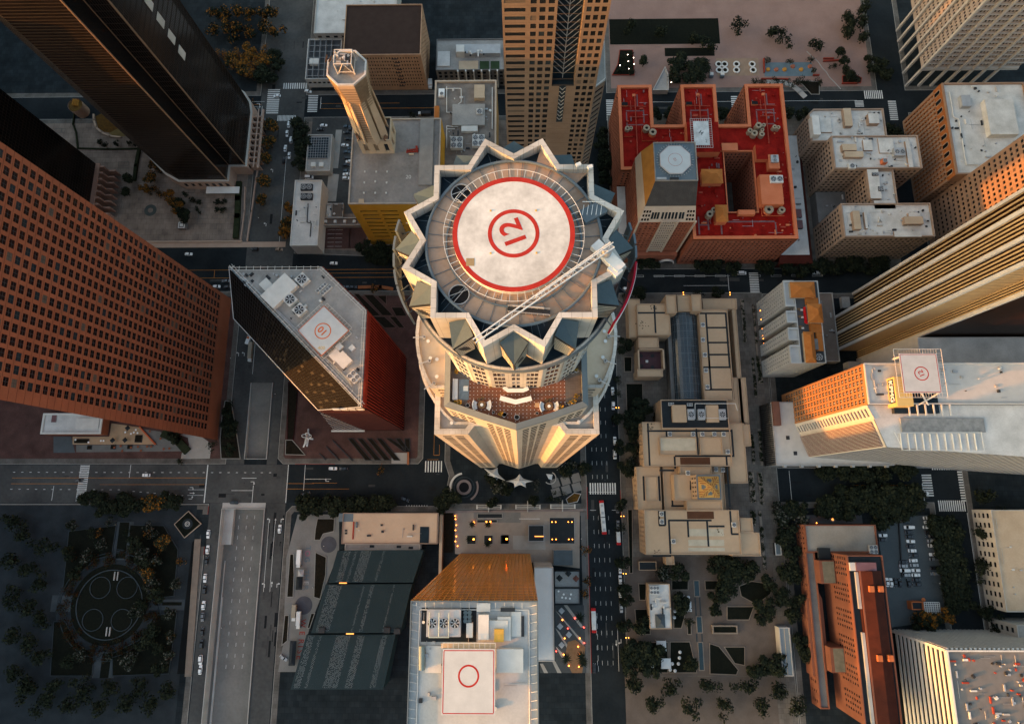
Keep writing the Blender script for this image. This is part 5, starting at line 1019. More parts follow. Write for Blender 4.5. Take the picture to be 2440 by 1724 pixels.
# brown building with orange frieze, far right
FRZ=mat('orange_frieze',(.30,.10,.03),.8,.2,scale=.4);TANB=mat('tan_brick',(.24,.145,.095),.85,rgb2=(.30,.19,.13),scale=.2)
b=blk('office_building','tan brick building with an orange arched frieze under its roof at the right edge','office building',(276.6,199,330,264.4),42,TANB,WR,{'W':dict(n=20,f=10,w=.55,h=.5,d=.3,z0=2,z1=34,m=1),'S':dict(n=14,f=10,w=.55,h=.5,d=.3,z0=2,z1=34)},par=(1.2,1));mb=MB();mb.box(276.35,199,34.6,276.6,264.4,41.9)
b.add('frieze',mb,FRZ);mb=MB()
for i in range(20):y=201+i*3.2;mb.box(276.2,y-.25,2,276.6,y+.25,34.5);
b.add('pilaster',mb,FRZ)
for i in range(10):
    y=203.2+i*6.3;mb=MB()
    for s in(-1,1):
        mb.box(276.1,y+s*1.5-.2,35.2,276.34,y+s*1.5+.2,39.4)
    for k in range(8):a=PI*k/8;c=PI*(k+1)/8;mb.poly([(276.1,y+1.7*math.cos(a),39.4+1.7*math.sin(a)),(276.1,y+1.7*math.cos(c),39.4+1.7*math.sin(c)),(276.1,y+1.2*math.cos(c),39.4+1.2*math.sin(c)),(276.1,y+1.2*math.cos(a),39.4+1.2*math.sin(a))][::-1])
    o=b.add('arch',mb,ALM);b.add('window',MB().quad((276.3,y+1.2,35.2),(276.3,y-1.2,35.2),(276.3,y-1.2,40.2),(276.3,y+1.2,40.2)),GLASSD,o)
b.clutter((279,202,318,262),42,50,61);b.hut((300,225,318,250),42,4,WR);b.hut((286,246,292,254),42,3,METAL);b.pipes([(281,258,42.6),(281,240,42.6),(284,238,42.6),(284,206,42.6),(292,206,42.6)],.3,OFFW)
b=blk('office_tower','tan grid fronted tower at the right edge behind the gold striped tower','skyscraper',(283.2,160,340,198.6),120,TANB,ROOFG,{'W':dict(n=11,f=27,w=.6,h=.45,d=.35,z0=4,z1=118,m=1.4)})
# white tower on legs, top right
WT=mat('white_precast',(.40,.37,.34),.75,.08);PCH=mat('beige_precast',(.32,.26,.22),.8,.1);fx,fy=270.6,287.2  # main wall tone is darker than the white piers
b=blk('office_tower','white precast tower raised on slanting legs at the top right corner','skyscraper',(283,294,350,350),120,PCH,ROOFG,{'S':dict(n=30,f=24,w=.55,h=.5,d=.4,z0=20,z1=118,m=.5),'W':dict(n=24,f=24,w=.55,h=.5,d=.4,z0=20,z1=118,m=.5)},z0=18);mb=MB()
for i in range(7):mb.box(282+i*9,292.4,0,283.6+i*9,294-.02,120)
b.add('pier',mb,WT);mb=MB()
for i in range(1,6):mb.box(281.4,294+i*9,0,283-.02,295.6+i*9,120)
b.add('pier',mb,WT);mb=MB();hribs(mb,(283,294),(350,294),[19+i*4.1 for i in range(25)],.7,.5);mb.box(282,293,17,350,294,19);b.add('spandrel',mb,WT)
# gold striped tower
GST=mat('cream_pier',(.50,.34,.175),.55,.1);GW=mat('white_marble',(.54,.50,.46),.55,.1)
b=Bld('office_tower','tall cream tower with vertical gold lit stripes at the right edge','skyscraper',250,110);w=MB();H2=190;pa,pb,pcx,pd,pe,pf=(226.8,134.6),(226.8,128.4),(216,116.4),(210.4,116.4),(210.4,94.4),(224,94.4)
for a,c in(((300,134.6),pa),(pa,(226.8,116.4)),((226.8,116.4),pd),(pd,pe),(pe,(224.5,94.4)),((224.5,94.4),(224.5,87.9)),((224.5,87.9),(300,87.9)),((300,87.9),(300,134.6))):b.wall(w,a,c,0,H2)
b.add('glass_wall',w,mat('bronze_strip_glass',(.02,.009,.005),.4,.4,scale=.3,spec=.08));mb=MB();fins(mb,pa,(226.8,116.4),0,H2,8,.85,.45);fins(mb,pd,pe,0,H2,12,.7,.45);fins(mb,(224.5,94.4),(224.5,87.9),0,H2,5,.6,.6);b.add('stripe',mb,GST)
mb=MB()
for p in((226.6,134.2),(226.6,117.2),(210.1,116.2),(210.1,105),(210.1,94.6),(224.3,88.2)):mb.box(p[0]-1.1,p[1]-.9,0,p[0]+.5,p[1]+.9,H2)
b.add('corner_pier',mb,GW);mb=MB();hribs(mb,(210.8,94.4),(224,94.4),[3+i*2.1 for i in range(88)],1.2,.3);b.add('spandrel',mb,GST);b.roof([(226.8,87.9),(300,87.9),(300,134.6),(226.8,134.6)],H2,ROOFG);b.roof([(210.4,94.4),(226.8,94.4),(226.8,116.4),(210.4,116.4)],H2,ROOFG)
b=blk('office_tower','smooth pale windowless tower base below the gold striped tower','building',[(222,78),(226,72),(330,72),(330,86.8),(222,86.8)],66,GW,ROOFW);mb=MB();mb.box(214,66,0,222,86,7);b.add('low_roof',mb,CONC)
# gap roofs between the striped tower and the orange roofed hotel
b=blk('low_annex','low brown roofs with ducts between the orange roofed hotel and the gold striped tower','annex',(187,86,209,133),6,CONC,mat('dusty_brown_roof',(.17,.13,.105),.95,rgb2=(.23,.18,.15)));b.clutter((188,88,208,131),6,26,71);b.hut(rc(B4(985,925),B4(1075,1030),8),6,3,ROOFG);b.hut((188.2,104,192,120),6,3,OFFW)
# orange tiled hotel with the white finger wings
HW=mat('pale_hotel_wall',(.36,.37,.365),.8,rgb2=(.44,.445,.435),scale=.2);OT=mat('orange_clay_tiles',(.36,.115,.025),.75,rgb2=(.46,.17,.045),scale=.4,bump=.3);z=44
b=Bld('hotel','white finger winged hotel with orange tiled roofs and a roof terrace','hotel',172,102);w=MB();fg=((112.2,128.0),(102.0,108.8),(91.2,98.4),(77.0,87.6))
cr_=[(166,76.9),(181,76.9),(181,128),(166,128)];b.walls(w,cr_,0,z,{0:dict(n=8,f=12,w=.3,h=.4,d=.3,z0=3,z1=42),3:dict(n=20,f=12,w=.35,h=.45,d=.3,z0=3,z1=42)})
for y0,y1 in fg:n_=max(2,int((y1-y0)/2.6));b.walls(w,[(160.4,y0),(165.98,y0),(165.98,y1),(160.4,y1)],0,z,{3:dict(n=n_,f=13,w=.34,h=.42,d=.3,z0=3,z1=42,m=.5)});w.poly([(160.4,y0,z),(165.98,y0,z),(165.98,y1,z),(160.4,y1,z)])
b.add('wall',w,HW);b.windows();b.roof(cr_,z,mat('dark_terrace',(.07,.072,.075),.9));b.parapet(cr_,z,1,.5,HW)
for y0,y1 in fg:b.add('finger_cornice',MB().box(160.1,y0-.3,z-.5,166.4,y0+.8,z+1.1).box(160.1,y1-.8,z-.5,166.4,y1+.3,z+1.1).box(160,y0+.81,z-.5,160.9,y1-.81,z+1.1),HW)
def hp(b,a,c,z0,z1):r=rc(a,c,z0);mb=MB();hip(mb,r,z0,z1,.4);b.add('tiled_roof',mb,OT);b.add('upper_wall',MB().box(r[0],r[1],z,r[2],r[3],z0),mat('warm_hotel_wall',(.42,.33,.23),.8))
hp(b,B4(500,782),B4(740,922),47,50.5);hp(b,B4(665,995),B4(815,1165),48.5,52.5);hp(b,B4(628,1262),B4(748,1552),47,49.5)
for a,c in((B4(650,925),B4(785,994)),(B4(690,1168),B4(832,1262)),(B4(750,1264),B4(835,1440))):r=rc(a,c,46);mb=MB();mb.add([(r[0],r[1],46),(r[2],r[1],44.6),(r[2],r[3],44.6),(r[0],r[3],46),(r[0],r[1],44),(r[0],r[3],44)],[(0,1,2,3),(5,4,0,3)]);b.add('tiled_roof',mb,OT)
b.ac(*at(B4(780,1500),46),44,4.6,4.6,1.6,1,1,METD);b.ac(*at(B4(690,1530),46),44,3,3,1.2,1,1,ROOFT);b.hut(rc(B4(715,1325),B4(775,1430),46),44,2,CONCD)
SR=mat('sign_lettering_red',(.50,.01,.015),.5,.1);x,y=at(B4(650,1080),47);b.add('sign_board',MB().box(x-.25,y-5.4,44.5,x-.05,y+4.2,47.6),SR);b.add('sign_emblem',MB().cyl(*at(B4(660,1165),46.5),46.2,46.6,1.1,24),SR)
tb=0
for i,p in enumerate((B4(580,1040),B4(605,1050),B4(590,1110),B4(610,1120),B4(600,1210),B4(615,1225))):
    x,y=at(p,z);s=thing('terrace_table',ORD[i]+' table from the top on the roof terrace of the orange roofed hotel','table',(x,y,z),'tables on the hotel roof terrace');MB().cbox(x,y,z+.7,1.5,1.1,.06).build('table_top',OFFW if i%2 else WICK,s);MB().cbox(x,y,z,.2,.2,.7).build('pedestal',METD,s);MB().cbox(x-1.1,y,z+.05,.5,1.2,.42).build('bench',WICK,s)
# ---------------------------------------------------------------- white tower with the yellow sign wall
WTW=mat('white_tower_panel',(.50,.47,.43),.7,.08);CRF=mat('sun_warmed_frame_wall',(.32,.15,.065),.7,rgb2=(.38,.185,.085),scale=.2);RFIN=mat('rust_fin',(.13,.03,.02),.6,.15)  # brownish frame wall pushed orange to carry the sunset light
z=100;b=Bld('office_tower','white stepped office tower with a gridded cream face, yellow sign wall and roof helipad','office tower',230,40)
f0,f1,f2,f3=(171.6,65.0),(171.6,44.2),(174.6,37.2),(179.2,23.6)
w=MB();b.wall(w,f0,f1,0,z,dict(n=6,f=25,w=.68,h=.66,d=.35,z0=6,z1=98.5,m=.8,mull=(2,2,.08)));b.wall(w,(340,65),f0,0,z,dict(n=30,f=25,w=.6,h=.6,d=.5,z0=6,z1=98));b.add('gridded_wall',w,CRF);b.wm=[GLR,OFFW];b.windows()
w=MB();b.wall(w,f1,f2,0,z-1,dict(n=1,f=24,w=.66,h=.55,d=.6,z0=16,z1=97,m=.6));b.wall(w,f2,f3,0,z-2);b.add('wall',w,WTW);w=MB();b.wall(w,f3,(340,12),0,z-2,dict(n=40,f=24,w=.62,h=.6,d=.1));b.add('wall',w,METAL);b.wm=[GLASSB,METD];b.windows()
w=MB();u,wv,l=frame(f2,f3);w.obox(f2,u,wv,.8,l-.8,16,96,0,.06);b.add('ribbed_glass',w,GLASSB);w=MB()
for i in range(19):q=.9+(l-1.8)*i/18;w.obox(f2,u,wv,q-.12,q+.12,16,96,.06,.9)
b.add('rib',w,RFIN);w=MB()
for i in range(19):q=.9+(l-1.8)*i/18;w.obox(f2,u,wv,q+.12,q+.3,16,96,.06,.95)
b.add('rib_edge',w,METW)
ro=[f0,f1,(340,44.2),(340,65)];b.roof(ro,z,WTW);b.parapet(ro,z,1,.6,WTW);r2=[f1,f2,f3,(340,12),(340,44.19)];b.roof(r2,z-1.5,ROOFW)
rs=rc(C4(1340,300),C4(1500,570),104);mb=MB().box(182.2,42.6,z-1.4,190,57.0,106.5);b.add('sign_wall',mb,mat('pale_yellow_panel',(.56,.40,.15),.7,.08));b.add('sign_board',MB().box(182.0,44.4,101.2,182.19,56.0,105.4),mat('navy_sign',(.03,.045,.075),.5));text('sign_lettering','KPMG',WHITE,181.95,50.2,103.3,4.0,0,b.root,.08,upright=Matrix(((0,0,-1,0),(-1,0,0,0),(0,1,0,0),(0,0,0,1))).to_4x4(),bold=.08)
pc=rc(B4(1570,1487),C4(1945,327),108);pad=b.helipad((pc[0]+pc[2])/2,(pc[1]+pc[3])/2,108,pc[2]-pc[0]+2,pc[3]-pc[1]+2,PADG,PRED,.28);x,y=at(C4(1768,160),108);b.add('painted_ring',MB().ring(x,y,108.004,108.012,3.0,3.5,40),PRED,pad);text('painted_number','12',PRED,x,y,108.01,3.4,math.radians(112),pad,.004,bold=.08)
mb=MB()
for i in range(15):
    t=i/14;yy=pc[1]-1+(pc[3]-pc[1]+2)*t;xx=pc[0]-1+(pc[2]-pc[0]+2)*t
    mb.tube((pc[0]-3.4,yy,107.9),(pc[0]-1,yy,107.9),.07,4);mb.tube((pc[2]+1,yy,107.9),(pc[2]+3.4,yy,107.9),.07,4);mb.tube((xx,pc[3]+1,107.9),(xx,pc[3]+3.2,107.9),.07,4);mb.tube((xx,pc[1]-3.2,107.9),(xx,pc[1]-1,107.9),.07,4)
mb.path([(pc[0]-3.4,pc[1]-3.2,108),(pc[2]+3.4,pc[1]-3.2,108),(pc[2]+3.4,pc[3]+3.2,108),(pc[0]-3.4,pc[3]+3.2,108),(pc[0]-3.4,pc[1]-3.2,108)],.13);b.add('net_frame',mb,OFFW,pad)
mb=MB();[mb.tube((x_,y_,98.5),(x_,y_,107.6),.5)for x_ in(pc[0]+1,pc[2]-1)for y_ in(pc[1],pc[3])];mb.tube((pc[0]+8,pc[1]-1,107),(pc[2],pc[1]-7,99),.4);mb.tube((pc[2],pc[1]-1,107),(pc[0]+8,pc[1]-7,99),.4);b.add('pad_truss',mb,OFFW,pad)
b.hut(rc(C4(1490,290),C4(1960,540),102),z-1.4,2.2,METD,SLATE);mb=MB();[mb.box(190.5+i*4,38.6,z+.9,191.2+i*4,44,z+1.3)for i in range(6)];b.add('roof_beam',mb,OFFW);b.hut(rc(C4(2060,340),C4(2190,400),101),z-1.4,1.2,WTW,METD);b.hut(rc(C4(1570,590),C4(2400,725),100),z-1.4,.7,METAL,mat('mottled_grey_roof',(.15,.155,.155),.95,rgb2=(.30,.30,.29),scale=.5));b.pipes([(175.5,62,z+.6),(176,50,z+.6)],.3,METAL);b.clutter((174,46,181,64),z,8,81);b.clutter((206,46,240,63),z,16,82);mb=MB()
for i in range(11):x_=186+i*3.6;mb.box(x_,22,z-1.4,x_+.3,30,z-.6)
b.add('roof_truss',mb,METW);b.add('roof_rail',MB().path([(183,30.5,z),(225,30.5,z),(225,21.5,z),(186,22,z),(183,30.5,z)],.16),METW)
pr=(157.6,18.6,229.8,58.0);w=MB();b.walls(w,rpoly(pr),0,16);b.add('podium',w,mat('grey_podium_panel',(.22,.23,.235),.7,.1));b.roof(rpoly(pr),16,WTW,'podium_roof');b.parapet(rpoly(pr),16,.8,.5,METAL);mb=MB();fins(mb,(157.6,58),(157.6,18.6),0,16,30,.35,1.6);b.add('podium_fin',mb,METD)
for i in range(7):b.add('roof_buttress',MB().cbox(163+i*10.4,18.4,14.5,1.6,1.9,2.4),METAL)
for p in(C4(475,780),C4(548,930)):b.add('roof_hatch',MB().cbox(*at(p,16),16,2.2,2.4,.2),METD)
b.add('podium_stair_roof',MB().box(157.8,43,16,162,58,19),mat('brown_panel',(.15,.075,.055),.7))
# ---------------------------------------------------------------- beige library
LIB=mat('library_stucco',(.36,.25,.165),.85,rgb2=(.43,.305,.205),scale=.12);LR=mat('beige_library_roof',(.42,.285,.178),.9,rgb2=(.50,.35,.225),scale=.06);GUT=mat('dark_gutter',(.020,.024,.027),.6)
b=Bld('library','sprawling beige stepped library with dark gutters, a glass barrel vault and a tiled pyramid tower','library',108,40)
def lb(a,c,z,wn=None,z0=0.0,rm=None,zr=None,m=None):
    r=rc(a,c,z)if len(a)==2 else a;w=MB();b.walls(w,rpoly(r),z0,z,wn);b.add('wall',w,m or LIB);b.roof(rpoly(r),z-.02,rm or LR);b.parapet(rpoly(r),z-.02,.7,.45,m or LIB);return r
wq=lambda n,f=3:dict(n=n,f=f,w=.4,h=.5,d=.4,z0=3)
lb(B3(1200,945),B3(1330,1310),12);lb(B3(1285,990),B3(1615,1290),17);lb(B3(1565,905),B3(1672,1080),20);lb(B3(1674,905),B3(1805,1060),17);lb(B3(1810,900),B3(1915,1060),21);lb(B3(1917,940),B3(2255,1040),13.5)
lb(B3(1882,1042),C3(2225,415),17);lb(B3(2195,945),C3(2330,640),13);lb(B3(1300,1312),B3(1500,1415),14)
r=rc(B3(1295,1420),C3(1560,118),14);mb=MB();mb.box(r[0],r[1],0,r[0]+1,r[3],14);mb.box(r[2]-1,r[1],0,r[2],r[3],14);mb.box(r[0],r[3]-.7,0,r[2],r[3],14);b.add('court_wall',mb,LIB);b.add('court_floor',MB().box(r[0]+1,r[1],0,r[2]-1,r[3]-.7,8),mat('plum_paving',(.085,.045,.05),.9));lb(C3(1290,120),C3(1540,190),14)
for p in(B3(1327,1490),B3(1437,1490),B3(1330,1590),C3(1437,100)):b.add('planter',MB().cyl(*at(p,8),8,8.6,1.2,14),METD)
b.add('court_table',MB().cbox(*at(B3(1383,1545),8),8,1.6,1.6,.8),OFFW)
vr=rc(B3(1632,1075),C3(1930,405),15);vx,vw=(vr[0]+vr[2])/2,(vr[2]-vr[0])/2;mb=MB();N_=12
for i in range(N_):
    a,c=PI*i/N_,PI*(i+1)/N_;mb.quad((vx+vw*math.cos(a),vr[1],10+6*math.sin(a)),(vx+vw*math.cos(c),vr[1],10+6*math.sin(c)),(vx+vw*math.cos(c),vr[3],10+6*math.sin(c)),(vx+vw*math.cos(a),vr[3],10+6*math.sin(a)))
for yy in(vr[1],vr[3]):mb.poly([(vx+vw*math.cos(PI*i/N_),yy,10+6*math.sin(PI*i/N_))for i in range(N_+1)])
b.add('barrel_vault',mb,mat('vault_glass',(.018,.028,.036),.2,.3,spec=.6));mb=MB();n_=46
for j in range(n_+1):
    yy=vr[1]+(vr[3]-vr[1])*j/n_
    for i in range(N_):a,c=PI*i/N_,PI*(i+1)/N_;mb.tube((vx+vw*math.cos(a),yy,10.06+6*math.sin(a)),(vx+vw*math.cos(c),yy,10.06+6*math.sin(c)),.07 if j%4 else .2,4)
for i in range(1,N_):a=PI*i/N_;mb.tube((vx+vw*math.cos(a),vr[1],10.06+6*math.sin(a)),(vx+vw*math.cos(a),vr[3],10.06+6*math.sin(a)),.08 if i!=6 else .22,4)
b.add('vault_rib',mb,mat('steel_rib',(.13,.15,.16),.5));b.add('gutter_walk',MB().box(vr[0]-2.4,vr[1],0,vr[0]-.05,vr[3],9.6).box(vr[2]+.05,vr[1],0,vr[2]+1.2,vr[3],11),CONCD)
lb(C3(1515,415),C3(2180,690),21,rm=GUT);r=rc(C3(1515,415),C3(2180,690),21)
for a,c,h in((C3(1625,465),C3(1770,630),2.4),(C3(1955,465),C3(2085,630),2)):b.hut(rc(a,c,23),21,h,LIB,LR)
for p in(C3(1812,555),C3(1912,555),C3(2115,555)):b.ac(*at(p,24),21,4.2,6.6,3,1,1,METAL)
for p in(C3(1620,455),C3(1800,460)):b.ac(*at(p,22),21,3.4,1.8,1,2,1,OFFW)
b.pipes([(*at(p,23),23)for p in(C3(1850,600),C3(1850,450),C3(2240,450),C3(2260,520))],.22,OFFW);b.pipes([(*at(p,23),23)for p in(C3(1950,480),C3(1950,590),C3(2170,590))],.16,OFFW)
lb(C3(1335,630),C3(2210,1055),19,{3:wq(9),0:None});lb(C3(1503,775),C3(1870,945),20.4,z0=19);lb(C3(1890,775),C3(2120,945),20.4,z0=19)
lb(C3(1280,1060),C3(1530,1475),15,{3:wq(8,2)});lb(C3(1365,1155),C3(1495,1390),15.6,z0=15);lb(C3(1535,1062),C3(2150,1500),15);lb(C3(1640,1135),C3(2110,1385),23,z0=15);lb(C3(1700,1060),C3(2010,1134),21,z0=15);lb(C3(1765,1388),C3(2115,1480),20,z0=15)
r=rc(C3(1685,975),C3(1975,1045),14);b.add('light_well',MB().box(r[0],r[1]+.2,18.9,r[2],r[3],19.02),mat('rust_well',(.10,.045,.025),.9));r=rc(C3(1750,1490),C3(2010,1560),14);b.add('light_well',MB().box(r[0],r[1],18.9,r[2],r[3],19.05),mat('rust_well',(.1,.05,.02)))
lb(C3(1355,1478),D3(2300,448),19,{3:wq(9),0:dict(n=16,f=3,w=.4,h=.5,d=.4,z0=3)});lb(C3(2150,640),C3(2360,1220),16);lb(D4(10,95),D4(140,235),17);lb(D4(-80,235),D4(215,462),16);lb(D3(1565,462),D3(1650,545),9,z0=0);lb(C4(-120,650),C4(120,860),15);lb(C4(-200,200),C4(100,640),13)
def gut(z,*segs):
    mb=MB()
    for a,c in segs:
        p,q=at(a,z),at(c,z)
        if abs(p[0]-q[0])>abs(p[1]-q[1]):y=(p[1]+q[1])/2;mb.box(min(p[0],q[0]),y-.55,z,max(p[0],q[0]),y+.55,z+.06)
        else:x=(p[0]+q[0])/2;mb.box(x-.55,min(p[1],q[1]),z,x+.55,max(p[1],q[1]),z+.075)
    b.add('gutter',mb,GUT)
gut(17,(B3(1295,1075),B3(1560,1075)),(B3(1455,1000),B3(1470,1270)));gut(17,(B3(1885,1080),B3(2150,1080)),(B3(1945,1080),B3(2000,1610)),(B3(2140,1080),B3(2190,1610)),(B3(1955,1218),B3(2160,1218)),(B3(1970,1362),B3(2180,1362)),(B3(1985,1478),B3(2190,1478)),(C3(1930,100),C3(2200,100)),(C3(1945,315),C3(2215,315)),(C3(1990,0),C3(2000,320)),(C3(2190,0),C3(2225,410)))
gut(19,(C3(1380,640),C3(1425,1050)),(C3(1385,714),C3(2205,714)),(C3(1575,714),C3(1575,770)),(C3(1860,690),C3(1880,945)),(C3(2200,700),C3(2225,950)),(C3(1655,958),C3(2230,955)),(C3(1655,960),C3(1655,1080)),(C3(1505,1095),C3(1650,1095)),(C3(2140,960),C3(2200,1450)));gut(15,(C3(1350,1150),C3(1360,1385)),(C3(1500,1150),C3(1510,1390)),(C3(1610,1150),C3(1640,1440)),(C3(1620,1438),C3(1740,1438)))
gut(19,(D3(1590,118),D3(2010,118)),(D3(1595,120),D3(1615,450)),(D3(1440,460),D3(1620,460)),(D3(1780,120),D3(1785,280)),(D3(1965,120),D3(1980,370)),(D3(1980,175),D3(2135,175)),(D3(2190,0),D3(2200,250)),(D3(2200,250),D3(2270,250)),(D3(1500,20),D3(1505,165)),(D3(1500,165),D3(1565,165)),(D3(1560,20),D3(1560,165)))
mb=MB()
for a,c in((D3(1790,200),D3(2130,270)),(D3(1785,305),D3(2135,365)),(D3(1785,380),D3(2140,415)),(C3(1510,780),C3(1860,905))):r=rc(a,c,19.2);mb.quad((r[0],r[1],20.46 if a[1]<1150 else 19.03),(r[2],r[1],20.46 if a[1]<1150 else 19.03),(r[2],r[3],20.46 if a[1]<1150 else 19.03),(r[0],r[3],20.46 if a[1]<1150 else 19.03))
b.add('roof_patch',mb,mat('pale_roof_patch',(.47,.40,.295),.9))
for p,zz in((C3(1605,745),19),(C3(1830,745),19),(C3(1920,745),19),(C3(2035,745),19),(C3(2125,745),19),(C3(2165,915),19),(D3(1525,55),19),(D3(1528,130),19),(D3(1640,320),19),(D3(2225,160),19),(B3(1925,1190),17),(B3(1925,1335),17),(B3(1945,1480),17),(C3(1955,130),17),(C3(1970,290),17),(C3(2050,1085),15),(C3(2120,1090),15),(C3(1780,1120),23)):b.ac(*at(p,zz+1),zz,2.4,2.8,1.3,1,1,OFFW)
b.clutter((76,48,118,100),19.0,0,1)
# tiled pyramid tower
tr=rc(C3(1880,1150),C3(2092,1362),36);tx,ty,hw=(tr[0]+tr[2])/2,(tr[1]+tr[3])/2,(tr[2]-tr[0])/2
w=MB();b.walls(w,rpoly((tx-hw-1,ty-hw-1,tx+hw+1,ty+hw+1)),23,35.4,{0:dict(n=5,f=2,w=.4,h=.7,d=.4),3:dict(n=5,f=2,w=.4,h=.7,d=.4)});b.add('tower_wall',w,LIB);b.windows();b.roof(rpoly((tx-hw-1,ty-hw-1,tx+hw+1,ty+hw+1)),35.4,BLUEG)
YT_=mat('golden_tile',(.46,.26,.075),.5,.1);RT=mat('rust_tile',(.24,.085,.035),.5,.15);BT=mat('slate_blue_tile',(.10,.125,.14),.5);ap=Vector((tx,ty,41.5));cs=[Vector((tx+i*hw,ty+j*hw,35.6))for i,j in((-1,-1),(1,-1),(1,1),(-1,1))]
mb=MB();N_=9
for k in range(4):
    A,B_=cs[k],cs[(k+1)%4]
    for i in range(N_):
        t0,t1=i/N_,(i+1)/N_;m_=2*(N_-i)
        for j in range(m_):
            P_=lambda t,s:A.lerp(B_,s).lerp(ap,t);s0,s1=j/m_,(j+1)/m_;c_=abs((s0+s1)/2-.5);mb.m=(2 if(c_<.13 and 1<i<5)else(0 if c_<.2 and i<6 else((i+j)%2)))
            mb.quad(P_(t0,s0),P_(t0,s1),P_(t1,s1),P_(t1,s0))
b.add('tiled_pyramid',mb,[YT_,RT,BT]);mb=MB();[mb.tube(c_,ap,.2)for c_ in cs];[mb.tube(cs[k],cs[(k+1)%4],.25)for k in range(4)];b.add('ridge',mb,YT_)
for i in range(5):b.add('skylight',MB().box(*at(C3(1800,1215+i*17),23),23.02,*[q+d for q,d in zip(at(C3(1838,1215+i*17),23),(0,1.2))],23.1),GUT)
R5=random.Random(5);SPL=mat('dark_roof_stain',(.13,.095,.06),.95)
for i in range(60):
    x,y=R5.uniform(80,140),R5.uniform(-32,118)
for p,zz in((B3(1350,1200),17),(B3(1450,1015),17),(D3(1480,430),19),(D3(2080,240),19),(C3(1430,670),19),(C3(1625,865),19)):
    x,y=at(p,zz);mb=MB();[mb.cyl(x+R5.gauss(0,1.3),y+R5.gauss(0,1.3),zz+.01+.002*k_,zz+.012+.002*k_,R5.uniform(.1,.6),7)for k_ in range(14)];b.add('roof_stain',mb,SPL)
# ---------------------------------------------------------------- pink slab block, lower right
PK=mat('pink_stucco',(.185,.07,.043),.85,rgb2=(.23,.09,.056),scale=.2);BR=mat('red_brown_roof_tiles',(.034,.011,.008),.8,rgb2=(.060,.017,.011),scale=.25,bump=.3);PAT=mat('pale_patio',(.23,.20,.165),.95,rgb2=(.33,.29,.245),scale=.09)
b=Bld('apartment_block','salmon pink apartment block with a long red brown roof at the lower right','apartment block',195,-60)
r=rc(D4(705,160),D4(1305,425),12);ptr=(173.0,r[1],216,-16.9);w=MB();b.walls(w,rpoly(ptr),0,12,{3:dict(n=5,f=3,w=.35,h=.45,d=.3)});b.walls(w,[(173,-120),(178.5,-120),(178.5,ptr[1]),(173,ptr[1])],0,10,{3:dict(n=16,f=3,w=.3,h=.45,d=.3)});z=31
mr=(187.2,-122,207.5,-33.0);b.walls(w,rpoly(mr),0,z,{3:dict(n=30,f=7,w=.46,h=.52,d=.12,z0=12,z1=30,skip=lambda i,j:i%5==4),2:dict(n=7,f=8,w=.4,h=.45,d=.25,z0=3,z1=30)});b.add('wall',w,PK);b.wm=[GLASSD,OFFW];b.windows()
b.roof(rpoly(ptr),12,PAT,'patio');b.parapet(rpoly(ptr),12,1,.6,PK);b.roof([(173,-120),(178.5,-120),(178.5,ptr[1]),(173,ptr[1])],10,CONCD);b.parapet([(173,-120),(178.5,-120),(178.5,ptr[1]),(173,ptr[1])],10,.9,.7,PK);b.roof(rpoly(mr),z,GUT);b.parapet(rpoly(mr),z,1,.6,PK)
a0=at(D4(1150,610),33)[0];a1=at(D4(1385,610),33)[0];y0=at(D4(1200,605),33)[1];mb=MB();mx=(a0+a1)/2+.3;mb.quad((a0,-122,32.2),(mx,-122,35),(mx,y0,35),(a0,y0,32.2));mb.quad((mx,-122,35),(a1,-122,32.2),(a1,y0,32.2),(mx,y0,35));mb.poly([(a0,y0,32.2),(mx,y0,35),(a1,y0,32.2)]);mb.quad((a0,-122,z),(a0,-122,32.2),(a0,y0,32.2),(a0,y0,z));b.add('tiled_roof',mb,BR)
b.add('terrace_strip',MB().box(190.6,at(D4(1100,970),32)[1],z,192.6,at(D4(1100,615),32)[1],32.4).box(190.6,-122,z,192.6,at(D4(1180,1200),32)[1],32.4),CONC);mb=MB().box(192.7,-122,z,195,y0,32.9);b.add('inner_wall',mb,PK);b.add('lilac_roof',MB().box(at(D4(1140,560),34)[0],y0+.05,z,at(D4(1335,560),34)[0],at(D4(1200,525),34)[1],33.6),mat('lilac_metal',(.15,.085,.10),.5));b.add('white_box',MB().box(at(D4(1075,560),33)[0],y0+.05,z,at(D4(1130,560),33)[0],at(D4(1100,525),33)[1],33),OFFW)
for p in(D4(1285,780),D4(1375,780),D4(1365,1450),D4(1470,1450)):x,y=at(p,35);o=b.add('dormer',MB().cbox(x,y,33,2.6,3.2,2.6),mat('orange_dormer',(.42,.13,.05),.8));b.add('dormer_window',MB().cbox(x+1.2,y,34,.3,1.8,1.2),GLASSD,o)  # sunlit orange of the dormers is put into their colour
for a,c in((D4(775,505),D4(945,730)),(D4(880,1345),D4(1045,1590))):r=rc(a,c,17);b.add('annex_wall',MB().box(r[0],r[1],0,min(r[2],187.1),r[3],17),PK);b.add('annex_roof',MB().box(r[0]+1.8,r[1]+.5,17,min(r[2],187.1)-.4,r[3]-.5,17.1),mat('mossy_roof',(.13,.12,.085),.95,rgb2=(.2,.18,.13),scale=.4))
r=rc(D4(690,740),D4(860,1240),8);mb=MB();mb.prism([(171.5,-103),(178,-103),(181,-98),(181,-60),(178,-53),(173.5,-56),(171.5,-62)],0,9);b.add('curved_arcade',mb,PK);b.add('arcade_roof',MB().prism([(174.5,-100),(177,-100),(179,-96),(179,-62),(177,-57),(175,-60)],9,9.1),mat('dark_slate_walk',(.06,.065,.07),.9));b.hut(rc(D4(770,385),D4(895,495),14),12,2,METD,GUT);b.ac(*at(D4(1310,400),14),12,5,5,1.4,2,2,OFFW)
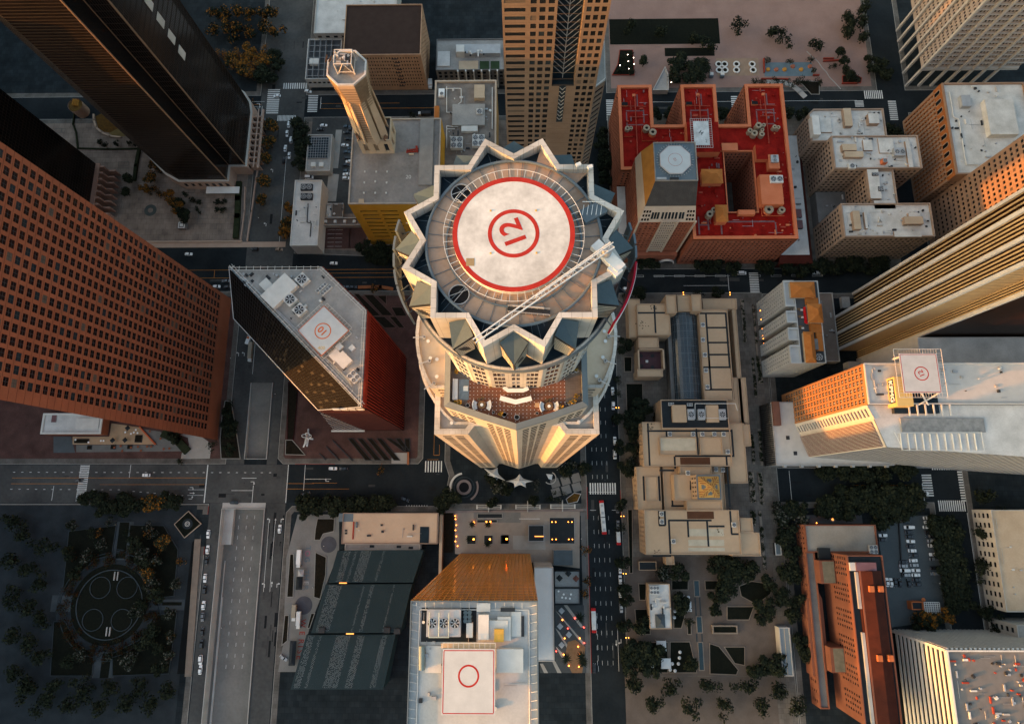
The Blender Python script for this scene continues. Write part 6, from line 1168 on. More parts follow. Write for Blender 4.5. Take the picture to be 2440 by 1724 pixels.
# white ribbed tower cut by the lower right corner
z=48;b=blk('office_tower','white ribbed office tower with a cluttered roof in the lower right corner','office tower',(225.8,-150,300,-79.6),z,GLASSD,mat('speckled_roof',(.16,.15,.14),.95),par=(1.2,.8),pm=OFFW);mb=MB();fins(mb,(300,-79.6),(225.8,-79.6),0,z,30,1.2,.9);b.add('rib',mb,OFFW);mb=MB();hribs(mb,(225.8,-79.6),(225.8,-150),[3+4*i for i in range(12)],1.9,.4);mb.box(225.2,-80.6,0,226.4,-79.2,z);b.add('spandrel',mb,OFFW);b.clutter((228,-125,275,-82),z,120,91,[OFFW,RPIPE,METAL,METD,CONC])
# ---------------------------------------------------------------- amber glass tower, bottom centre
AG=mat('amber_glow_glass',(.15,.042,.006),.1,.4,scale=.05,rgb2=(.52,.15,.012),spec=.5,detail=3);z=183;r=rc(D2(1292,893),D3(332,900),z);x0,x1,yr=r[0],r[2],r[3];yb=-34.8  # brighter orange in the glass colour stands for reflected glow
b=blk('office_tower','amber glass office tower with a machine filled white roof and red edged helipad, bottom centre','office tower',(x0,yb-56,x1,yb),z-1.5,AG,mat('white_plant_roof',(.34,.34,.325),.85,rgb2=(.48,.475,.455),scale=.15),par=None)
mb=MB();fins(mb,(x1,yb),(x0,yb),6,z,22,.2,.18);hribs(mb,(x1,yb),(x0,yb),[6+i*3.9 for i in range(46)],.2,.14);b.add('mullion',mb,mat('gold_mullion',(.50,.22,.05),.45,.15));P_=[(x0,yb-56),(x1,yb-56),(x1,yb),(x0,yb)];b.parapet(P_,z-1.5,1.6,.35,BLUEG);zr=z-1.5
mb=MB()
for i in range(20):t=yb-1.2-i*2.7;mb.tube((x0+.5,t,z),(x0+3.0,t-.8,zr),.1,4);mb.tube((x1-.5,t,z),(x1-3.0,t-.8,zr),.1,4)
for i in range(13):t=x0+2+i*3;mb.tube((t,yb-.5,z),(t,yb-3,zr),.1,4)
mb.path([(x0+3,yb-54,zr+.3),(x0+3,yb-3,zr+.3),(x1-3,yb-3,zr+.3),(x1-3,yb-54,zr+.3)],.2);b.add('roof_bracing',mb,OFFW)
b.hut(rc(D2(1400,960),D2(1925,1290),zr),zr,.12,GUT);b.ac(*at(D2(1610,1110),zr+3),zr,11.5,8.6,3,3,1,METAL,0,.4);mb=MB()
for i in range(3):xx=at(D2(1470+i*95,1110),zr+4)[0];mb.path([(xx,at(D2(1470,1250),zr+4)[1],zr+3.4),(xx,at(D2(1470,1010),zr+4)[1],zr+3.4)],.16)
a,c=at(D2(1465,1250),zr+4),at(D2(1660,1250),zr+4);mb.path([(*a,zr+3.4),(*c,zr+3.4)],.18);b.add('pipe',mb,mat('pale_green_pipe',(.36,.42,.39),.5))
for p in(D2(1822,1005),D2(1862,1005),D2(1822,1045),D2(1862,1045),D2(1822,1085),D2(1862,1085)):b.add('tank',MB().cyl(*at(p,zr+1),zr,zr+1.8,.72,16),mat('grey_blue_tank',(.10,.13,.14),.5))
for a,c,h,m in((D2(1945,1030),D2(2045,1270),3,OFFW),(D2(1830,1110),D2(1890,1250),2,OFFW),(D2(2050,1085),D2(2230,1270),2,OFFW),(D2(1930,915),D2(2060,1000),1,OFFW),(D2(2160,960),D2(2300,1000),1,METD),(D3(-60,1050),D3(70,1280),1.6,OFFW),(D3(75,1000),D3(170,1240),.4,OFFW),(D2(2120,1360),D3(190,1590),2,OFFW),(D3(170,1040),D3(200,1240),.6,METD),(D2(1440,1330),D2(1590,1590),.6,OFFW)):b.hut(rc(a,c,zr+h),zr,h,OFFW,m)
b.add('tank',MB().tube((*at(D2(1400,1330),zr+1.5),zr+1.5),(*at(D2(1400,1560),zr+1.5),zr+1.5),1.0,16),mat('sage_tank',(.20,.24,.22),.5));b.add('stair',MB().box(*at(D2(2100,1285),zr+2),zr+.5,*[q+d for q,d in zip(at(D2(2100,1285),zr+2),(3.2,4))],zr+3.1),mat('yellow_stair',(.50,.30,.06),.6));b.clutter((x0+4,yb-34,x1-4,yb-4),zr,34,101)
pz=z+3;pr_=rc(D2(1600,1358),D2(2110,1362),pz);px0,px1,py1=pr_[0],pr_[2],pr_[3];pad=b.helipad((px0+px1)/2,py1-10,pz,px1-px0,20,PADG,PRED,.3);b.add('painted_ring',MB().ring((px0+px1)/2,at(D2(1855,1620),pz)[1],pz+.004,pz+.012,2.9,3.5,40),PRED,pad);b.add('pad_light_strip',MB().box(px0-.6,py1+.1,pz-1,px1,py1+1.5,pz-.8),mat('warm_strip',(.50,.36,.22),.7),pad);mb=MB()
for i in range(11):xx=px0+(px1-px0)*i/10;mb.tube((xx,py1,pz-.2),(xx,py1+1.8,pz-.2),.09,4)
mb.tube((px0,py1+1.8,pz-.2),(px1,py1+1.8,pz-.2),.12);b.add('net_frame',mb,OFFW,pad)
sr=rc(D3(295,570),D3(492,1480),30);b=blk('service_building','long blank pale slab roof along the right side of the amber glass tower','building',sr,30,CONC,mat('pale_slab',(.52,.52,.505),.8,rgb2=(.60,.60,.58),scale=.15),par=(.4,.5))
# ---------------------------------------------------------------- teal sports roofs, tan hall
TL=mat('teal_sheet_roof',(.012,.026,.029),.5,rgb2=(.018,.034,.037),scale=.1,spec=.2)
b=Bld('sports_centre','low sports centre with three dark teal sloping roofs edge to edge','sports centre',-90,-70)
for i,(pts,z0,z1)in enumerate((((D2(585,410),D2(1415,405),D2(1312,718),D2(497,720)),11,15),((D2(470,735),D2(1305,730),D2(1190,1203),D2(330,1207)),12,17),((D2(285,1222),D2(1145,1217),D2(1025,1750),D2(130,1750)),13,18))):
    q=[(*at(pts[0],z1),z1),(*at(pts[1],z1),z1),(*at(pts[2],z0),z0),(*at(pts[3],z0),z0)];q=[(*at(pts[0],z0),z0),(*at(pts[1],z0),z0),(*at(pts[2],z1),z1),(*at(pts[3],z1),z1)]
    mb=MB();mb.poly(q[::-1])
    for k in range(4):a,c=q[k],q[(k+1)%4];mb.quad(a,c,(c[0],c[1],0),(a[0],a[1],0))
    o=b.add('roof',mb,TL);mb=MB();A,B_,Cc,D=[Vector(v_)for v_ in q]
    for k in range(1,60):t=k/60;mb.tube(A.lerp(B_,t)+Vector((0,0,.05)),D.lerp(Cc,t)+Vector((0,0,.05)),.05,3)
    b.add('roof_seam',mb,TL,o)
    Rr=random.Random(i+3);mb=MB();S_=(((.12,.08),(.22,.03),(.34,.12),(.55,.03)),((.12,.15),(.45,.02),(.55,.04),(.8,.02)),((.06,.07),(.16,.03),(.42,.16),(.62,.08),(.88,.06)))[i]
    for cx,hw_ in S_:
        for j in range(70):
            v0=.02+j/73
            for k in range(max(1,int(hw_*130))):
                t=cx-hw_/2+hw_*(k+.5)/max(1,int(hw_*130))
                if(j+k)%2==0 and Rr.random()<.75:
                    P_=lambda t_,s_:tuple(A.lerp(B_,t_).lerp(D.lerp(Cc,t_),s_)+Vector((0,0,.09)));mb.quad(P_(t-.0028,v0),P_(t-.0028,v0+.0045),P_(t+.0028,v0+.0045),P_(t+.0028,v0))
    b.add('snow_guard',mb,mat('bright_fleck',(.40,.44,.44),.5),o)['kind']='stuff'
for p in(D2(430,1180),D2(1060,1180),D2(1158,1190)):b.add('roof_unit',MB().cbox(*at(p,18),15,3.6,3,3),METD);
for p in(D2(638,722),D2(705,1212)):x,y=at(p,15);b.add('lit_clerestory',MB().box(x-2.2,y-.25,14.6,x+2.2,y+.25,15.3),LAMPS)
hr=rc(D2(640,45),D2(1550,345),10);b=blk('hall','flat tan roofed hall with a dark blue skylight above the teal roofs','hall',hr,10,CONC,mat('peach_roof',(.42,.305,.215),.9,rgb2=(.50,.37,.265),scale=.07),par=(.7,.5),pm=mat('coping_brown',(.24,.17,.13),.8));b.hut(rc(D2(1383,180),D2(1465,350),10.3),10,.3,SLATE);b.add('red_beam',MB().box(*at(D2(738,300),10.4),10,*[q+d for q,d in zip(at(D2(728,130),10.4),(.5,0))],10.5),mat('red_steel',(.3,.03,.02)));b.hut(rc(D2(600,50),D2(735,130),10),8.5,1.6,BLUEG);b.clutter((hr[0]+8,hr[1]+1,hr[2]-10,hr[3]-1),10,10,111,[METD,OFFW,BLUEG])
for p in(D2(668,215),D2(668,242)):b.add('roof_hatch',MB().cbox(*at(p,10),10,1.4,1.1,.3),METD)
lr=rc(D2(660,352),D2(1385,405),7);b=blk('annex','narrow pale annex roof with three dark hatches between the tan hall and the teal roofs','annex',(lr[0],lr[1],lr[2],hr[1]-.06),7,CONC,ROOFG);
for p in(D2(918,368),D2(1178,372),D2(1293,382)):b.add('roof_hatch',MB().cbox(*at(p,7),7,2.8,1.4,.25),GUT)
b=blk('wall','long tan boundary wall right of the tan hall','wall',(hr[2]+.6,-62,hr[2]+2.4,-8.6),6,mat('coping_brown',(.2,.15,.1)),ROOFT,par=None)
# plaza left of the teal roofs
for p,rr in((D2(500,350),5.0),(D2(258,938),5.4)):tag(MB().cyl(*at(p,.15),.15,.2,rr,40).build('round_paving',mat('slate_disc',(.075,.075,.085),.85)),kind='structure')
for ch,p,m in(('T',D2(300,385),BLUEG),('O',D2(293,437),mat('pink_chalk',(.32,.12,.16),.9)),('G',D2(290,497),BLUEG),('E',D2(283,560),WALKG),('T',D2(282,615),BLUEG),('H',D2(280,668),BLUEG),('E',D2(278,720),CONC),('R',D2(275,770),BLUEG)):x,y=at(p,.17);tag(text('painted_letter',ch,m,x,y,.175,4.4,-PI/2,None,.004,bold=.06),kind='structure')
for ch,p in(('W',D2(250,1110)),('E',D2(240,1205)),('R',D2(232,1285)),('I',D2(226,1335)),('S',D2(220,1385)),('E',D2(212,1440))):x,y=at(p,.17);tag(text('painted_letter',ch,mat('red_chalk',(.26,.045,.035),.9),x,y,.175,4.6,-PI/2,None,.004,bold=.08),kind='structure')
BED=mat('dark_planting',(.007,.007,.005),1,.4,scale=.8,rgb2=(.02,.015,.010))
def bed(name,label,pts,h=.45,m=None,em=None,z0=.14,cat='planting bed'):
    q=[at(p,z0)for p in pts];ar=sum(q[i-1][0]*q[i][1]-q[i][0]*q[i-1][1]for i in range(len(q)));q=q if ar>0 else q[::-1];s=thing(name,label,cat,(sum(p[0]for p in q)/len(q),sum(p[1]for p in q)/len(q),z0));mb=MB();inn=inset(q,.4);n=len(q)
    for i in range(n):a,c,d,e=q[i],q[(i+1)%n],inn[(i+1)%n],inn[i];mb.quad((*a,z0),(*c,z0),(*c,z0+h),(*a,z0+h));mb.quad((*a,z0+h),(*c,z0+h),(*d,z0+h),(*e,z0+h));mb.quad((*e,z0+h),(*d,z0+h),(*d,z0),(*e,z0))
    mb.build('kerb',em or CURB,s);MB().poly([(x,y,z0+h-.12)for x,y in inn]).build('soil',m or BED,s);return s
for pts,lb_ in(((D2(390,98),D2(560,98),D2(555,225),D2(450,250),D2(420,310),D2(360,310),D2(370,200)),'dark bed above the upper round slate disc'),((D2(370,420),D2(480,470),D2(475,640),D2(420,880),D2(355,860)),'long dark bed between the painted letters and the teal roofs'),((D2(125,440),D2(165,440),D2(170,640),D2(160,860),D2(95,860)),'narrow dark bed left of the white truck on the plaza'),((D2(75,1030),D2(120,1030),D2(105,1280),D2(45,1330)),'narrow dark bed at the lower left kerb of the plaza'),((D2(330,1010),D2(370,1010),D2(320,1160),D2(290,1160)),'small dark bed left of the middle teal roof')):bed('planting_bed',lb_,pts)
# ---------------------------------------------------------------- gardens, courts and small built things
GW_=mat('garden_walk',(.017,.021,.024),.9,rgb2=(.030,.036,.040),scale=.15);LAWN=mat('dark_lawn',(.004,.0055,.004),1,.4,scale=.8,rgb2=(.011,.012,.008));GCURB=mat('garden_kerb',(.04,.05,.055),.85);TANW=mat('tan_garden_paving',(.19,.148,.115),.9,rgb2=(.25,.2,.158),scale=.12)
gx,gy=at(D1(570,930),.15)
sheet([(-420,-140),(-207,-140),(-207,-5.5),(-420,-5.5)],GW_,.148)
for pts,nm in(((D1(180,220),D1(645,160),D1(600,450),D1(430,500),D1(280,640),D1(120,820)),'upper left'),((D1(770,160),D1(1100,165),D1(1240,400),D1(1200,850),D1(1010,870),D1(960,640),D1(760,500)),'upper right'),((D1(1010,1030),D1(1230,1000),D1(1150,1600),D1(600,1620),D1(600,1400),D1(860,1270)),'lower right'),((D1(35,1090),D1(150,1090),D1(260,1300),D1(430,1400),D1(410,1620),D1(0,1620)),'lower left')):bed('garden_bed','dark planted quarter of the round garden, '+nm,pts,.5,LAWN,GCURB)
s=thing('round_garden','dark round sunken garden ringed with autumn hedges in the lower left','garden',(gx,gy,.15));mb=MB();[mb.ring(gx,gy,.15,.3+.12*i,33-i*.9-.4,33-i*.9,72)for i in range(3)];mb.build('step_ring',GCURB,s);MB().cyl(gx,gy,.15,.2,24,60).build('lawn',LAWN,s);MB().ring(gx,gy,.2,.5,20.2,20.8,60).build('kerb_ring',GCURB,s)
for i,(dx,dy)in enumerate(((-7,10),(10,10),(-9,-9),(9,-9))):MB().ring(gx+dx,gy+dy,.2,.55,6.2,6.6,32).build('kerb_ring',GCURB,s)
for p in((644,655),(568,1190)):x,y=at(D1(*p),.2);mb=MB();[mb.box(x-1.6+j*2,y-2.6,.2,x-1.1+j*2,y+2.6,.9)for j in(0,1)];mb.build('stair_wall',CONC,s)
for a,c in((D1(620,130),D1(765,500)),(D1(960,880),D1(1290,985)),(D1(430,1390),D1(610,1640)),(D1(20,840),D1(190,1000))):sheet(rc(a,c,.15),mat('pale_garden_walk',(.04,.048,.053),.9,rgb2=(.06,.07,.075),scale=.2),.153)
for a,c in((D1(672,135),D1(722,485)),(D1(1008,905),D1(1268,938)),(D1(505,1400),D1(560,1640))):sheet(rc(a,c,.15),LAWN,.157)
R=random.Random(11);AUT=mat('autumn_hedge_leaves',(.014,.009,.004),.9,rgb2=(.05,.02,.006),scale=.7)
def leafmesh(R,blobs,n,sz,flat=.6):
    mb=MB()
    for k in range(n):
        c,r=R.choice(blobs);d=Vector((R.gauss(0,1),R.gauss(0,1),R.gauss(0,1))).normalized();q=Vector(c)+d*r*(R.random()**.38);nn=(d+Vector((R.gauss(0,.5),R.gauss(0,.5),R.gauss(0,.5)+.3))).normalized();u=nn.orthogonal().normalized();w=nn.cross(u);a=R.uniform(0,PI);s_=sz*R.uniform(.6,1.3);U,V=(u*math.cos(a)+w*math.sin(a))*s_,(w*math.cos(a)-u*math.sin(a))*s_*R.uniform(.5,.9)
        mb.m=0 if R.random()<.7 else 1;mb.add([tuple(q-U),tuple(q-V*.8),tuple(q+U),tuple(q+V)],[(0,1,2,3)])
    return mb
for i in range(16):
    a=i/16*2*PI+.1
    x,y=gx+27.5*math.cos(a),gy+27.5*math.sin(a);h=thing('hedge',ORD[i]+' clump of the autumn hedge ring, counted anticlockwise from the right of the garden','hedge',(x,y,.15),'autumn hedge ring');blobs=[((x+R.gauss(0,2.2),y+R.gauss(0,2.6),1.6),2.3)for _ in range(7)];leafmesh(R,blobs,420,.45).build('leaves',[AUT,mat('hedge_leaves',(.02,.02,.02))],h)
bed('planter','diamond shaped planter with a keyhole path and a white ringed fountain at the street corner',[D1(1200,155),D1(1340,25),D1(1465,150),D1(1300,290)],.9,LAWN,mat('tan_planter_wall',(.36,.27,.2),.8));x,y=at(D1(1325,152),1);s=thing('fountain','small round fountain with white rings in the diamond shaped planter','fountain',(x,y,.14));MB().cyl(x,y,.9,1.1,3.3,28).build('basin',GW_,s);MB().ring(x,y,1.1,1.25,1.3,1.6,24).build('ring',OFFW,s);MB().ring(x,y,1.1,1.3,.6,.8,20).build('ring',OFFW,s)
sheet([at(p,.15)for p in(D1(1420,290),D1(1310,1600),D1(1225,1600),D1(1370,330))],mat('black_gap',(.008,.009,.009),.9),.152)
s=wallthing('wall','long tan retaining strip between the dark garden and the parked cars','wall',[D1(1425,330),D1(1335,1590)],.5,4.0,mat('rough_tan_strip',(.20,.155,.12),.95));sheet([at(p,.15)for p in(D1(1450,60),D1(1530,60),D1(1500,370),D1(1450,370))],WALKD,.156)
# terrace below the terracotta tower
r=rc(C1(-60,545),C1(490,745),7);b=blk('low_building','low white roofed building with a glazed corner below the terracotta tower','building',r,7,TERRA,ROOFW,par=(.8,1.2),pm=OFFW);r2_=rc(C1(20,540),C1(160,690),7.5);b.hut((r2_[0],r2_[1]+4,r2_[2]-8,r2_[3]),7,.5,METAL,GPATH);b.hut(rc(C1(250,590),C1(455,690),8),7,.5,OFFW)
TERR=mat('tan_terrace_floor',(.33,.22,.13),.85,rgb2=(.40,.27,.165),scale=.3);sheet([at(p,.15)for p in(C1(590,640),C1(860,680),C1(1015,845),C1(215,845),C1(215,770),C1(570,770))],TERR,.165);sheet([at(p,.15)for p in(C1(860,690),C1(1060,720),C1(1290,910),C1(250,920),C1(250,850),C1(1040,850))],mat('grey_terrace',(.14,.135,.125),.9),.16)  # tan floor beside a grey strip
wallthing('wall','orange low wall cutting diagonally across the restaurant terrace','wall',[C1(870,680),C1(1015,840)],1.0,.9,mat('orange_wall',(.44,.10,.04),.8));wallthing('hedge','dark hedge along the right end of the restaurant terrace','hedge',[C1(1120,750),C1(1230,800),C1(1310,890)],1.6,5,mat('hedge_leaves',(.02,.02,.02)))
def rtable(p,label,grp,m=OFFW,r=.55,z=.17):x,y=at(p,z);s=thing('cafe_table',label,'table',(x,y,z),grp);MB().cyl(x,y,z+.7,z+.75,r,14).build('table_top',m,s);MB().cyl(x,y,z,z+.7,.07,8).build('pedestal',METD,s);return s
for i,p in enumerate(((730,728),(785,742),(812,730),(832,705),(848,735),(495,810),(520,810),(250,800),(375,825))):rtable(C1(*p),ORD[i]+' white round table on the tan restaurant terrace, counted from the top','white tables on the restaurant terrace',WHITE,.62)
for i,p in enumerate(((625,875),(685,862),(785,875),(852,868),(940,866),(980,866),(1100,890),(1155,885),(1070,790),(965,720),(880,905),(700,908))):rtable(C1(*p),ORD[i]+' orange table in the grey strip below the tan terrace, from the left','orange tables in the grey strip',mat('orange_table',(.22,.07,.035),.7),.75)
for p,nm in((C1(765,690),'upper'),(C1(620,808),'lower left'),(C1(740,805),'lower middle')):
    x,y=at(p,.17);s=thing('umbrella','dark square umbrella ringed by orange chairs on the tan terrace, the %s one'%nm,'umbrella',(x,y,.17));mb=MB();mb.cyl(x,y,2.3,3.0,1.9,4,.05);mb.build('canopy',GUT,s);MB().cyl(x,y,.17,2.4,.05,6).build('pole',METAL,s)
for p,w_,d_,nm in((C1(855,790),4.6,4.8,'large square dark pool of planting beside the diagonal wall'),(C1(305,812),9.5,2.8,'long dark planter at the left end of the tan terrace'),(C1(380,875),2.8,2.6,'square grey planter in the strip below the tan terrace, left'),(C1(610,870),3,2.8,'square grey planter in the strip below the tan terrace, middle'),(C1(770,870),3,2.6,'square grey planter in the strip below the tan terrace, right')):x,y=at(p,.17);s=thing('planter',nm,'planter',(x,y,.16));MB().cbox(x,y,.16,w_,d_,.6).build('planter_box',METD,s);MB().cbox(x,y,.76,w_-.5,d_-.5,.1).build('soil',BED,s)
sheet([at(p,.15)for p in(C1(30,770),C1(200,770),C1(240,925),C1(30,925))],mat('slate_walk',(.075,.085,.09),.9),.155)
bed('planting_bed','narrow dark planted strip between the terracotta tower and the ramp road',[C1(1660,560),C1(1690,420),C1(1750,430),C1(1800,700),C1(1840,985),C1(1650,985),C1(1640,800)],.5)
# around the dark prism tower
for i,(pts,nm)in enumerate((((B2(740,890),B2(790,890),B2(1010,1105),B2(920,1110)),'first'),((B2(830,900),B2(930,900),B2(1130,1105),B2(1020,1105)),'second'),((B2(960,910),B2(1060,905),B2(1060,1000)),'third'),((B2(1100,1020),B2(1210,1020),B2(1260,1110),B2(1150,1110)),'fourth'),((B2(920,1110),B2(1040,1110),B2(1160,1220),B2(1040,1225)),'fifth'),((B2(1080,1110),B2(1150,1110),B2(1240,1220),B2(1180,1225)),'sixth'))):bed('planting_bed',nm+' dark slanting bed behind the prism tower, counted from the upper left',pts,.4,None,mat('mauve_kerb',(.10,.06,.05),.8))
for i in range(7):x0=680+i*92;bed('planting_bed',ORD[i]+' dark slanting strip in front of the prism tower, counted from the left',[C2(x0,785),C2(x0+55,785),C2(min(x0+240,1290),1000 if i<4 else 915),C2(min(x0+175,1240),1000 if i<4 else 915)],.4,None,METD)
bed('planting_bed','dark triangular corner bed below the white sculpture',[C2(85,800),C2(150,800),C2(280,950),C2(80,945)],.6);bed('planting_bed','long planted strip beside the frontage road left of the white sculpture',[C2(110,240),C2(205,330),C2(165,800),C2(100,800)],.5,None,RIBD)
sheet(rc(C2(1110,925),C2(1255,1030),.15),PALE,.2);s=wallthing('wall','rust wall at the side of the pale forecourt ramp','wall',[C2(1270,930),C2(1270,1030)],1.5,1.2,mat('rust_panel',(.30,.11,.05),.8))
for i,(p,q)in enumerate(((C2(545,810),C2(730,1000)),(C2(480,870),C2(600,995)),(C2(415,935),C2(470,990)))):wallthing('bench',ORD[i]+' dark slanting bench wall on the plaza, counted from the right','bench',[p,q],.6,.7,METD)
wallthing('bike_rack','orange railed rack beside the avenue behind the prism tower','rack',[B2(800,830),B2(1000,825),B2(1110,845)],.7,2.2,mat('orange_rack',(.24,.085,.035),.7))
x,y=at(C2(290,780),3);s=thing('sculpture','white abstract sculpture of loops and blades on the red brick plaza','sculpture',(x,y,.14));mb=MB()
for a,l in((1.65,6),(-.2,3.2),(4.25,6.4),(4.6,5.4)):
    c,q=math.cos(a),math.sin(a);mb.add([(x-q*.7,y+c*.7,1),(x+q*.7,y-c*.7,1),(x+c*l+q*.5,y+q*l-c*.5,.3),(x+c*l*1.05,y+q*l*1.05,.3),(x+c*l-q*.5,y+q*l+c*.5,.3),(x,y,6)],[(0,1,2,3,4),(0,5,1),(1,5,3),(3,5,0)])
mb.build('blade',WHITE,s)
for dx,dy in((-1.6,1.2),(1.7,.9),(.2,2.0)):
    mb=MB();pv=None
    for k in range(21):
        a=2*PI*k/20;p=(x+dx+1.5*math.cos(a),y+dy+1.0*math.sin(a),3+1.3*math.sin(a+dx));pv and mb.tube(pv,p,.22,6);pv=p
    mb.build('loop',WHITE,s)
# plaza at the foot of the crowned tower
x,y=at(C2(1808,1258),.2);s=thing('fountain','round fountain plaza with curved white benches at the foot of the tower','fountain',(x,y,.14));MB().cyl(x,y,.14,.5,3.2,32).build('basin',BLACK,s);MB().ring(x,y,.14,.75,3.2,4.8,40).build('rim',mat('mauve_stone',(.21,.165,.15),.8),s);MB().ring(x,y,.14,.2,6.2,6.6,40).build('paving_ring',GCURB,s)
for a0,a1 in((100,205),(-60,25)):MB().ring(x,y,.14,.7,8.2,9.4,20,math.radians(a0),math.radians(a1)).build('curved_bench',OFFW if a0==100 else mat('mauve_stone',(.2,.2,.2)),s)
for i in range(3):
    for j in range(2):sheet([at(p,.15)for p in(C3(445+i*100+j*10,1190+j*90-i*25),C3(525+i*100+j*10,1165+j*90-i*25),C3(550+i*100+j*10,1245+j*90-i*25),C3(470+i*100+j*10,1270+j*90-i*25))],WALKG,.17)
x,y=at(C3(440,1160),.2);s=thing('sculpture','white shell shaped sculpture on a curved base right of the tower foot','sculpture',(x,y,.14));mb=MB();mb.add([(x-2,y+2,1),(x+2.2,y+1.6,1.2),(x+1.6,y-1.8,1),(x-.4,y-1.2,2.6)],[(0,3,1),(1,3,2),(0,2,3),(0,1,2)]);mb.build('shell',WHITE,s);MB().ring(x+.6,y-.6,.14,.8,3.4,4.0,20,-2.4,1.2).build('curved_base',CONC,s)
bed('planting_bed','brown wavy edged bed by the kerb right of the tower foot',[C3(600,1370),C3(680,1310),C3(750,1320),C3(715,1400),C3(620,1420)],.5,mat('autumn_bed',(.05,.03,.01)),CONC)
for p,nm in((C2(2050,1450),'left'),(C3(235,1450),'middle'),(C3(570,1445),'right')):
    x,y=at(p,.2);s=thing('gate_pergola','white barred pergola gate along the plaza edge, the %s one'%nm,'pergola',(x,y,.14),'pergola gates');mb=MB();[mb.box(x-8,y+j,3,x+8,y+j+.3,3.3)for j in(-1,0,1)];[mb.box(x+i*7.6-.3,y-1.2,.14,x+i*7.6+.3,y+1.5,3.4)for i in(-1,1)];mb.build('frame',OFFW,s);MB().box(x-.5,y-3,.14,x+.1,y+4,3.2).build('cross_wall',CONC,s)
s=wallthing('wall','long low wall between the tower plaza and the lamp lit court','wall',[C2(1560,1497),C3(760,1478)],1,1.2,mat('mauve_stone',(.2,.2,.2)))
# lamp lit court
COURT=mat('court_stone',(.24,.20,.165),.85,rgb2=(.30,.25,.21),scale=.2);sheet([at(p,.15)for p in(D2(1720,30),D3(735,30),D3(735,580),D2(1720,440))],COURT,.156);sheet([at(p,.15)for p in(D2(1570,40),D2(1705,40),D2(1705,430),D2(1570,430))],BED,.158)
sheet(rc(D2(1900,40),D3(165,140),.15),WALKG,.162);sheet(rc(D3(90,265),D3(405,400),.15),PALE,.162)
def sunk(p0,p1,label,m=GUT):r=rc(p0,p1,.3);s=thing('planter',label,'planter',((r[0]+r[2])/2,(r[1]+r[3])/2,.15));MB().box(r[0],r[1],.15,r[2],r[3],.55).build('planter_box',PALE,s);MB().box(r[0]+.35,r[1]+.35,.55,r[2]-.35,r[3]-.35,.62).build('dark_infill',m,s);return s
sunk(D3(440,88),D3(690,345),'large square black planter with corner lights in the court');
for i,xx in enumerate((1880,2043,2200)):sunk(D2(xx-45,258),D2(xx+45,350),ORD[i]+' square fire planter in the row of three in the lamp lit court')
sunk(D3(-20,258),D3(50,345),'rightmost square fire planter, apart from the row of three in the court');sunk(D2(1935,50),D2(2180,98),'row of dark framed basins at the top of the court');sunk(D2(1930,108),D2(2130,142),'dark basin with two lamps at the top of the court')
r=rc(D3(240,165),D3(390,320),3.5);b=blk('kiosk','black roofed kiosk with a lit counter in the lamp lit court','kiosk',r,3.5,METD,GUT,par=(.3,.25),pm=METAL);b.add('lit_counter',MB().box(*at(D3(300,275),3),3.4,*[q+d for q,d in zip(at(D3(385,275),3),(0,.5))],3.9),LAMPS)
r=rc(D3(482,405),D3(668,550),5);b=blk('pavilion','square slate roofed pavilion at the lower right of the lamp lit court','pavilion',r,5,CONC,mat('slate_hip',(.07,.085,.095),.7),par=None);sheet(rc(D3(150,100),D3(350,105),.15),PAINT,.175)
def lamp(p,label,z=.6,r=.32,grp='small warm court lights',m=LAMP):x,y=at(p,z);s=thing('garden_lamp',label,'lamp',(x,y,.15),grp);MB().cyl(x,y,.15,z,.09,6).build('post',METD,s);MB().cyl(x,y,z,z+.35,r,8).build('lamp_glass',m,s)
for i,p in enumerate((D2(1722,75),D2(1725,105),D2(1733,163),D2(1724,212),D2(1733,272),D2(1724,320),D2(1745,365))):lamp(p,ORD[i]+' warm light from the top in the column along the left edge of the court')
for i,p in enumerate((D3(468,133),D3(503,133),D3(625,133),D3(660,133),D3(470,300),D3(507,300),D3(630,300),D3(665,300))):lamp(p,ORD[i]+' light in the large square black planter, counted row by row from its upper left',.8,.3)
for p,l in((D2(1900,300),'fire bowl in the first square fire planter of the row'),(D2(2057,300),'fire bowl in the second square fire planter of the row'),(D2(2220,297),'fire bowl in the third square fire planter of the row'),(D3(28,297),'fire bowl in the square fire planter apart from the row'),(D2(2025,132),'left lamp in the dark basin at the top of the court'),(D2(2062,132),'right lamp in the dark basin at the top of the court'),(D2(1903,137),'lamp left of the dark basin at the top of the court')):lamp(p,l,.8,.55)
# cafe roofs and striped garden left of the avenue
r=rc(D3(490,605),D3(738,765),5);b=blk('cafe_terrace','upper grey cafe roof terrace with dark parasols beside the long slab roof','terrace',r,5,METD,mat('speckled_terrace',(.20,.205,.205),.9,rgb2=(.27,.275,.27),scale=1),par=(.8,.3),pm=GUT);r=rc(D3(492,770),D3(738,925),5);b=blk('cafe_terrace','lower grey cafe roof terrace with white tables beside the long slab roof','terrace',r,5,METD,mat('speckled_terrace',(.2,.2,.2)),par=(.8,.3),pm=GUT)
for i,p in enumerate(((565,860),(600,865),(580,830),(650,830),(640,870),(530,800))):rtable(D3(*p),ORD[i]+' white table on the lower grey cafe roof terrace, from the left group','white cafe tables',WHITE,.6,5)
for p,nm in((D3(540,675),'left black parasol on the upper cafe roof terrace'),(D3(625,630),'middle black parasol on the upper cafe roof terrace'),(D3(700,680),'rust coloured parasol at the right of the upper cafe roof terrace')):x,y=at(p,7);s=thing('parasol',nm,'parasol',(x,y,5));MB().cyl(x,y,7,7.8,2.1,4,.05).build('canopy',mat('rust_cloth',(.12,.05,.04),.9)if 'rust' in nm else GUT,s);MB().cyl(x,y,5,7.1,.06,6).build('pole',METAL,s)
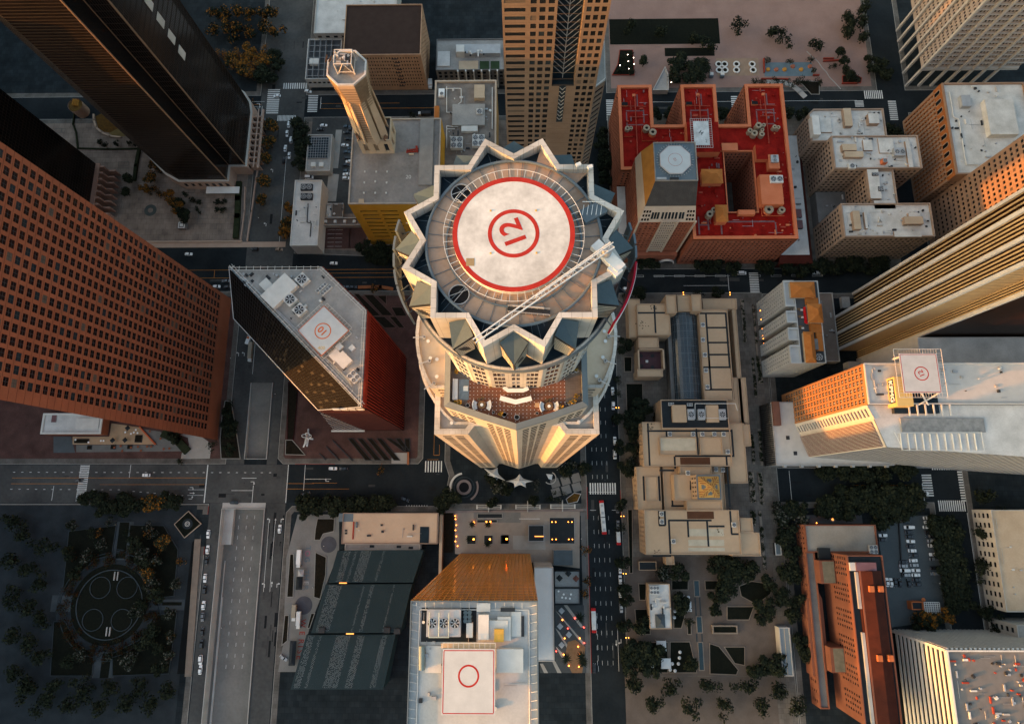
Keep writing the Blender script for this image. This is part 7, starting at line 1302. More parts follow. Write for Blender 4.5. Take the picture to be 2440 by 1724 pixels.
sheet([at(p,.15)for p in(D3(498,935),D3(775,935),D3(800,1590),D3(350,1590),D3(350,1490),D3(498,1480))],mat('slate_court',(.045,.052,.055),.9,rgb2=(.065,.072,.075),scale=.3),.156)
for p,q,e,f in((D3(580,935),D3(615,935),D3(775,1150),D3(745,1150)),(D3(498,985),D3(540,1025),D3(780,1300),D3(770,1325)),(D3(498,1155),D3(540,1195),D3(660,1390),D3(640,1400)),(D3(500,1330),D3(560,1390),D3(600,1440),D3(560,1440)),(D3(350,1500),D3(380,1500),D3(430,1590),D3(390,1590)),(D3(470,1480),D3(500,1480),D3(560,1590),D3(520,1590))):sheet([at(k,.15)for k in(p,q,e,f)],PALE,.164)
sheet([at(p,.15)for p in(D3(620,1290),D3(690,1270),D3(790,1340),D3(760,1590),D3(660,1590),D3(590,1450))],mat('brown_gravel',(.16,.095,.05),.95,rgb2=(.22,.13,.075),scale=.6),.168)  # warm brown gravel area
for i,p in enumerate((D3(560,990),D3(545,1140),D3(630,1220),D3(560,1320))):x,y=at(p,.2);s=thing('bench_planter',ORD[i]+' grey square seat block from the top in the striped garden','seat',(x,y,.16));MB().cbox(x,y,.16,2.8,2.8,.5,PI/4).build('seat',METAL,s)
for i,p in enumerate((D3(688,1062),D3(620,1160),D3(775,1150),D3(508,1380),D3(780,1300))):lamp(p,ORD[i]+' red light at the end of a pale strip in the striped garden',.4,.3,'red strip lights',mat('red_lamp',(1,.05,.03),.5,0,emit=4))
for i,p in enumerate((D3(580,1412),D3(738,1415),D3(720,1335),D3(568,1078),D3(735,1255),D3(590,1255),D3(727,1530),D3(630,1520))):lamp(p,ORD[i]+' warm lamp among the palms of the striped garden',.6,.38,'garden lamps by the palms')
# library gardens
LG=mat('library_walk',(.095,.073,.060),.9,rgb2=(.135,.107,.088),scale=.15);sheet(rc(D3(1170,470),D4(420,1620),.15),LG,.15);sheet(rc(D3(1170,1622),D4(420,2400),.15),LG,.15);WAT=mat('dark_pool_water',(.012,.03,.034),.08,.2,spec=.6)
for i,(a,c)in enumerate(((D3(1840,702),D3(1892,848)),(D3(1865,1050),D3(1918,1198)),(D3(1880,1298),D3(1935,1560)))):r=rc(a,c,.2);s=thing('reflecting_pool',ORD[i]+' narrow dark pool from the top along the library garden axis','pool',((r[0]+r[2])/2,(r[1]+r[3])/2,.15));MB().box(r[0]-.5,r[1]-.5,.15,r[2]+.5,r[3]+.5,.4).build('rim',TANW,s);MB().box(r[0],r[1],.4,r[2],r[3],.42).build('water',WAT,s)
wl=((1845,860,1910,1040),(1858,1210,1925,1290));mb=MB()
for x0,y0,x1,y1 in wl:r=rc(D3(x0,y0),D3(x1,y1),.15);mb.box(r[0],r[1],.15,r[0]+.7,r[3],.3);mb.box(r[2]-.7,r[1],.15,r[2],r[3],.3)
tag(mb.build('stone_channel',GCURB),kind='structure')
for pts,nm in(((D3(1620,695),D3(1785,695),D3(1785,790),D3(1620,790)),'dark bed right of the grey garden restaurant'),((D3(1940,695),D3(2090,695),D3(2050,790),D3(1945,790)),'dark bed right of the first narrow pool'),((D3(1640,850),D3(1800,850),D3(1720,1160),D3(1640,1160)),'shady dining bed beside the grey garden restaurant'),((D3(1605,1285),D3(1800,1285),D3(1870,1590),D3(1600,1590)),'dark lawn with white parasols below the restaurant'),((D3(1330,1290),D3(1590,1290),D3(1590,1590),D3(1290,1590)),'dark tree covered bed at the bottom of the library garden'),((D3(1985,1300),D3(2080,1330),D3(2270,1560),D3(2250,1610),D3(1990,1600)),'dark curved bed right of the third narrow pool'),((D3(2125,1335),D4(60,1335),D4(60,1520),D3(2230,1500)),'round dark lawn at the right of the library garden'),((D3(2155,945),D4(150,945),D4(100,1080),D3(2155,1080)),'dark bed between the garden terraces on the right'),((D3(1765,1070),D3(1815,1070),D3(1815,1220),D3(1775,1220)),'small dark bed left of the second narrow pool'),((D3(1265,970),D3(1400,970),D3(1420,1220),D3(1285,1220)),'dark walled bed left of the grey garden restaurant'),((D3(1300,725),D3(1380,725),D3(1375,890),D3(1310,890)),'small dark bed above left of the grey garden restaurant'),((D4(120,700),D4(330,730),D4(310,830),D4(170,930),D4(20,850),D4(0,750)),'dark oval lawn beside the salmon block'),((D3(1195,10),D3(1245,10),D3(1250,630),D3(1215,630)),'narrow dark bed along the library pavement'),((C3(1160,0),C3(1240,0),C3(1240,145),C3(1165,145)),'small dark bed in the library forecourt, upper'),((C3(1180,255),C3(1345,255),C3(1350,640),C3(1190,640)),'large dark bed in the library forecourt')):bed('garden_bed',nm,pts,.45,LAWN,TANW)
r=rc(D3(1395,730),D3(1625,1165),8);b=blk('restaurant','grey flat roofed garden restaurant with a slate pyramid skylight','restaurant',r,8,LIB,ROOFW,par=(.5,.4));pr=rc(D3(1465,1025),D3(1565,1155),9);mb=MB();hip(mb,pr,8.6,11.5);b.add('pyramid_skylight',mb,mat('slate_hip',(.07,.08,.09)));b.ac(*at(D3(1458,790),9),8,5.6,5,1.6,3,2,OFFW);b.pipes([(*at(p,9),9)for p in(D3(1470,910),D3(1470,870),D3(1530,870))],.3,OFFW);b.clutter((r[0]+1,r[1]+10,r[2]-1,r[3]-10),8,10,121);r=rc(D3(1305,515),D3(1478,600),3);b=blk('service_court','small walled service yard with a black floor left of the library front','yard',r,3,LIB,GUT,par=(.4,.4))
r=rc(D3(2015,1130),D3(2265,1215),2);b=blk('garden_wall','low tan walled basin with corner planters in the library garden','basin',r,1.6,TANW,LAWN,par=(.5,.8))
for p,nm in((D3(1525,1330),'upper white square canopy at the bottom of the library garden'),(D3(1770,950),'white square canopy beside the shady dining bed'),(D3(1570,1500),'lower white square canopy at the bottom of the library garden')):x,y=at(p,3);s=thing('canopy',nm,'canopy',(x,y,.15),'white square garden canopies');mb=MB();a=2.9;[mb.poly([(x,y,3.6),(x+q[0]*a,y+q[1]*a,3),(x+q[2]*a,y+q[3]*a,3)])for q in((-1,-1,1,-1),(1,-1,1,1),(1,1,-1,1),(-1,1,-1,-1))];mb.build('canopy',SAIL,s);mb=MB();[mb.tube((x+i*a,y+j*a,.15),(x+i*a,y+j*a,3),.06)for i in(-1,1)for j in(-1,1)];mb.build('pole',METW,s)
for i,p in enumerate((D3(1655,995),D3(1650,1055),D3(1705,1390),D3(1700,1445),D3(1630,1502),D3(1690,1502),D3(1610,1560),D3(1657,1570),D3(1440,1525),D3(1740,855),D3(1785,860))):x,y=at(p,2.3);s=thing('parasol',ORD[i]+' white round parasol in the library garden, counted from the top left','parasol',(x,y,.15),'white parasols in the library garden');MB().cyl(x,y,2.2,2.8,1.0,12,.03).build('canopy',SAIL,s);MB().cyl(x,y,.15,2.3,.05,6).build('pole',METW,s)
for i,(p0,p1)in enumerate(((C4(135,20),C4(165,380)),(C4(180,20),C4(225,250)),(C4(190,700),C4(230,1040)),(C4(120,740),C4(150,1030)),(C4(100,1120),C4(160,1400)),(C4(190,1120),C4(240,1410)),(C4(120,1490),C4(160,1620)),(D4(210,30),D4(245,590)),(B4(20,950),B4(70,1350)),(B4(140,1000),B4(190,1620)),(C4(240,690),C4(330,1040)))):r=rc(p0,p1,.3);s=thing('hedge',ORD[i]+' long clipped hedge of the stepped walk right of the library, counted from the middle','hedge',((r[0]+r[2])/2,(r[1]+r[3])/2,.15),'clipped hedges right of the library');MB().box(r[0]-.4,r[1]-.4,.14,r[2]+.4,r[3]+.4,.7).build('kerb',TANW,s);leafmesh(R,[(((r[0]+r[2])/2+R.uniform(-.5,.5)*(r[2]-r[0]),r[1]+(r[3]-r[1])*R.random(),.8),1.1)for _ in range(24)],500,.45).build('leaves',[mat('hedge_leaves',(.02,.02,.02)),mat('hedge_leaves',(.02,.02,.02))],s)
# square and lots
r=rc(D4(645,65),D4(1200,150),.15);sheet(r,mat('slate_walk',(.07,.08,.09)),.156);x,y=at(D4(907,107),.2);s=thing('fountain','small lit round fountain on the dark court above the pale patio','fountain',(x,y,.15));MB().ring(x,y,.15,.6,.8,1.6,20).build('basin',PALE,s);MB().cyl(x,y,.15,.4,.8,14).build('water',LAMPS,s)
for i,p in enumerate((D4(797,62),D4(1012,62),D4(1122,60),D4(648,142),D4(752,142),D4(640,350),D4(655,545),D4(678,700))):lamp(p,ORD[i]+' warm lamp along the court edge of the salmon block, counted from the top',2.2,.28,'court edge lamps')
sheet([at(p,.15)for p in(D4(1320,110),D4(1880,60),D4(2000,1080),D4(1480,1150),D4(1420,700))],mat('parking_asphalt',(.060,.072,.078),.9,rgb2=(.085,.10,.105),scale=.08),.152);wallthing('wall','dark wall splitting the two levels of the lower right parking lot','wall',[D4(1540,110),D4(1575,660)],1.2,.6,METD)
r=rc(D4(1660,900),D4(1785,980),4);b=blk('kiosk','orange sided kiosk with a white slatted canopy at the edge of the parking lot','kiosk',r,4,mat('orange_dormer',(.4,.1,.05)),GUT);xr=rc(D4(1790,910),D4(1950,1015),4);mb=MB();[mb.box(xr[0]+i*(xr[2]-xr[0])/7,xr[1],3.8,xr[0]+i*(xr[2]-xr[0])/7+.3,xr[3],4.1)for i in range(8)];[mb.box(xr[0],xr[1]+i*(xr[3]-xr[1])/5,3.8,xr[2],xr[1]+i*(xr[3]-xr[1])/5+.3,4.12)for i in range(6)];b.add('slatted_canopy',mb,METW)
x,y=at(D4(1787,885),2.4);s=thing('parasol','orange hexagonal parasol beside the slatted kiosk canopy','parasol',(x,y,.15));MB().cyl(x,y,2.3,2.9,1.4,6,.03).build('canopy',mat('orange_dormer',(.4,.1,.05)),s);MB().cyl(x,y,.15,2.4,.05,6).build('pole',METAL,s)
r=rc(D4(385,1150),D4(530,1620),6);b=blk('low_building','narrow grey blue roof with a central joint between garden and salmon block','building',r,6,CONC,mat('blue_grey_roof',(.14,.165,.18),.8,rgb2=(.19,.22,.235),scale=.1),par=(.5,.5));b.add('roof_joint',MB().box((r[0]+r[2])/2-.15,r[1],6,(r[0]+r[2])/2+.15,r[3],6.15),ROOFT)
x,y=at(D4(382,395),3);b=blk('shelter','small white framed shelter right of the library roofs','shelter',(x-1.9,y-3.6,x+1.9,y+3.6),3,METD,BLUEG,par=(.2,.5),pm=OFFW)
# the brick square at the top
PR=mat('park_red_wall',(.24,.04,.025),.8);PBLUE=mat('blue_play_deck',(.095,.135,.155),.85,rgb2=(.13,.175,.195),scale=.3)
sheet(rc(A4(240,160),A4(720,290),.15),PBLUE,.2);sheet(rc(A3(2050,120),A4(205,285),.15),mat('sand_paving',(.26,.18,.125),.9),.19);sheet(rc(A3(1555,20),A3(2040,95),.15),LAWN,.2)
for i,p in enumerate((A3(2078,175),A3(2135,175),A3(2083,232),A3(2140,232),A3(2250,175),A3(2250,232),A4(130,175),A4(140,232))):x,y=at(p,.6);s=thing('ring_planter',ORD[i]+' white ring planter on the sandy paving, counted row by row from the left','planter',(x,y,.19),'white ring planters');MB().ring(x,y,.19,.9,1.5,2.5,20).build('ring_seat',OFFW,s);MB().cyl(x,y,.19,.7,1.5,14).build('soil',BED,s)
for p,q,nm in((A4(240,130),A4(245,255),'red wall at the left end of the blue play deck'),(A4(820,125),A4(910,125),'red wall at the top of the square near the crossing street'),(A4(820,150),A4(970,142),'second red wall beside the small lawn of the square'),(A4(720,287),A4(770,285),'orange red wall stub at the right of the blue deck'),(A4(220,322),A4(470,325),'long low red wall below the blue play deck'),(A4(1000,365),A4(1140,365),'red edged wall of the corner bed in the square')):wallthing('wall',nm,'wall',[p,q],1.3,.8,PR)
for i,p in enumerate((A4(285,225),A4(365,225),A4(445,225),A4(525,195),A4(605,225),A4(690,195))):x,y=at(p,.6);s=thing('play_block',ORD[i]+' coloured play block from the left on the blue deck','play block',(x,y,.2),'play blocks');MB().cyl(x,y,.2,1.2,1.7,10,1.3).build('block',(mat('ochre_frame',(.4,.2,.05)),mat('coral_block',(.34,.12,.07),.8))[i%2],s)
bed('planting_bed','corner bed of the brick square with dark shrubs',[A4(1000,290),A4(1110,270),A4(1190,310),A4(1180,360),A4(1000,362)],.5,None,PR);bed('planting_bed','string lit planting bed at the upper left of the brick square',[A3(1120,40),A3(1250,40),A3(1265,285),A3(1045,285),A3(1100,180)],.6,LAWN,PR);bed('planting_bed','dark bed beside the curved ramp of the square',[A4(560,330),A4(780,345),A4(780,470),A4(700,470),A4(620,380)],.4)
r=rc(A3(1435,300),A3(1590,440),3);q=[at(A3(1435,440),3),at(A3(1590,440),3),at(A3(1590,290),3),at(A3(1555,210),3)];b=blk('ramp_house','grey triangular stair house at the edge of the brick square','stair house',q,4,CONC,ROOFG);mb=MB();pa_=[at(A4(x_,y_),.2)for x_,y_ in((270,345),(420,350),(520,380),(590,440),(640,490))]
for a,c in zip(pa_,pa_[1:]):u,w,l=frame(a,c);mb.obox(a,u,w,0,l+.5,.15,.5,-1.9,1.9)
tag(mb.build('curved_ramp',CONC),'grey curved ramp sweeping down the brick square to the street','ramp');mb=MB();pv=None
for x_,y_ in((650,50),(700,100),(760,150),(800,210),(840,250),(870,300),(920,350),(980,415)):
    p=at(A4(x_+8,y_),.2);pv and mb.obox(pv,*frame(pv,p)[:2],0,frame(pv,p)[2],.15,.19,-.35,.35);pv=p
tag(mb.build('pale_crack_line',PALE),kind='structure')
for i,p in enumerate((A3(1200,85),A3(1205,148),A3(1255,115),A3(1125,187),A3(1210,222),A3(1260,175),A3(1620,352),A3(1830,275),A3(1930,275),A3(1635,275))):lamp(p,ORD[i]+' white string light among the trees of the brick square, counted from the left',4,.22,'square lights',mat('pale_lamp',(1,.8,.6),.5,0,emit=5))
for i,(x0_,z_)in enumerate(((2005,'left'),(2110,'right'))):x,y=at(A3(x0_,285),1.5);s=thing('vending_kiosk','white topped booth on the brick square, the %s of two'%z_,'booth',(x,y,.19));MB().cbox(x,y,.19,2.6,2.8,2.6).build('booth_wall',BLUEG,s);MB().cbox(x,y+.6,2.8,2.7,2.2,.3).build('booth_roof',OFFW,s)
# ---------------------------------------------------------------- trees
DK=mat('dark_leaves',(.006,.009,.006),.85,.4,scale=.6,rgb2=(.014,.019,.010),spec=.1);DK2=mat('mid_leaves',(.016,.021,.011),.85,.4,scale=.6,rgb2=(.03,.034,.017),spec=.1);OR1=mat('autumn_leaves',(.13,.055,.010),.8,scale=.5,rgb2=(.26,.10,.014));BARK=mat('bark',(.06,.045,.034),.9);GRL=mat('grey_leaves',(.055,.06,.05),.8,scale=.6,rgb2=(.10,.095,.075))
protos={}
def tproto(kind,var):
    if(kind,var)in protos:return protos[(kind,var)]
    Rr=random.Random(hash((len(kind),var))%999+var*7);r=thing('palm_tree' if kind=='palm' else 'tree','x','tree',(0,0,-500));O=Vector((0,0,-500))
    mb=MB()
    if kind=='palm':
        pv=(0,0,-500);top=(.5,.3,-500+8);mb.tube(pv,top,.32,7,.2);mb.build('trunk',BARK,r);mb=MB()
        for k in range(26):
            a=k*2.4;el=Rr.uniform(-.5,.9);L_=Rr.uniform(3.2,4.4);p0=Vector(top);d=Vector((math.cos(a),math.sin(a),el)).normalized();s_=Vector((-math.sin(a),math.cos(a),0));q=p0
            for j in range(5):n_=q+d*L_/5;w0,w1=.42*(1-j/5.5),.42*(1-(j+1)/5.5);mb.quad(q-s_*w0,q+s_*w0,n_+s_*w1,n_-s_*w1);q=n_;d=(d+Vector((0,0,-.3))).normalized()
        mb.build('crown',DK,r)
    else:
        mb.tube((0,0,-500),(.1,.05,-497.2),.34,7,.26)
        for k in range(5):a=k*1.3;mb.tube((.1,.05,-497.4),(1.9*math.cos(a),1.9*math.sin(a),-494.6),.18,5,.07)
        mb.build('trunk',BARK,r);nb=9 if kind!='ball' else 5;blobs=[((0,0,-495.2),2.2)]
        for k in range(nb):a,q=Rr.uniform(0,2*PI),Rr.uniform(1.2,2.9)if kind!='ball' else Rr.uniform(.3,1.5);blobs.append(((q*math.cos(a),q*math.sin(a),-495.4+Rr.uniform(-1,1.3)),Rr.uniform(1.1,1.9)))
        n_={'bare':420,'grey':560}.get(kind,1000);ms={'dark':[DK,DK2],'autumn':[DK2,OR1],'orange':[OR1,DK2],'ball':[DK2,DK],'grey':[DK,GRL],'bare':[OR1,BARK]}[kind]
        leafmesh(Rr,blobs,n_,.47 if kind!='bare' else .3).build('crown',ms,r)
    protos[(kind,var)]=[r,False];return protos[(kind,var)]
tc_=0;TREES=[]
def tree(p,rad,kind,label,group,far=0):TREES.append((far,-rad*1.3,len(TREES),p,kind,label,group))
def plant(rad,p,kind,label,group,z=.14):
    global tc_
    tc_+=1;pr=tproto(kind,tc_%3);h=5.0*min(1.25,rad/4.2)if kind!='palm' else 8;x,y=at(p,z+h);s=rad/4.2 if kind!='palm' else rad/5.2;sc=(s,s,min(1.25,s*1.05));rz=tc_*2.399
    if not pr[1]:
        o=pr[0];pr[1]=True;o.location=(x,y,z);o.scale=sc;o.rotation_euler[2]=rz;o['label']=label
        if group:o['group']=group
    else:dup(pr[0],(x,y,z),rz,label,sc,group)
def row(where,kind,pts,rad,group,order='from the left',far=0):
    for i,p in enumerate(pts):tree(p[:2]if len(p)<3 else p[:2],p[2]if len(p)>2 else rad,kind if isinstance(kind,str)else kind[i%len(kind)],'%s tree %s in %s'%(ORD[i],order,where),group,far)
def pl_(f,*ps):return[(*f(p[0],p[1]),*p[2:])for p in ps]
row('the column beside the black curved tower','autumn',pl_(A1,(2130,770,5.2),(2115,930,4.8),(2085,1080,3.8),(2060,1300,4.6),(2045,1485,3.9),(1950,590,3)),4,'street trees by the black tower','from the top')
row('the autumn cluster on the upper left plaza',('autumn','orange'),pl_(A1,(960,1260,4.2),(900,1380,3.4),(965,1390,3),(1020,1390,3.3),(1075,1420,3),(1150,1450,3.8),(1195,1510,3.6),(1225,1560,4),(1010,1150,3.6),(1060,1200,3)),4,'autumn plaza trees');row('the lower end of the plaza autumn cluster','dark',pl_(B1,(1230,30,4),(1265,90,4),(1280,160,4)),4,'autumn plaza trees','from the top')
row('the round dark pair on the plaza','ball',pl_(A1,(740,1265,5),(715,1400,4.6)),4,None,'from the top');row('the row of potted trees below the curved plaza','ball',pl_(A1,(475,925,1.6),(520,950,2),(645,930,2.2),(765,935,1.5),(815,945,2)),2,'potted plaza trees');row('the square beds below the black curved tower','dark',pl_(A1,(1380,1490,2.2),(1430,1510,2.2),(1620,1500,2.2),(1680,1500,2.2),(1620,1570,2.2),(1680,1570,2.2),(1300,1430,2.4),(1420,1580,1.8)),2,'plaza bed trees')
row('the autumn park at the top left corner crossing',('bare','autumn','bare','orange'),pl_(A1,(1640,80,5),(1740,120,5),(1790,190,5.5),(1850,150,5.5),(1940,110,4.5),(1870,220,5.5),(1960,200,5.5),(2030,130,5.5),(1930,280,4.5),(2100,110,5.5),(1780,60,5),(1900,40,5.5),(2050,40,5.5)),5,'autumn park trees');row('the dark end of the autumn park','dark',pl_(A1,(2060,240,6),(2130,270,6.4),(2180,180,5.6),(2170,90,5.6),(2040,300,4.5)),5,'dark park trees')
row('the tall dark clump beside the parking lot','dark',pl_(A2,(240,760,7),(230,880,6.6),(250,950,5.6),(225,1020,4.2),(220,1120,4.8)),5,'dark trees by the parking lot','from the top');row('the orange trees left of the small white stepped block',('orange','autumn'),pl_(B2,(130,60,4),(95,225,5),(80,300,4.2)),4,None,'from the top')
row('the dark mass on the avenue below the yellow wall','dark',pl_(B2,(850,460,5.6),(910,510,6),(980,480,6),(1050,520,6),(1110,490,6),(1130,560,4.4),(960,560,4)),5,'dark avenue trees');tree(A2(1330,680),3,'ball','small dark tree by the kerb above the grey roof with the red frame',None);tree(B2(945,840),3,'bare','thin orange tree beside the orange rack on the avenue',None)
row('the string lit clump of the brick square','dark',pl_(A3,(1650,180,6.5),(1740,150,6.5),(1830,180,6.5),(1920,200,6.5),(1680,280,6),(1780,290,6),(1880,290,6)),6,'dark trees of the square');tree(A3(1360,140),4.6,'ball','single round dark tree between the lit bed and the clump of the square',None);row('the lit planting bed of the brick square','dark',pl_(A3,(1150,110,3),(1200,180,3.2),(1230,250,2.5),(1130,240,2.5),(1220,70,2.5)),3,'bed trees of the square')
row('the line below the blue play deck','ball',pl_(A4,(160,340,2.8),(240,350,3),(325,350,3),(420,365,3),(505,355,3),(585,350,2.8),(650,340,3),(770,350,3)),3,'small trees below the deck');row('the curved edge of the square by the crossing','dark',pl_(A4,(1060,230,3.6),(1090,290,4),(1010,140,3.6),(990,60,3.6),(1130,330,3.4),(930,190,2.6)),3,'edge trees of the square');row('the back of the blue deck','grey',pl_(A4,(290,140,2.6),(490,145,2.6),(700,140,3),(730,230,2.4)),2,'thin trees by the deck');row('the street by the white legged tower','dark',pl_(A4,(1280,110,3.6),(1290,220,3.6),(1380,180,5.4),(1430,250,5.4),(1520,800,6),(1540,850,5)),4,'dark street trees upper right')
row('the courts of the crimson roofed hotel','dark',pl_(A3,(1480,640,4.2),(1600,640,4.8),(2110,645,5)),4,None);row('the kerb behind the annex with the red mansard','dark',pl_(A4,(450,630,5.4),(620,665,4.8)),4,None)
row('the shaded street left of the crimson hotel','dark',pl_(A3,(970,860,5),(965,960,5.4),(975,1060,5.4),(980,1160,5.4),(985,1260,5.4)),5,'trees left of the crimson hotel','from the top')
row('the dark avenue line in front of the brick hotels','dark',pl_(B3,(1290,590,4.6),(1400,600,4.6),(1470,590,4),(1890,600,5),(1990,620,5.4),(2090,620,5.4),(2200,630,5.4))+pl_(B4,(230,620,6),(300,640,4.6),(500,630,5.6),(600,640,5.6),(700,630,5.6),(840,630,6),(950,620,6),(1060,620,6),(1180,610,6),(1290,610,6),(1390,600,5.4)),5,'dark avenue trees by the hotels');row('the library side of the avenue','dark',pl_(B3,(1310,890,5),(1870,895,3.4),(2060,890,4),(1190,905,3)),4,'avenue trees by the library')
row('the library pavement beside the parked cars','dark',pl_(C3,(1095,210,2.8),(1090,360,3.2),(1110,600,4),(1120,890,4.6),(790,1085,4.6),(1150,1440,3.8))+pl_(D3,(1150,185,3.4),(1160,510,4.6),(1180,800,4.4),(1190,880,4),(1175,1120,4.4),(1210,1420,5.6),(1240,1560,5)),4,'street trees along the library pavement','from the top');tree(B3(1190,1390),5.2,'dark','round dark tree in the forecourt at the upper left of the library',None)
row('the shady forecourt left of the library','dark',pl_(C3,(1290,520,6.4),(1350,500,5),(1250,600,6.2),(1310,640,5.8),(1240,700,4.6),(1270,760,5),(1280,860,5),(1210,1120,4),(1180,1080,4.4)),5,'forecourt trees');row('the pale twiggy group left of the library wing','grey',pl_(C3,(1250,1010,4),(1270,940,3.2)),3,None);tree(C3(1460,565),2.4,'orange','small orange tree on the patterned court left of the machine roof',None);tree(C2(990,1085),3.4,'orange','thin orange tree on the kerb in front of the prism tower',None)
row('the dark hedge line below the wide street, left part','dark',pl_(C1,(340,1370,4.6),(430,1380,5),(530,1400,5.4),(640,1410,5.4),(740,1400,5.4),(840,1410,5.4),(1120,1400,5.4),(1220,1410,5),(480,1460,4.6),(600,1470,4.6),(720,1470,4.6)),5,'dark trees below the wide street');row('the orange middle of the dark hedge line','autumn',pl_(C1,(950,1410,5),(1040,1400,5)),5,None)
row('the dark mass above the tan roofed hall','dark',pl_(C2,(230,1430,5.6),(310,1430,6),(400,1430,6),(490,1430,6),(580,1430,6),(670,1430,6),(760,1430,6),(850,1430,6),(940,1420,6),(1020,1410,5.6),(1090,1400,5),(250,1500,4)),6,'dark trees above the hall');row('the clump by the curved street kerb','dark',pl_(C2,(1590,1380,5.6),(1680,1390,5.6),(1640,1330,4.6),(1610,1440,4.6)),5,'corner clump');row('the tower plaza',('dark','grey'),pl_(C3,(600,1090,4.6),(660,1060,4),(40,1270,4),(300,1230,3.4),(300,1390,3.6),(530,1350,3.2),(450,1360,3))+pl_(C2,(2100,1230,5),(2050,1180,4),(2200,1250,4),(2080,1390,3.6)),4,'tower plaza trees')
row('the quarters of the round garden',('grey','dark','grey','autumn'),pl_(D1,(210,180,3.6),(390,250,3.4),(560,140,2.6),(450,240,2.8),(480,340,4),(740,240,3),(940,180,3.4),(960,250,3.2),(1000,240,3),(830,340,5),(880,430,5),(1090,330,4.6),(990,520,4),(870,530,5),(980,640,3),(930,640,4),(1000,740,5),(1030,820,4.6),(1220,730,3.6),(1260,530,3)),4,'garden trees');row('the lower quarters of the round garden',('grey','dark'),pl_(D1,(1130,1020,4),(960,1180,5),(1150,1240,3.6),(900,1330,5),(760,1480,5.4),(1060,1360,3.6),(1130,1460,4),(1040,1540,4),(560,1450,2.4),(180,1480,4.4),(280,1430,4),(180,440,4),(330,450,4.4),(230,620,4),(840,1010,4.4),(870,950,4)),4,'lower garden trees');tree(D1(1145,1230),3,'orange','bright orange tree beside the lower right path of the round garden',None);tree(D1(1000,500),3.2,'orange','bright orange tree in the upper right quarter of the round garden',None)
row('the lamp lit court','palm',pl_(D2,(1860,300),(1880,150),(2035,165),(2040,345)),3,'palms of the lamp lit court');row('the striped garden by the avenue','palm',pl_(D3,(600,1450),(760,1440),(770,1480),(730,1060)),4,'palms of the striped garden');row('the twiggy kerb line left of the bus lane','bare',pl_(D3,(800,400,3),(805,720,3),(800,850,2.6)),3,None,'from the top')
row('the library garden','dark',pl_(D3,(1700,600,5.6),(2070,560,6),(2150,620,7),(2200,700,7),(2120,700,5.6),(2170,820,6.4),(2060,870,4),(2060,980,4),(1700,870,5),(1710,960,5),(1340,1110,5.4),(1250,1340,6),(1330,1400,6),(1420,1420,6),(1500,1440,5.6),(1400,1540,6),(1290,1480,5.4),(1800,1500,4.6),(1790,1090,3),(2230,580,6)),5,'library garden trees');tree(D3(1570,620),5.4,'grey','pale grey green tree above the grey garden restaurant',None)
row('the dark garden between library and salmon block','dark',pl_(D4,(90,560,6.4),(30,620,6),(140,620,5),(450,220,6),(470,320,6),(500,420,5.6),(480,570,6),(450,640,5),(540,670,5),(320,720,5),(270,980,6),(220,1060,5),(450,860,6),(540,1050,5),(590,920,4.6),(370,1500,6),(280,1540,6),(180,1560,5),(580,1260,4.6),(640,1420,4.6)),5,'dark garden trees lower right');row('the patch above the salmon block patio',('grey','dark'),pl_(C4,(430,1520,6),(500,1480,5.6),(560,1550,6),(590,1480,5),(360,1450,4)),5,'grey green trees left of the patio')
row('the huge dark mass along the short street, lower side','dark',pl_(C4,(960,1380,7),(1060,1360,7),(1160,1350,7),(1270,1330,7.4),(1370,1320,8),(1460,1340,8),(1560,1340,8),(1660,1360,8),(1720,1400,6.4),(870,1410,6),(1320,1430,7.4),(1430,1450,7.4),(1540,1450,7.4),(1640,1440,7.4),(1380,1540,7),(1480,1540,7),(820,1480,5),(930,1480,6.4),(1050,1460,6.4),(1160,1450,6.4)),6,'dark mass below the short street');row('the dark line along the short street, podium side','dark',pl_(C4,(830,1100,6),(930,1120,6),(1060,1100,6),(1140,1120,6),(1250,1110,5.6),(1350,1110,6),(1420,1100,5),(1560,1070,6),(1640,1080,6.4),(1600,1010,5)),6,'dark trees on the podium side')
row('the black tree belt right of the parking lot','dark',pl_(D4,(1960,170,7),(2050,190,7),(1990,270,7),(2080,290,6),(2000,370,7),(2070,380,6),(2010,470,7),(2090,470,6),(2040,560,7),(2110,590,6.4),(2060,660,7),(2150,690,6.4),(2080,760,7),(2170,800,6),(2090,860,6.4),(2180,900,5.6),(2070,960,5),(1900,150,4.6)),6,'black tree belt','from the top');row('the orange corner below the slatted kiosk',('orange','dark'),pl_(D4,(1710,1060,3.4),(1770,1120,4),(1830,1080,5),(1900,1100,5),(1980,1060,5)),4,'kiosk corner trees');row('the strip beside the ramp road below the terracotta tower','dark',pl_(C1,(1720,470,3.4),(1760,640,4),(1740,720,4.4),(1690,560,4),(1740,880,4),(1690,640,4),(1560,870,3.4),(1160,770,4.4),(1250,1015,2)),4,'ramp strip trees','from the top')
for k_,ps in(('dark',[(1500+i*62+(i%3)*14,60+(i%4)*16)for i in range(9)]+[(2060-(i%2)*40,20+i*17)for i in range(5)]+[(30+(i%3)*34,1240+i*30)for i in range(14)]+[(60+i*34,1640+(i%2)*36)for i in range(11)]+[(1510+i*44,1640+(i%2)*40)for i in range(10)]+[(2345+(i%2)*40,1180+i*46)for i in range(8)]),('autumn',[(512+(i%6)*28,30+(i//6)*40)for i in range(12)])):
    for p in ps:tree(p,5,k_,'',None,1)
TREES.sort(key=lambda t:t[:3]);mb=MB()
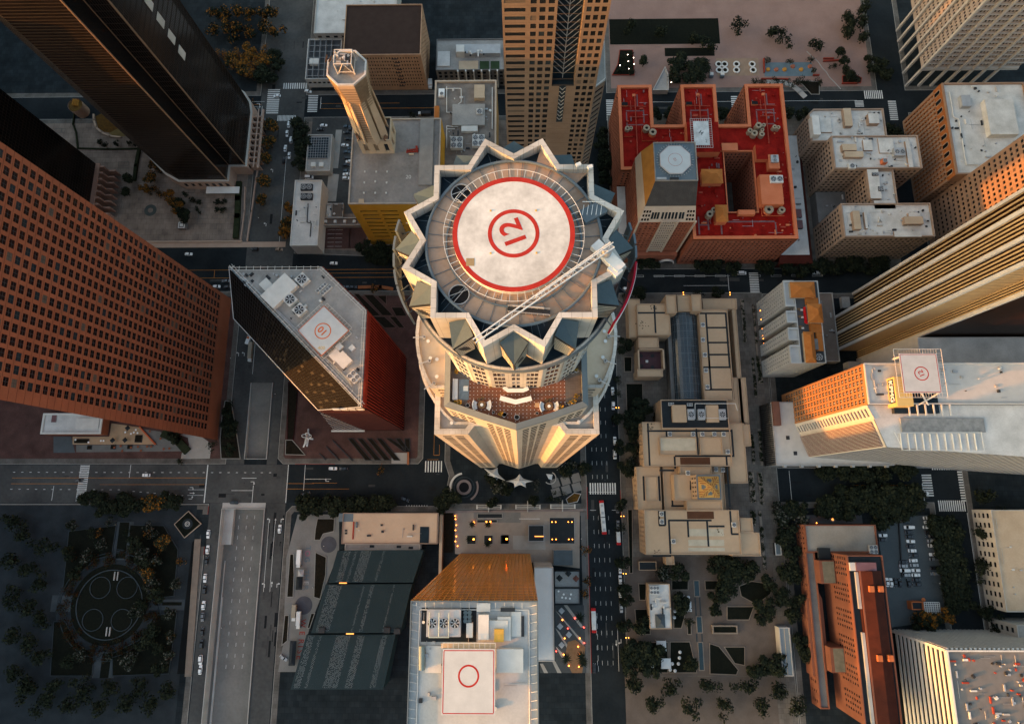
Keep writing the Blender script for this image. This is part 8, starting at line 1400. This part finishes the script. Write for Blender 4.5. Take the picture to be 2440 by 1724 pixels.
for n_,(far,rad,_,p,k_,lb_,gr)in enumerate(TREES):
    if k_=='palm' or(n_<288 and not far):plant(-rad,p,k_,lb_,gr)
    else:
        r_=-rad;x,y=at(p,r_);mm=leafmesh(R,[((x+R.gauss(0,r_*.35),y+R.gauss(0,r_*.35),r_*R.uniform(.8,1.3)),r_*.5)for _ in range(6)],380 if far else 220,.8 if far else .45);o_={'autumn':1,'orange':1,'bare':1,'grey':2}.get(k_,0);nv=len(mb.v);mb.v+=mm.v;mb.f+=[tuple(i+nv for i in f)for f in mm.f];mb.mi+=[(o_+1)if q else 0 for q in mm.mi]
tag(mb.build('small_trees',[DK,DK2,OR1,GRL]),'scattered small dark and autumn trees along paths, beds and garden margins','trees',kind='stuff')
# ---------------------------------------------------------------- vehicles
CP={'white':mat('white_car_paint',(.74,.74,.72),.3,.03,spec=.4),'black':mat('black_car_paint',(.014,.015,.017),.2,.1,spec=.6),'grey':mat('grey_car_paint',(.13,.14,.15),.25,.05,spec=.5),'silver':mat('silver_car_paint',(.34,.35,.355),.25,.05,spec=.5),'blue':mat('blue_grey_car_paint',(.05,.075,.095),.25,.05,spec=.5),'tan':mat('tan_car_paint',(.30,.21,.15),.3,.05)}
HL=mat('headlight_glass',(.6,.6,.58),.2);TLt=mat('tail_light',(.35,.02,.015),.4)
cprot={}
def cproto(kind,col):
    if(kind,col)in cprot:return cprot[(kind,col)]
    r=thing(kind,'x',{'parked_car':'car','car':'car','van':'van','suv':'car'}[kind],(0,0,-500));z=-500;L_,W_,Hb,Ht={'van':(5.4,2.0,1.15,2.2),'suv':(4.9,1.95,1.0,1.75)}.get(kind,(4.7,1.82,.86,1.42));l,w=L_/2,W_/2;mb=MB()
    sec=[(-l,.72,.30,Hb*.78),(-l+.22,.95,.22,Hb*.94),(-l*.4,1,.2,Hb),(l*.35,1,.2,Hb),(l-.3,.95,.22,Hb*.82),(l,.74,.3,Hb*.66)]
    for(xa,ka,za,ha),(xb,kb,zb,hb)in zip(sec,sec[1:]):
        A=[(xa,-w*ka,z+za),(xa,-w*ka,z+ha*.8),(xa,-w*ka*.88,z+ha),(xa,w*ka*.88,z+ha),(xa,w*ka,z+ha*.8),(xa,w*ka,z+za)];B_=[(xb,-w*kb,z+zb),(xb,-w*kb,z+hb*.8),(xb,-w*kb*.88,z+hb),(xb,w*kb*.88,z+hb),(xb,w*kb,z+hb*.8),(xb,w*kb,z+zb)]
        mb.add(A+B_,[(i,i+6,i+7,i+1)for i in range(5)])
    for x_,k_,za,ha in(sec[0],sec[-1]):mb.poly([(x_,-w*k_,z+za),(x_,-w*k_,z+ha*.8),(x_,-w*k_*.88,z+ha),(x_,w*k_*.88,z+ha),(x_,w*k_,z+ha*.8),(x_,w*k_,z+za)])
    b0,b1,t0,t1={'van':(-l+.15,l*.62,-l+.3,l*.35),'suv':(-l+.2,l*.48,-l+.55,l*.2)}.get(kind,(-l*.74,l*.42,-l*.58,l*.16));B0=[(b0,-w*.86,z+Hb*.97),(b1,-w*.86,z+Hb*.97),(b1,w*.86,z+Hb*.97),(b0,w*.86,z+Hb*.97)];T0=[(t0,-w*.78,z+Ht-.05),(t1,-w*.78,z+Ht-.05),(t1,w*.78,z+Ht-.05),(t0,w*.78,z+Ht-.05)]
    mb.add([(v_[0],v_[1],v_[2]+e)for e in(0,.06)for v_ in T0],[(4,5,6,7),(0,1,5,4),(1,2,6,5),(2,3,7,6),(3,0,4,7)]);mb.build('body',CP[col],r)
    MB().add(B0+T0,[(0,1,5,4),(1,2,6,5),(2,3,7,6),(3,0,4,7),(4,5,6,7)]).build('window',GLASSD,r)
    for i in(-1,1):
        for j in(-1,1):MB().tube((i*l*.62,j*(w-.2),z+.33),(i*l*.62,j*(w+.01),z+.33),.33,12).build('wheel',BLACK,r)
        MB().cbox(l-.1,i*w*.6,z+Hb*.5,.22,.34,.16).build('headlight',HL,r);MB().cbox(-l+.04,i*w*.58,z+Hb*.55,.12,.34,.16).build('tail_light',TLt,r)
    cprot[(kind,col)]=[r,False];return cprot[(kind,col)]
kc=0
def car(p,col,vert,label,kind='parked_car',group=None,z=.03,rot=None):
    global kc
    kc+=1;x,y=at(p,z+.8);pr=cproto(kind,col);rz=rot if rot is not None else((PI/2 if vert else 0)+(PI if kc%3==0 else 0)+(kc%5-2)*.012)
    if not pr[1]:
        o=pr[0];pr[1]=True;o.location=(x,y,z);o.rotation_euler[2]=rz;o.scale=(1.12,)*3;o['label']=label
        if group:o['group']=group
    else:dup(pr[0],(x,y,z),rz,label,1.12,group)
def crow(f,where,items,vert,group,kind='parked_car',order='from the top',z=.03):
    for i,it in enumerate(items):k=it[3]if len(it)>3 else kind;car(f(it[0],it[1]),it[2],vert,'%s %s, %s %s in %s'%(it[2].replace('blue','blue grey'),{'van':'van','suv':'tall car'}.get(k,'car'),ORD[i],order,where),k,group,z)
w_,k_,g_,s_,u_='white','black','grey','silver','blue'
crow(A2,'the lot beside the yellow block',((675,775,u_),(715,803,k_),(675,832,k_),(690,893,k_),(655,955,w_),(715,987,u_),(675,1020,u_),(682,1080,k_),(698,1112,w_),(668,1145,k_),(675,1203,u_),(670,1235,w_),(668,1275,w_,'suv')),False,'cars in the upper parking lot',z=.16);crow(A2,'the left bays of that lot',((450,765,w_),(420,802,k_),(312,1266,w_,'van')),False,'cars in the upper parking lot',z=.16)
crow(A2,'the sloping street by dark trees',((113,755,w_),(97,843,w_),(135,905,w_,'suv'),(80,985,w_),(118,1055,w_),(67,1105,k_)),True,'cars on the sloping street','car');car(A2(300,435),w_,False,'white car turning at the upper left crossing beside the zebra stripes','car',rot=-.25);car(A1(2190,480),w_,False,'white car driving over the left zebra crossing of the upper left junction','car');car(A1(2045,706),u_,False,'blue grey car at the kerb below the upper left junction','car')
crow(B1,'the avenue left of the prism tower',((1335,507,w_),(1692,766,g_),(1605,820,w_),(1712,823,k_),(1975,460,k_,'suv'),(2210,462,'tan')),False,'cars on the avenue','car','listed by lane');car(B2(547,595),w_,False,'white car on the avenue just above the prism tower roof','car');car(B2(675,824),u_,False,'blue grey car parked at the kerb behind the prism tower, left one');car(B2(735,826),k_,False,'black car parked at the kerb behind the prism tower, right one');car(B3(1195,846),w_,False,'white van half hidden by the red curved sign of the crown','van');car(B4(752,687),w_,False,'white car on the dark avenue behind the orange roofed hotel','car');car(B4(32,690),w_,False,'white van at the avenue zebra crossing','van')
car(C1(925,1141),w_,False,'white car waiting on the wide street below the terracotta tower','car',rot=PI);car(C1(278,1190),k_,False,'black car on the slanting zebra crossing at the left','car',rot=.2);car(C1(1775,1405),k_,False,'black tall car above the sunken road portal','suv');car(C2(540,1076),w_,False,'white car at the kerb in front of the prism tower');car(C2(645,1078),k_,False,'black car behind the white car in front of the prism tower');car(C2(280,1320),k_,False,'black car turning below the lane island of the wide street','car',rot=.3);car(C2(1238,1374),k_,False,'black car turning at the right end of the wide street','car',rot=-.4)
crow(D1,'the kerb beside the sunken road',((1525,250,w_),(1518,400,w_),(1510,505,k_),(1493,675,w_),(1492,785,k_,'suv'),(1478,938,w_),(1470,1050,g_),(1468,1190,k_),(1462,1310,k_,'suv'),(1450,1465,w_,'suv'),(1448,1560,w_)),True,'cars parked beside the sunken road');car(D1(2215,200),w_,True,'white car waiting at the arrows right of the sunken road','car');car(D1(1712,268),g_,False,'grey car in the shade of the sunken road wall','car',z=-5.98);car(D2(62,1445),s_,True,'silver car parked at a slant at the lower left plaza corner',rot=-.6,z=.16)
crow(C3,'the library kerb of the avenue',((1055,330,w_),(1060,470,w_,'suv'),(1065,630,k_),(1075,810,w_,'suv'),(1075,940,w_,'van'),(1100,1465,g_)),True,'cars parked along the library kerb');crow(D3,'the garden kerb of the avenue',((1106,160,g_),(1128,590,w_),(1128,690,w_),(1130,820,w_),(1138,965,s_),(877,1545,k_)),True,'cars parked along the garden kerb')
crow(D4,'the middle parking row',((1620,130,k_),(1645,183,w_,'van'),(1650,230,k_),(1655,275,k_),(1665,320,w_),(1665,365,k_),(1680,410,w_),(1695,455,k_),(1690,505,w_),(1700,550,s_),(1715,600,w_),(1715,645,w_),(1725,690,k_),(1725,735,k_)),False,'cars in the lower right parking lot',z=.16);crow(D4,'the short left parking column',((1595,520,k_),(1595,557,s_),(1605,600,w_,'van'),(1620,645,s_)),False,'cars in the lower right parking lot',z=.16);crow(D4,'the parking row beside the black tree belt',((1825,93,w_),(1835,138,w_),(1822,183,w_),(1840,230,k_),(1850,270,k_),(1868,315,s_),(1875,360,w_,'suv'),(1885,447,w_),(1885,490,g_),(1895,578,k_),(1900,632,g_)),False,'cars in the lower right parking lot',z=.16);crow(D4,'the upright parked group',((1437,715,w_),(1475,718,w_),(1515,720,k_),(1560,720,k_),(1645,720,k_)),True,'cars in the lower right parking lot',order='from the left',z=.16);crow(D4,'the parking level left of the dark wall',((1365,125,w_,'suv'),(1370,165,k_),(1390,215,k_),(1398,262,w_),(1395,305,k_)),False,'cars in the lower right parking lot',z=.16);car(C4(1798,1315),w_,False,'white car on the zebra crossing of the short street','car');car(C4(2200,1000),w_,False,'white van at the right edge beside the upper zebra crossing','van')
BR_=mat('bus_red',(.40,.02,.02),.4,.05);BW=mat('bus_white',(.56,.56,.54),.4,.06)
def bus(name,label,p0,p1,ends,w=2.6):
    a,c=at(p0,3),at(p1,3);x=(a[0]+c[0])/2;y0,y1=min(a[1],c[1]),max(a[1],c[1]);s=thing(name,label,'bus',(x,(y0+y1)/2,.03));rt=math.atan2(c[0]-a[0],a[1]-c[1]);cx,cy=x,(y0+y1)/2;L_=y1-y0;n=2 if L_>15 else 1;u=Vector((math.sin(-rt),math.cos(rt),0));ct=Vector((cx,cy,0));l1=L_/n-(.5 if n>1 else 0)
    for i in range(n):
        q=ct+u*((i-(n-1)/2)*(L_/n));ra=rt;MB().cbox(q[0],q[1],.5,w,l1,2.55,ra).build('body',BW,s);MB().cbox(q[0],q[1],1.5,w+.04,l1*.94,.9,ra).build('window',GLASSD,s);mb=MB();[mb.cbox(*(q+u*d)[:2],3.05,1.5,l1*.16,.25,ra)for d in(-l1*.25,l1*.22)];mb.build('roof_unit',METAL if n>1 else OFFW,s)
        for d in(-.33,.33):
            for sd in(-1,1):v_=q+u*(d*l1)+Vector((u[1],-u[0],0))*sd*(w/2-.1);MB().cbox(v_[0],v_[1],.03,.3,.95,.95,ra).build('wheel',BLACK,s)
    for d,k in((-1,0),(1,1)):
        if ends[k]:q=ct+u*d*(L_/2-.6);MB().cbox(q[0],q[1],.45,w+.06,1.6,2.68,rt).build('red_end',BR_,s)
    if n>1:MB().cbox(cx,cy,.6,w*.86,1.0,2.4,rt).build('bellows',METD,s)
bus('articulated_bus','long articulated white bus with red ends in the middle of the one way avenue',C3(945,1388),D3(975,250),(True,True));bus('city_bus','red ended white bus stopped at the left kerb of the one way avenue',D3(868,970),D3(877,1200),(True,True));bus('shuttle_bus','small white shuttle bus with a red rear parked beside the library',D3(1108,228),D3(1115,352),(True,False),2.3)
def truck(name,label,p,L_,col,vert=True,cabm=None):
    x,y=at(p,2.5);s=thing(name,label,'truck',(x,y,.16));d=(0,1)if vert else(1,0);B_=lambda a0,a1,w,z0,z1:(MB().box(x-w/2,y+a0,z0,x+w/2,y+a1,z1)if vert else MB().box(x+a0,y-w/2,z0,x+a1,y+w/2,z1))
    B_(-L_/2+1.9,L_/2,2.4,1.0,3.5).build('cargo_box',col,s);B_(-L_/2,-L_/2+1.8,2.2,.6,2.6).build('cab',cabm or METW,s);B_(-L_/2+.2,-L_/2+1.0,2.24,1.6,2.3).build('window',GLASSD,s)
    for a in(-L_/2+1,L_/2-1.5):
        for sd in(-1,1):MB().cbox(x+(sd*1.05 if vert else a),y+(a if vert else sd*1.05),.16,.35 if vert else .9,.9 if vert else .35,.9).build('wheel',BLACK,s)
truck('box_truck','white box truck with a dark vent parked beside the painted letters on the plaza',D2(210,487),10.5,WHITE);truck('box_truck','silver box truck below the round slate disc on the plaza',D2(207,1080),10,METW);truck('box_truck','tan trailer truck left of the silver box truck on the plaza',D2(163,1010),9.5,mat('tan_trailer',(.30,.26,.2),.7));truck('flatbed_truck','dark flatbed truck with a white cab on the street behind the grey roof',A2(1425,645),9,METD,False)
for p,a,c,m,nm in((D2(215,725),4,7.6,GUT,'black square event tent on the plaza beside the painted letters'),(D2(230,625),3.6,4,METAL,'grey square event tent on the plaza beside the painted letters'),(D2(150,1400),4,14,mat('slate_tent',(.03,.035,.04),.8),'long dark tent beside the red painted letters')):x,y=at(p,2.5);s=thing('tent',nm,'tent',(x,y,.15));mb=MB();hip(mb,(x-a/2,y-c/2,x+a/2,y+c/2),2.5,3.6);mb.build('canopy',m,s);mb=MB();[mb.tube((x+i*a/2,y+j*c/2,.15),(x+i*a/2,y+j*c/2,2.5),.06)for i in(-1,1)for j in(-1,1)];mb.build('pole',METAL,s)
x,y=at(B1(1910,1340),2);s=thing('concrete_mixer','white and orange lorry on the ramp road between the two left towers','truck',(x,y,.03));MB().cbox(x,y,.6,2.3,5.4,2.2,-.25).build('cab',WHITE,s);MB().cbox(x+.3,y+1.6,2.8,1.6,1.4,.4,-.25).build('beacon_panel',mat('orange_dormer',(.4,.1,.05)),s);truck('semi_trailer','long tan trailer lorry on the ramp road between the two left towers',B1(1930,1450),13,mat('tan_trailer',(.3,.26,.2)))
# ---------------------------------------------------------------- street lamps
def slamp(p,label,rot=0.0,twin=True,lit=True):
    x,y=at(p,6);s=thing('street_lamp',label,'street lamp',(x,y,.14),'street lamps');MB().tube((x,y,.14),(x,y,6),.1,6,.06).build('post',METD,s)
    for d in((-1,1)if twin else(1,)):c,q=math.cos(rot)*d,math.sin(rot)*d;MB().tube((x,y,5.9),(x+c*.8,y+q*.8,6.1),.05,5).build('arm',METD,s);MB().cyl(x+c*.8,y+q*.8,5.9,6.25,.24,8).build('lamp_head',LAMP if lit else OFFW,s)
for i,p in enumerate((C3(1100,490),D3(1148,77),D3(1170,632),D3(1195,1250))):slamp(p,ORD[i]+' lit twin street lamp from the top along the library kerb')
for i,p in enumerate((B3(1737,888),B3(2187,890))):slamp(p,('left','right')[i]+' lit street lamp on the avenue kerb behind the library',PI/2)
for i,p in enumerate((B4(197,1053),B4(205,1140),B4(216,1228),B4(222,1295),B4(226,1325),B4(230,1370))):slamp(p,ORD[i]+' small lamp from the top in the alley left of the white finger winged hotel',0,False)
for i,p in enumerate((D1(2010,540),D1(1640,1160),C1(2160,360),B1(2000,160),B1(1730,1515),D2(440,370),D2(330,770),A1(2080,345),A2(420,560),D4(1930,730),D3(740,300))):slamp(p,('unlit street lamp on the right wall of the sunken road','unlit street lamp on the left wall of the sunken road','unlit street lamp at the edge of the upper sunken ramp','unlit street lamp beside the pink walls on the upper left','unlit street lamp at the corner of the terracotta tower','lamp post at the upper round slate disc','lamp post beside the long dark bed on the plaza','lamp post at the corner of the autumn park','tall lamp post at the upper zebra crossing','lamp post at the lower end of the right parking lot','lamp post on the pavement beside the large black planter')[i],.3,False,False)
# ---------------------------------------------------------------- city margins and added sun-blocking towers beyond the edges
CB=mat('sun_block_wall',(.25,.22,.19),.8,.2,scale=.05)
for i,(x,h2)in enumerate(((-500,135),(-478,150),(-505,140),(-480,155),(-500,138),(-475,150),(-505,142),(-490,156),(-480,140),(-500,150),(-485,145),(-500,150))):y=-430+i*76;blk('sun_block_tower','plain unseen tower added beyond the left edge to block the sun','skyscraper',(x-32,y-35,x+32,y+36),h2,CB,ROOFG,par=None).root['group']='added sun blocking towers beyond the left edge'  # unseen slabs placed to keep the low sun off the streets
for x0,y0,x1,y1,h,m,lb_ in((68,330,150,352,.3,LAWN,'flat dark lawn at the back of the brick square'),(284,-66,330,-8,16,ROOFT,'tan roofed block right of the far cross street'),(284,-128,330,-72,22,ROOFG,'grey roofed block in the lower right corner right of the cross street'),(-150,330,-90,372,14,ROOFW,'white roofed block at the top behind the low garage'),(-60,-160,-44,-70,5,ROOFG,'low grey service roof left of the amber glass tower')):
    b=blk('low_building' if h>1 else 'lawn',lb_,'building' if h>1 else 'lawn',(x0,y0,x1,y1),h,CONC,m,{'S':dict(n=10,f=max(1,int(h/4)),w=.5,h=.5,d=.2),'W':dict(n=10,f=max(1,int(h/4)),w=.5,h=.5,d=.2)}if h>10 else None,cap=40,par=(.8,.5)if h>1 else None)
    if h>1:b.clutter((x0+2,y0+2,x1-2,y1-2),h,24,int(h))
# ---------------------------------------------------------------- camera, sky, sun
cam=bpy.data.cameras.new('camera');co=bpy.data.objects.new('camera',cam);C.objects.link(co)
cam.sensor_width=36;cam.lens=F/2440*36;cam.clip_end=6000;cam.clip_start=1
M=Matrix.Identity(4)
for i in range(3):M[i][0],M[i][1],M[i][2]=RV[i],UV[i],BV[i]
M[2][3]=H;co.matrix_world=M;bpy.context.scene.camera=co
SUN_EL,SUN_DIR=9.0,(-.957,-.30)
wd=bpy.data.worlds.new('World');bpy.context.scene.world=wd;wd.use_nodes=True;nt=wd.node_tree
sk=nt.nodes.new('ShaderNodeTexSky');sk.sky_type='NISHITA';sk.sun_disc=False
sk.sun_elevation=math.radians(SUN_EL);sk.sun_rotation=math.atan2(SUN_DIR[0],SUN_DIR[1]);sk.air_density=1.3;sk.dust_density=5.0;sk.ozone_density=1.0
nt.links.new(sk.outputs['Color'],nt.nodes['Background'].inputs['Color']);nt.nodes['Background'].inputs['Strength'].default_value=.15
sl=bpy.data.lights.new('sun','SUN');sl.energy=2.0;sl.angle=math.radians(.6);sl.color=(1.0,.36,.06)
so=bpy.data.objects.new('sun',sl);C.objects.link(so)
v=Vector((SUN_DIR[0],SUN_DIR[1],0)).normalized()*math.cos(math.radians(SUN_EL))+Vector((0,0,math.sin(math.radians(SUN_EL))))
so.rotation_euler=v.to_track_quat('Z','Y').to_euler();so.location=v*900
sc=bpy.context.scene;sc.view_settings.view_transform='Standard';sc.view_settings.look='None';sc.view_settings.exposure=2.1;sc.view_settings.gamma=1
sc.view_settings.use_curve_mapping=False
sc.cycles.max_bounces=5;sc.cycles.diffuse_bounces=3;sc.cycles.glossy_bounces=3
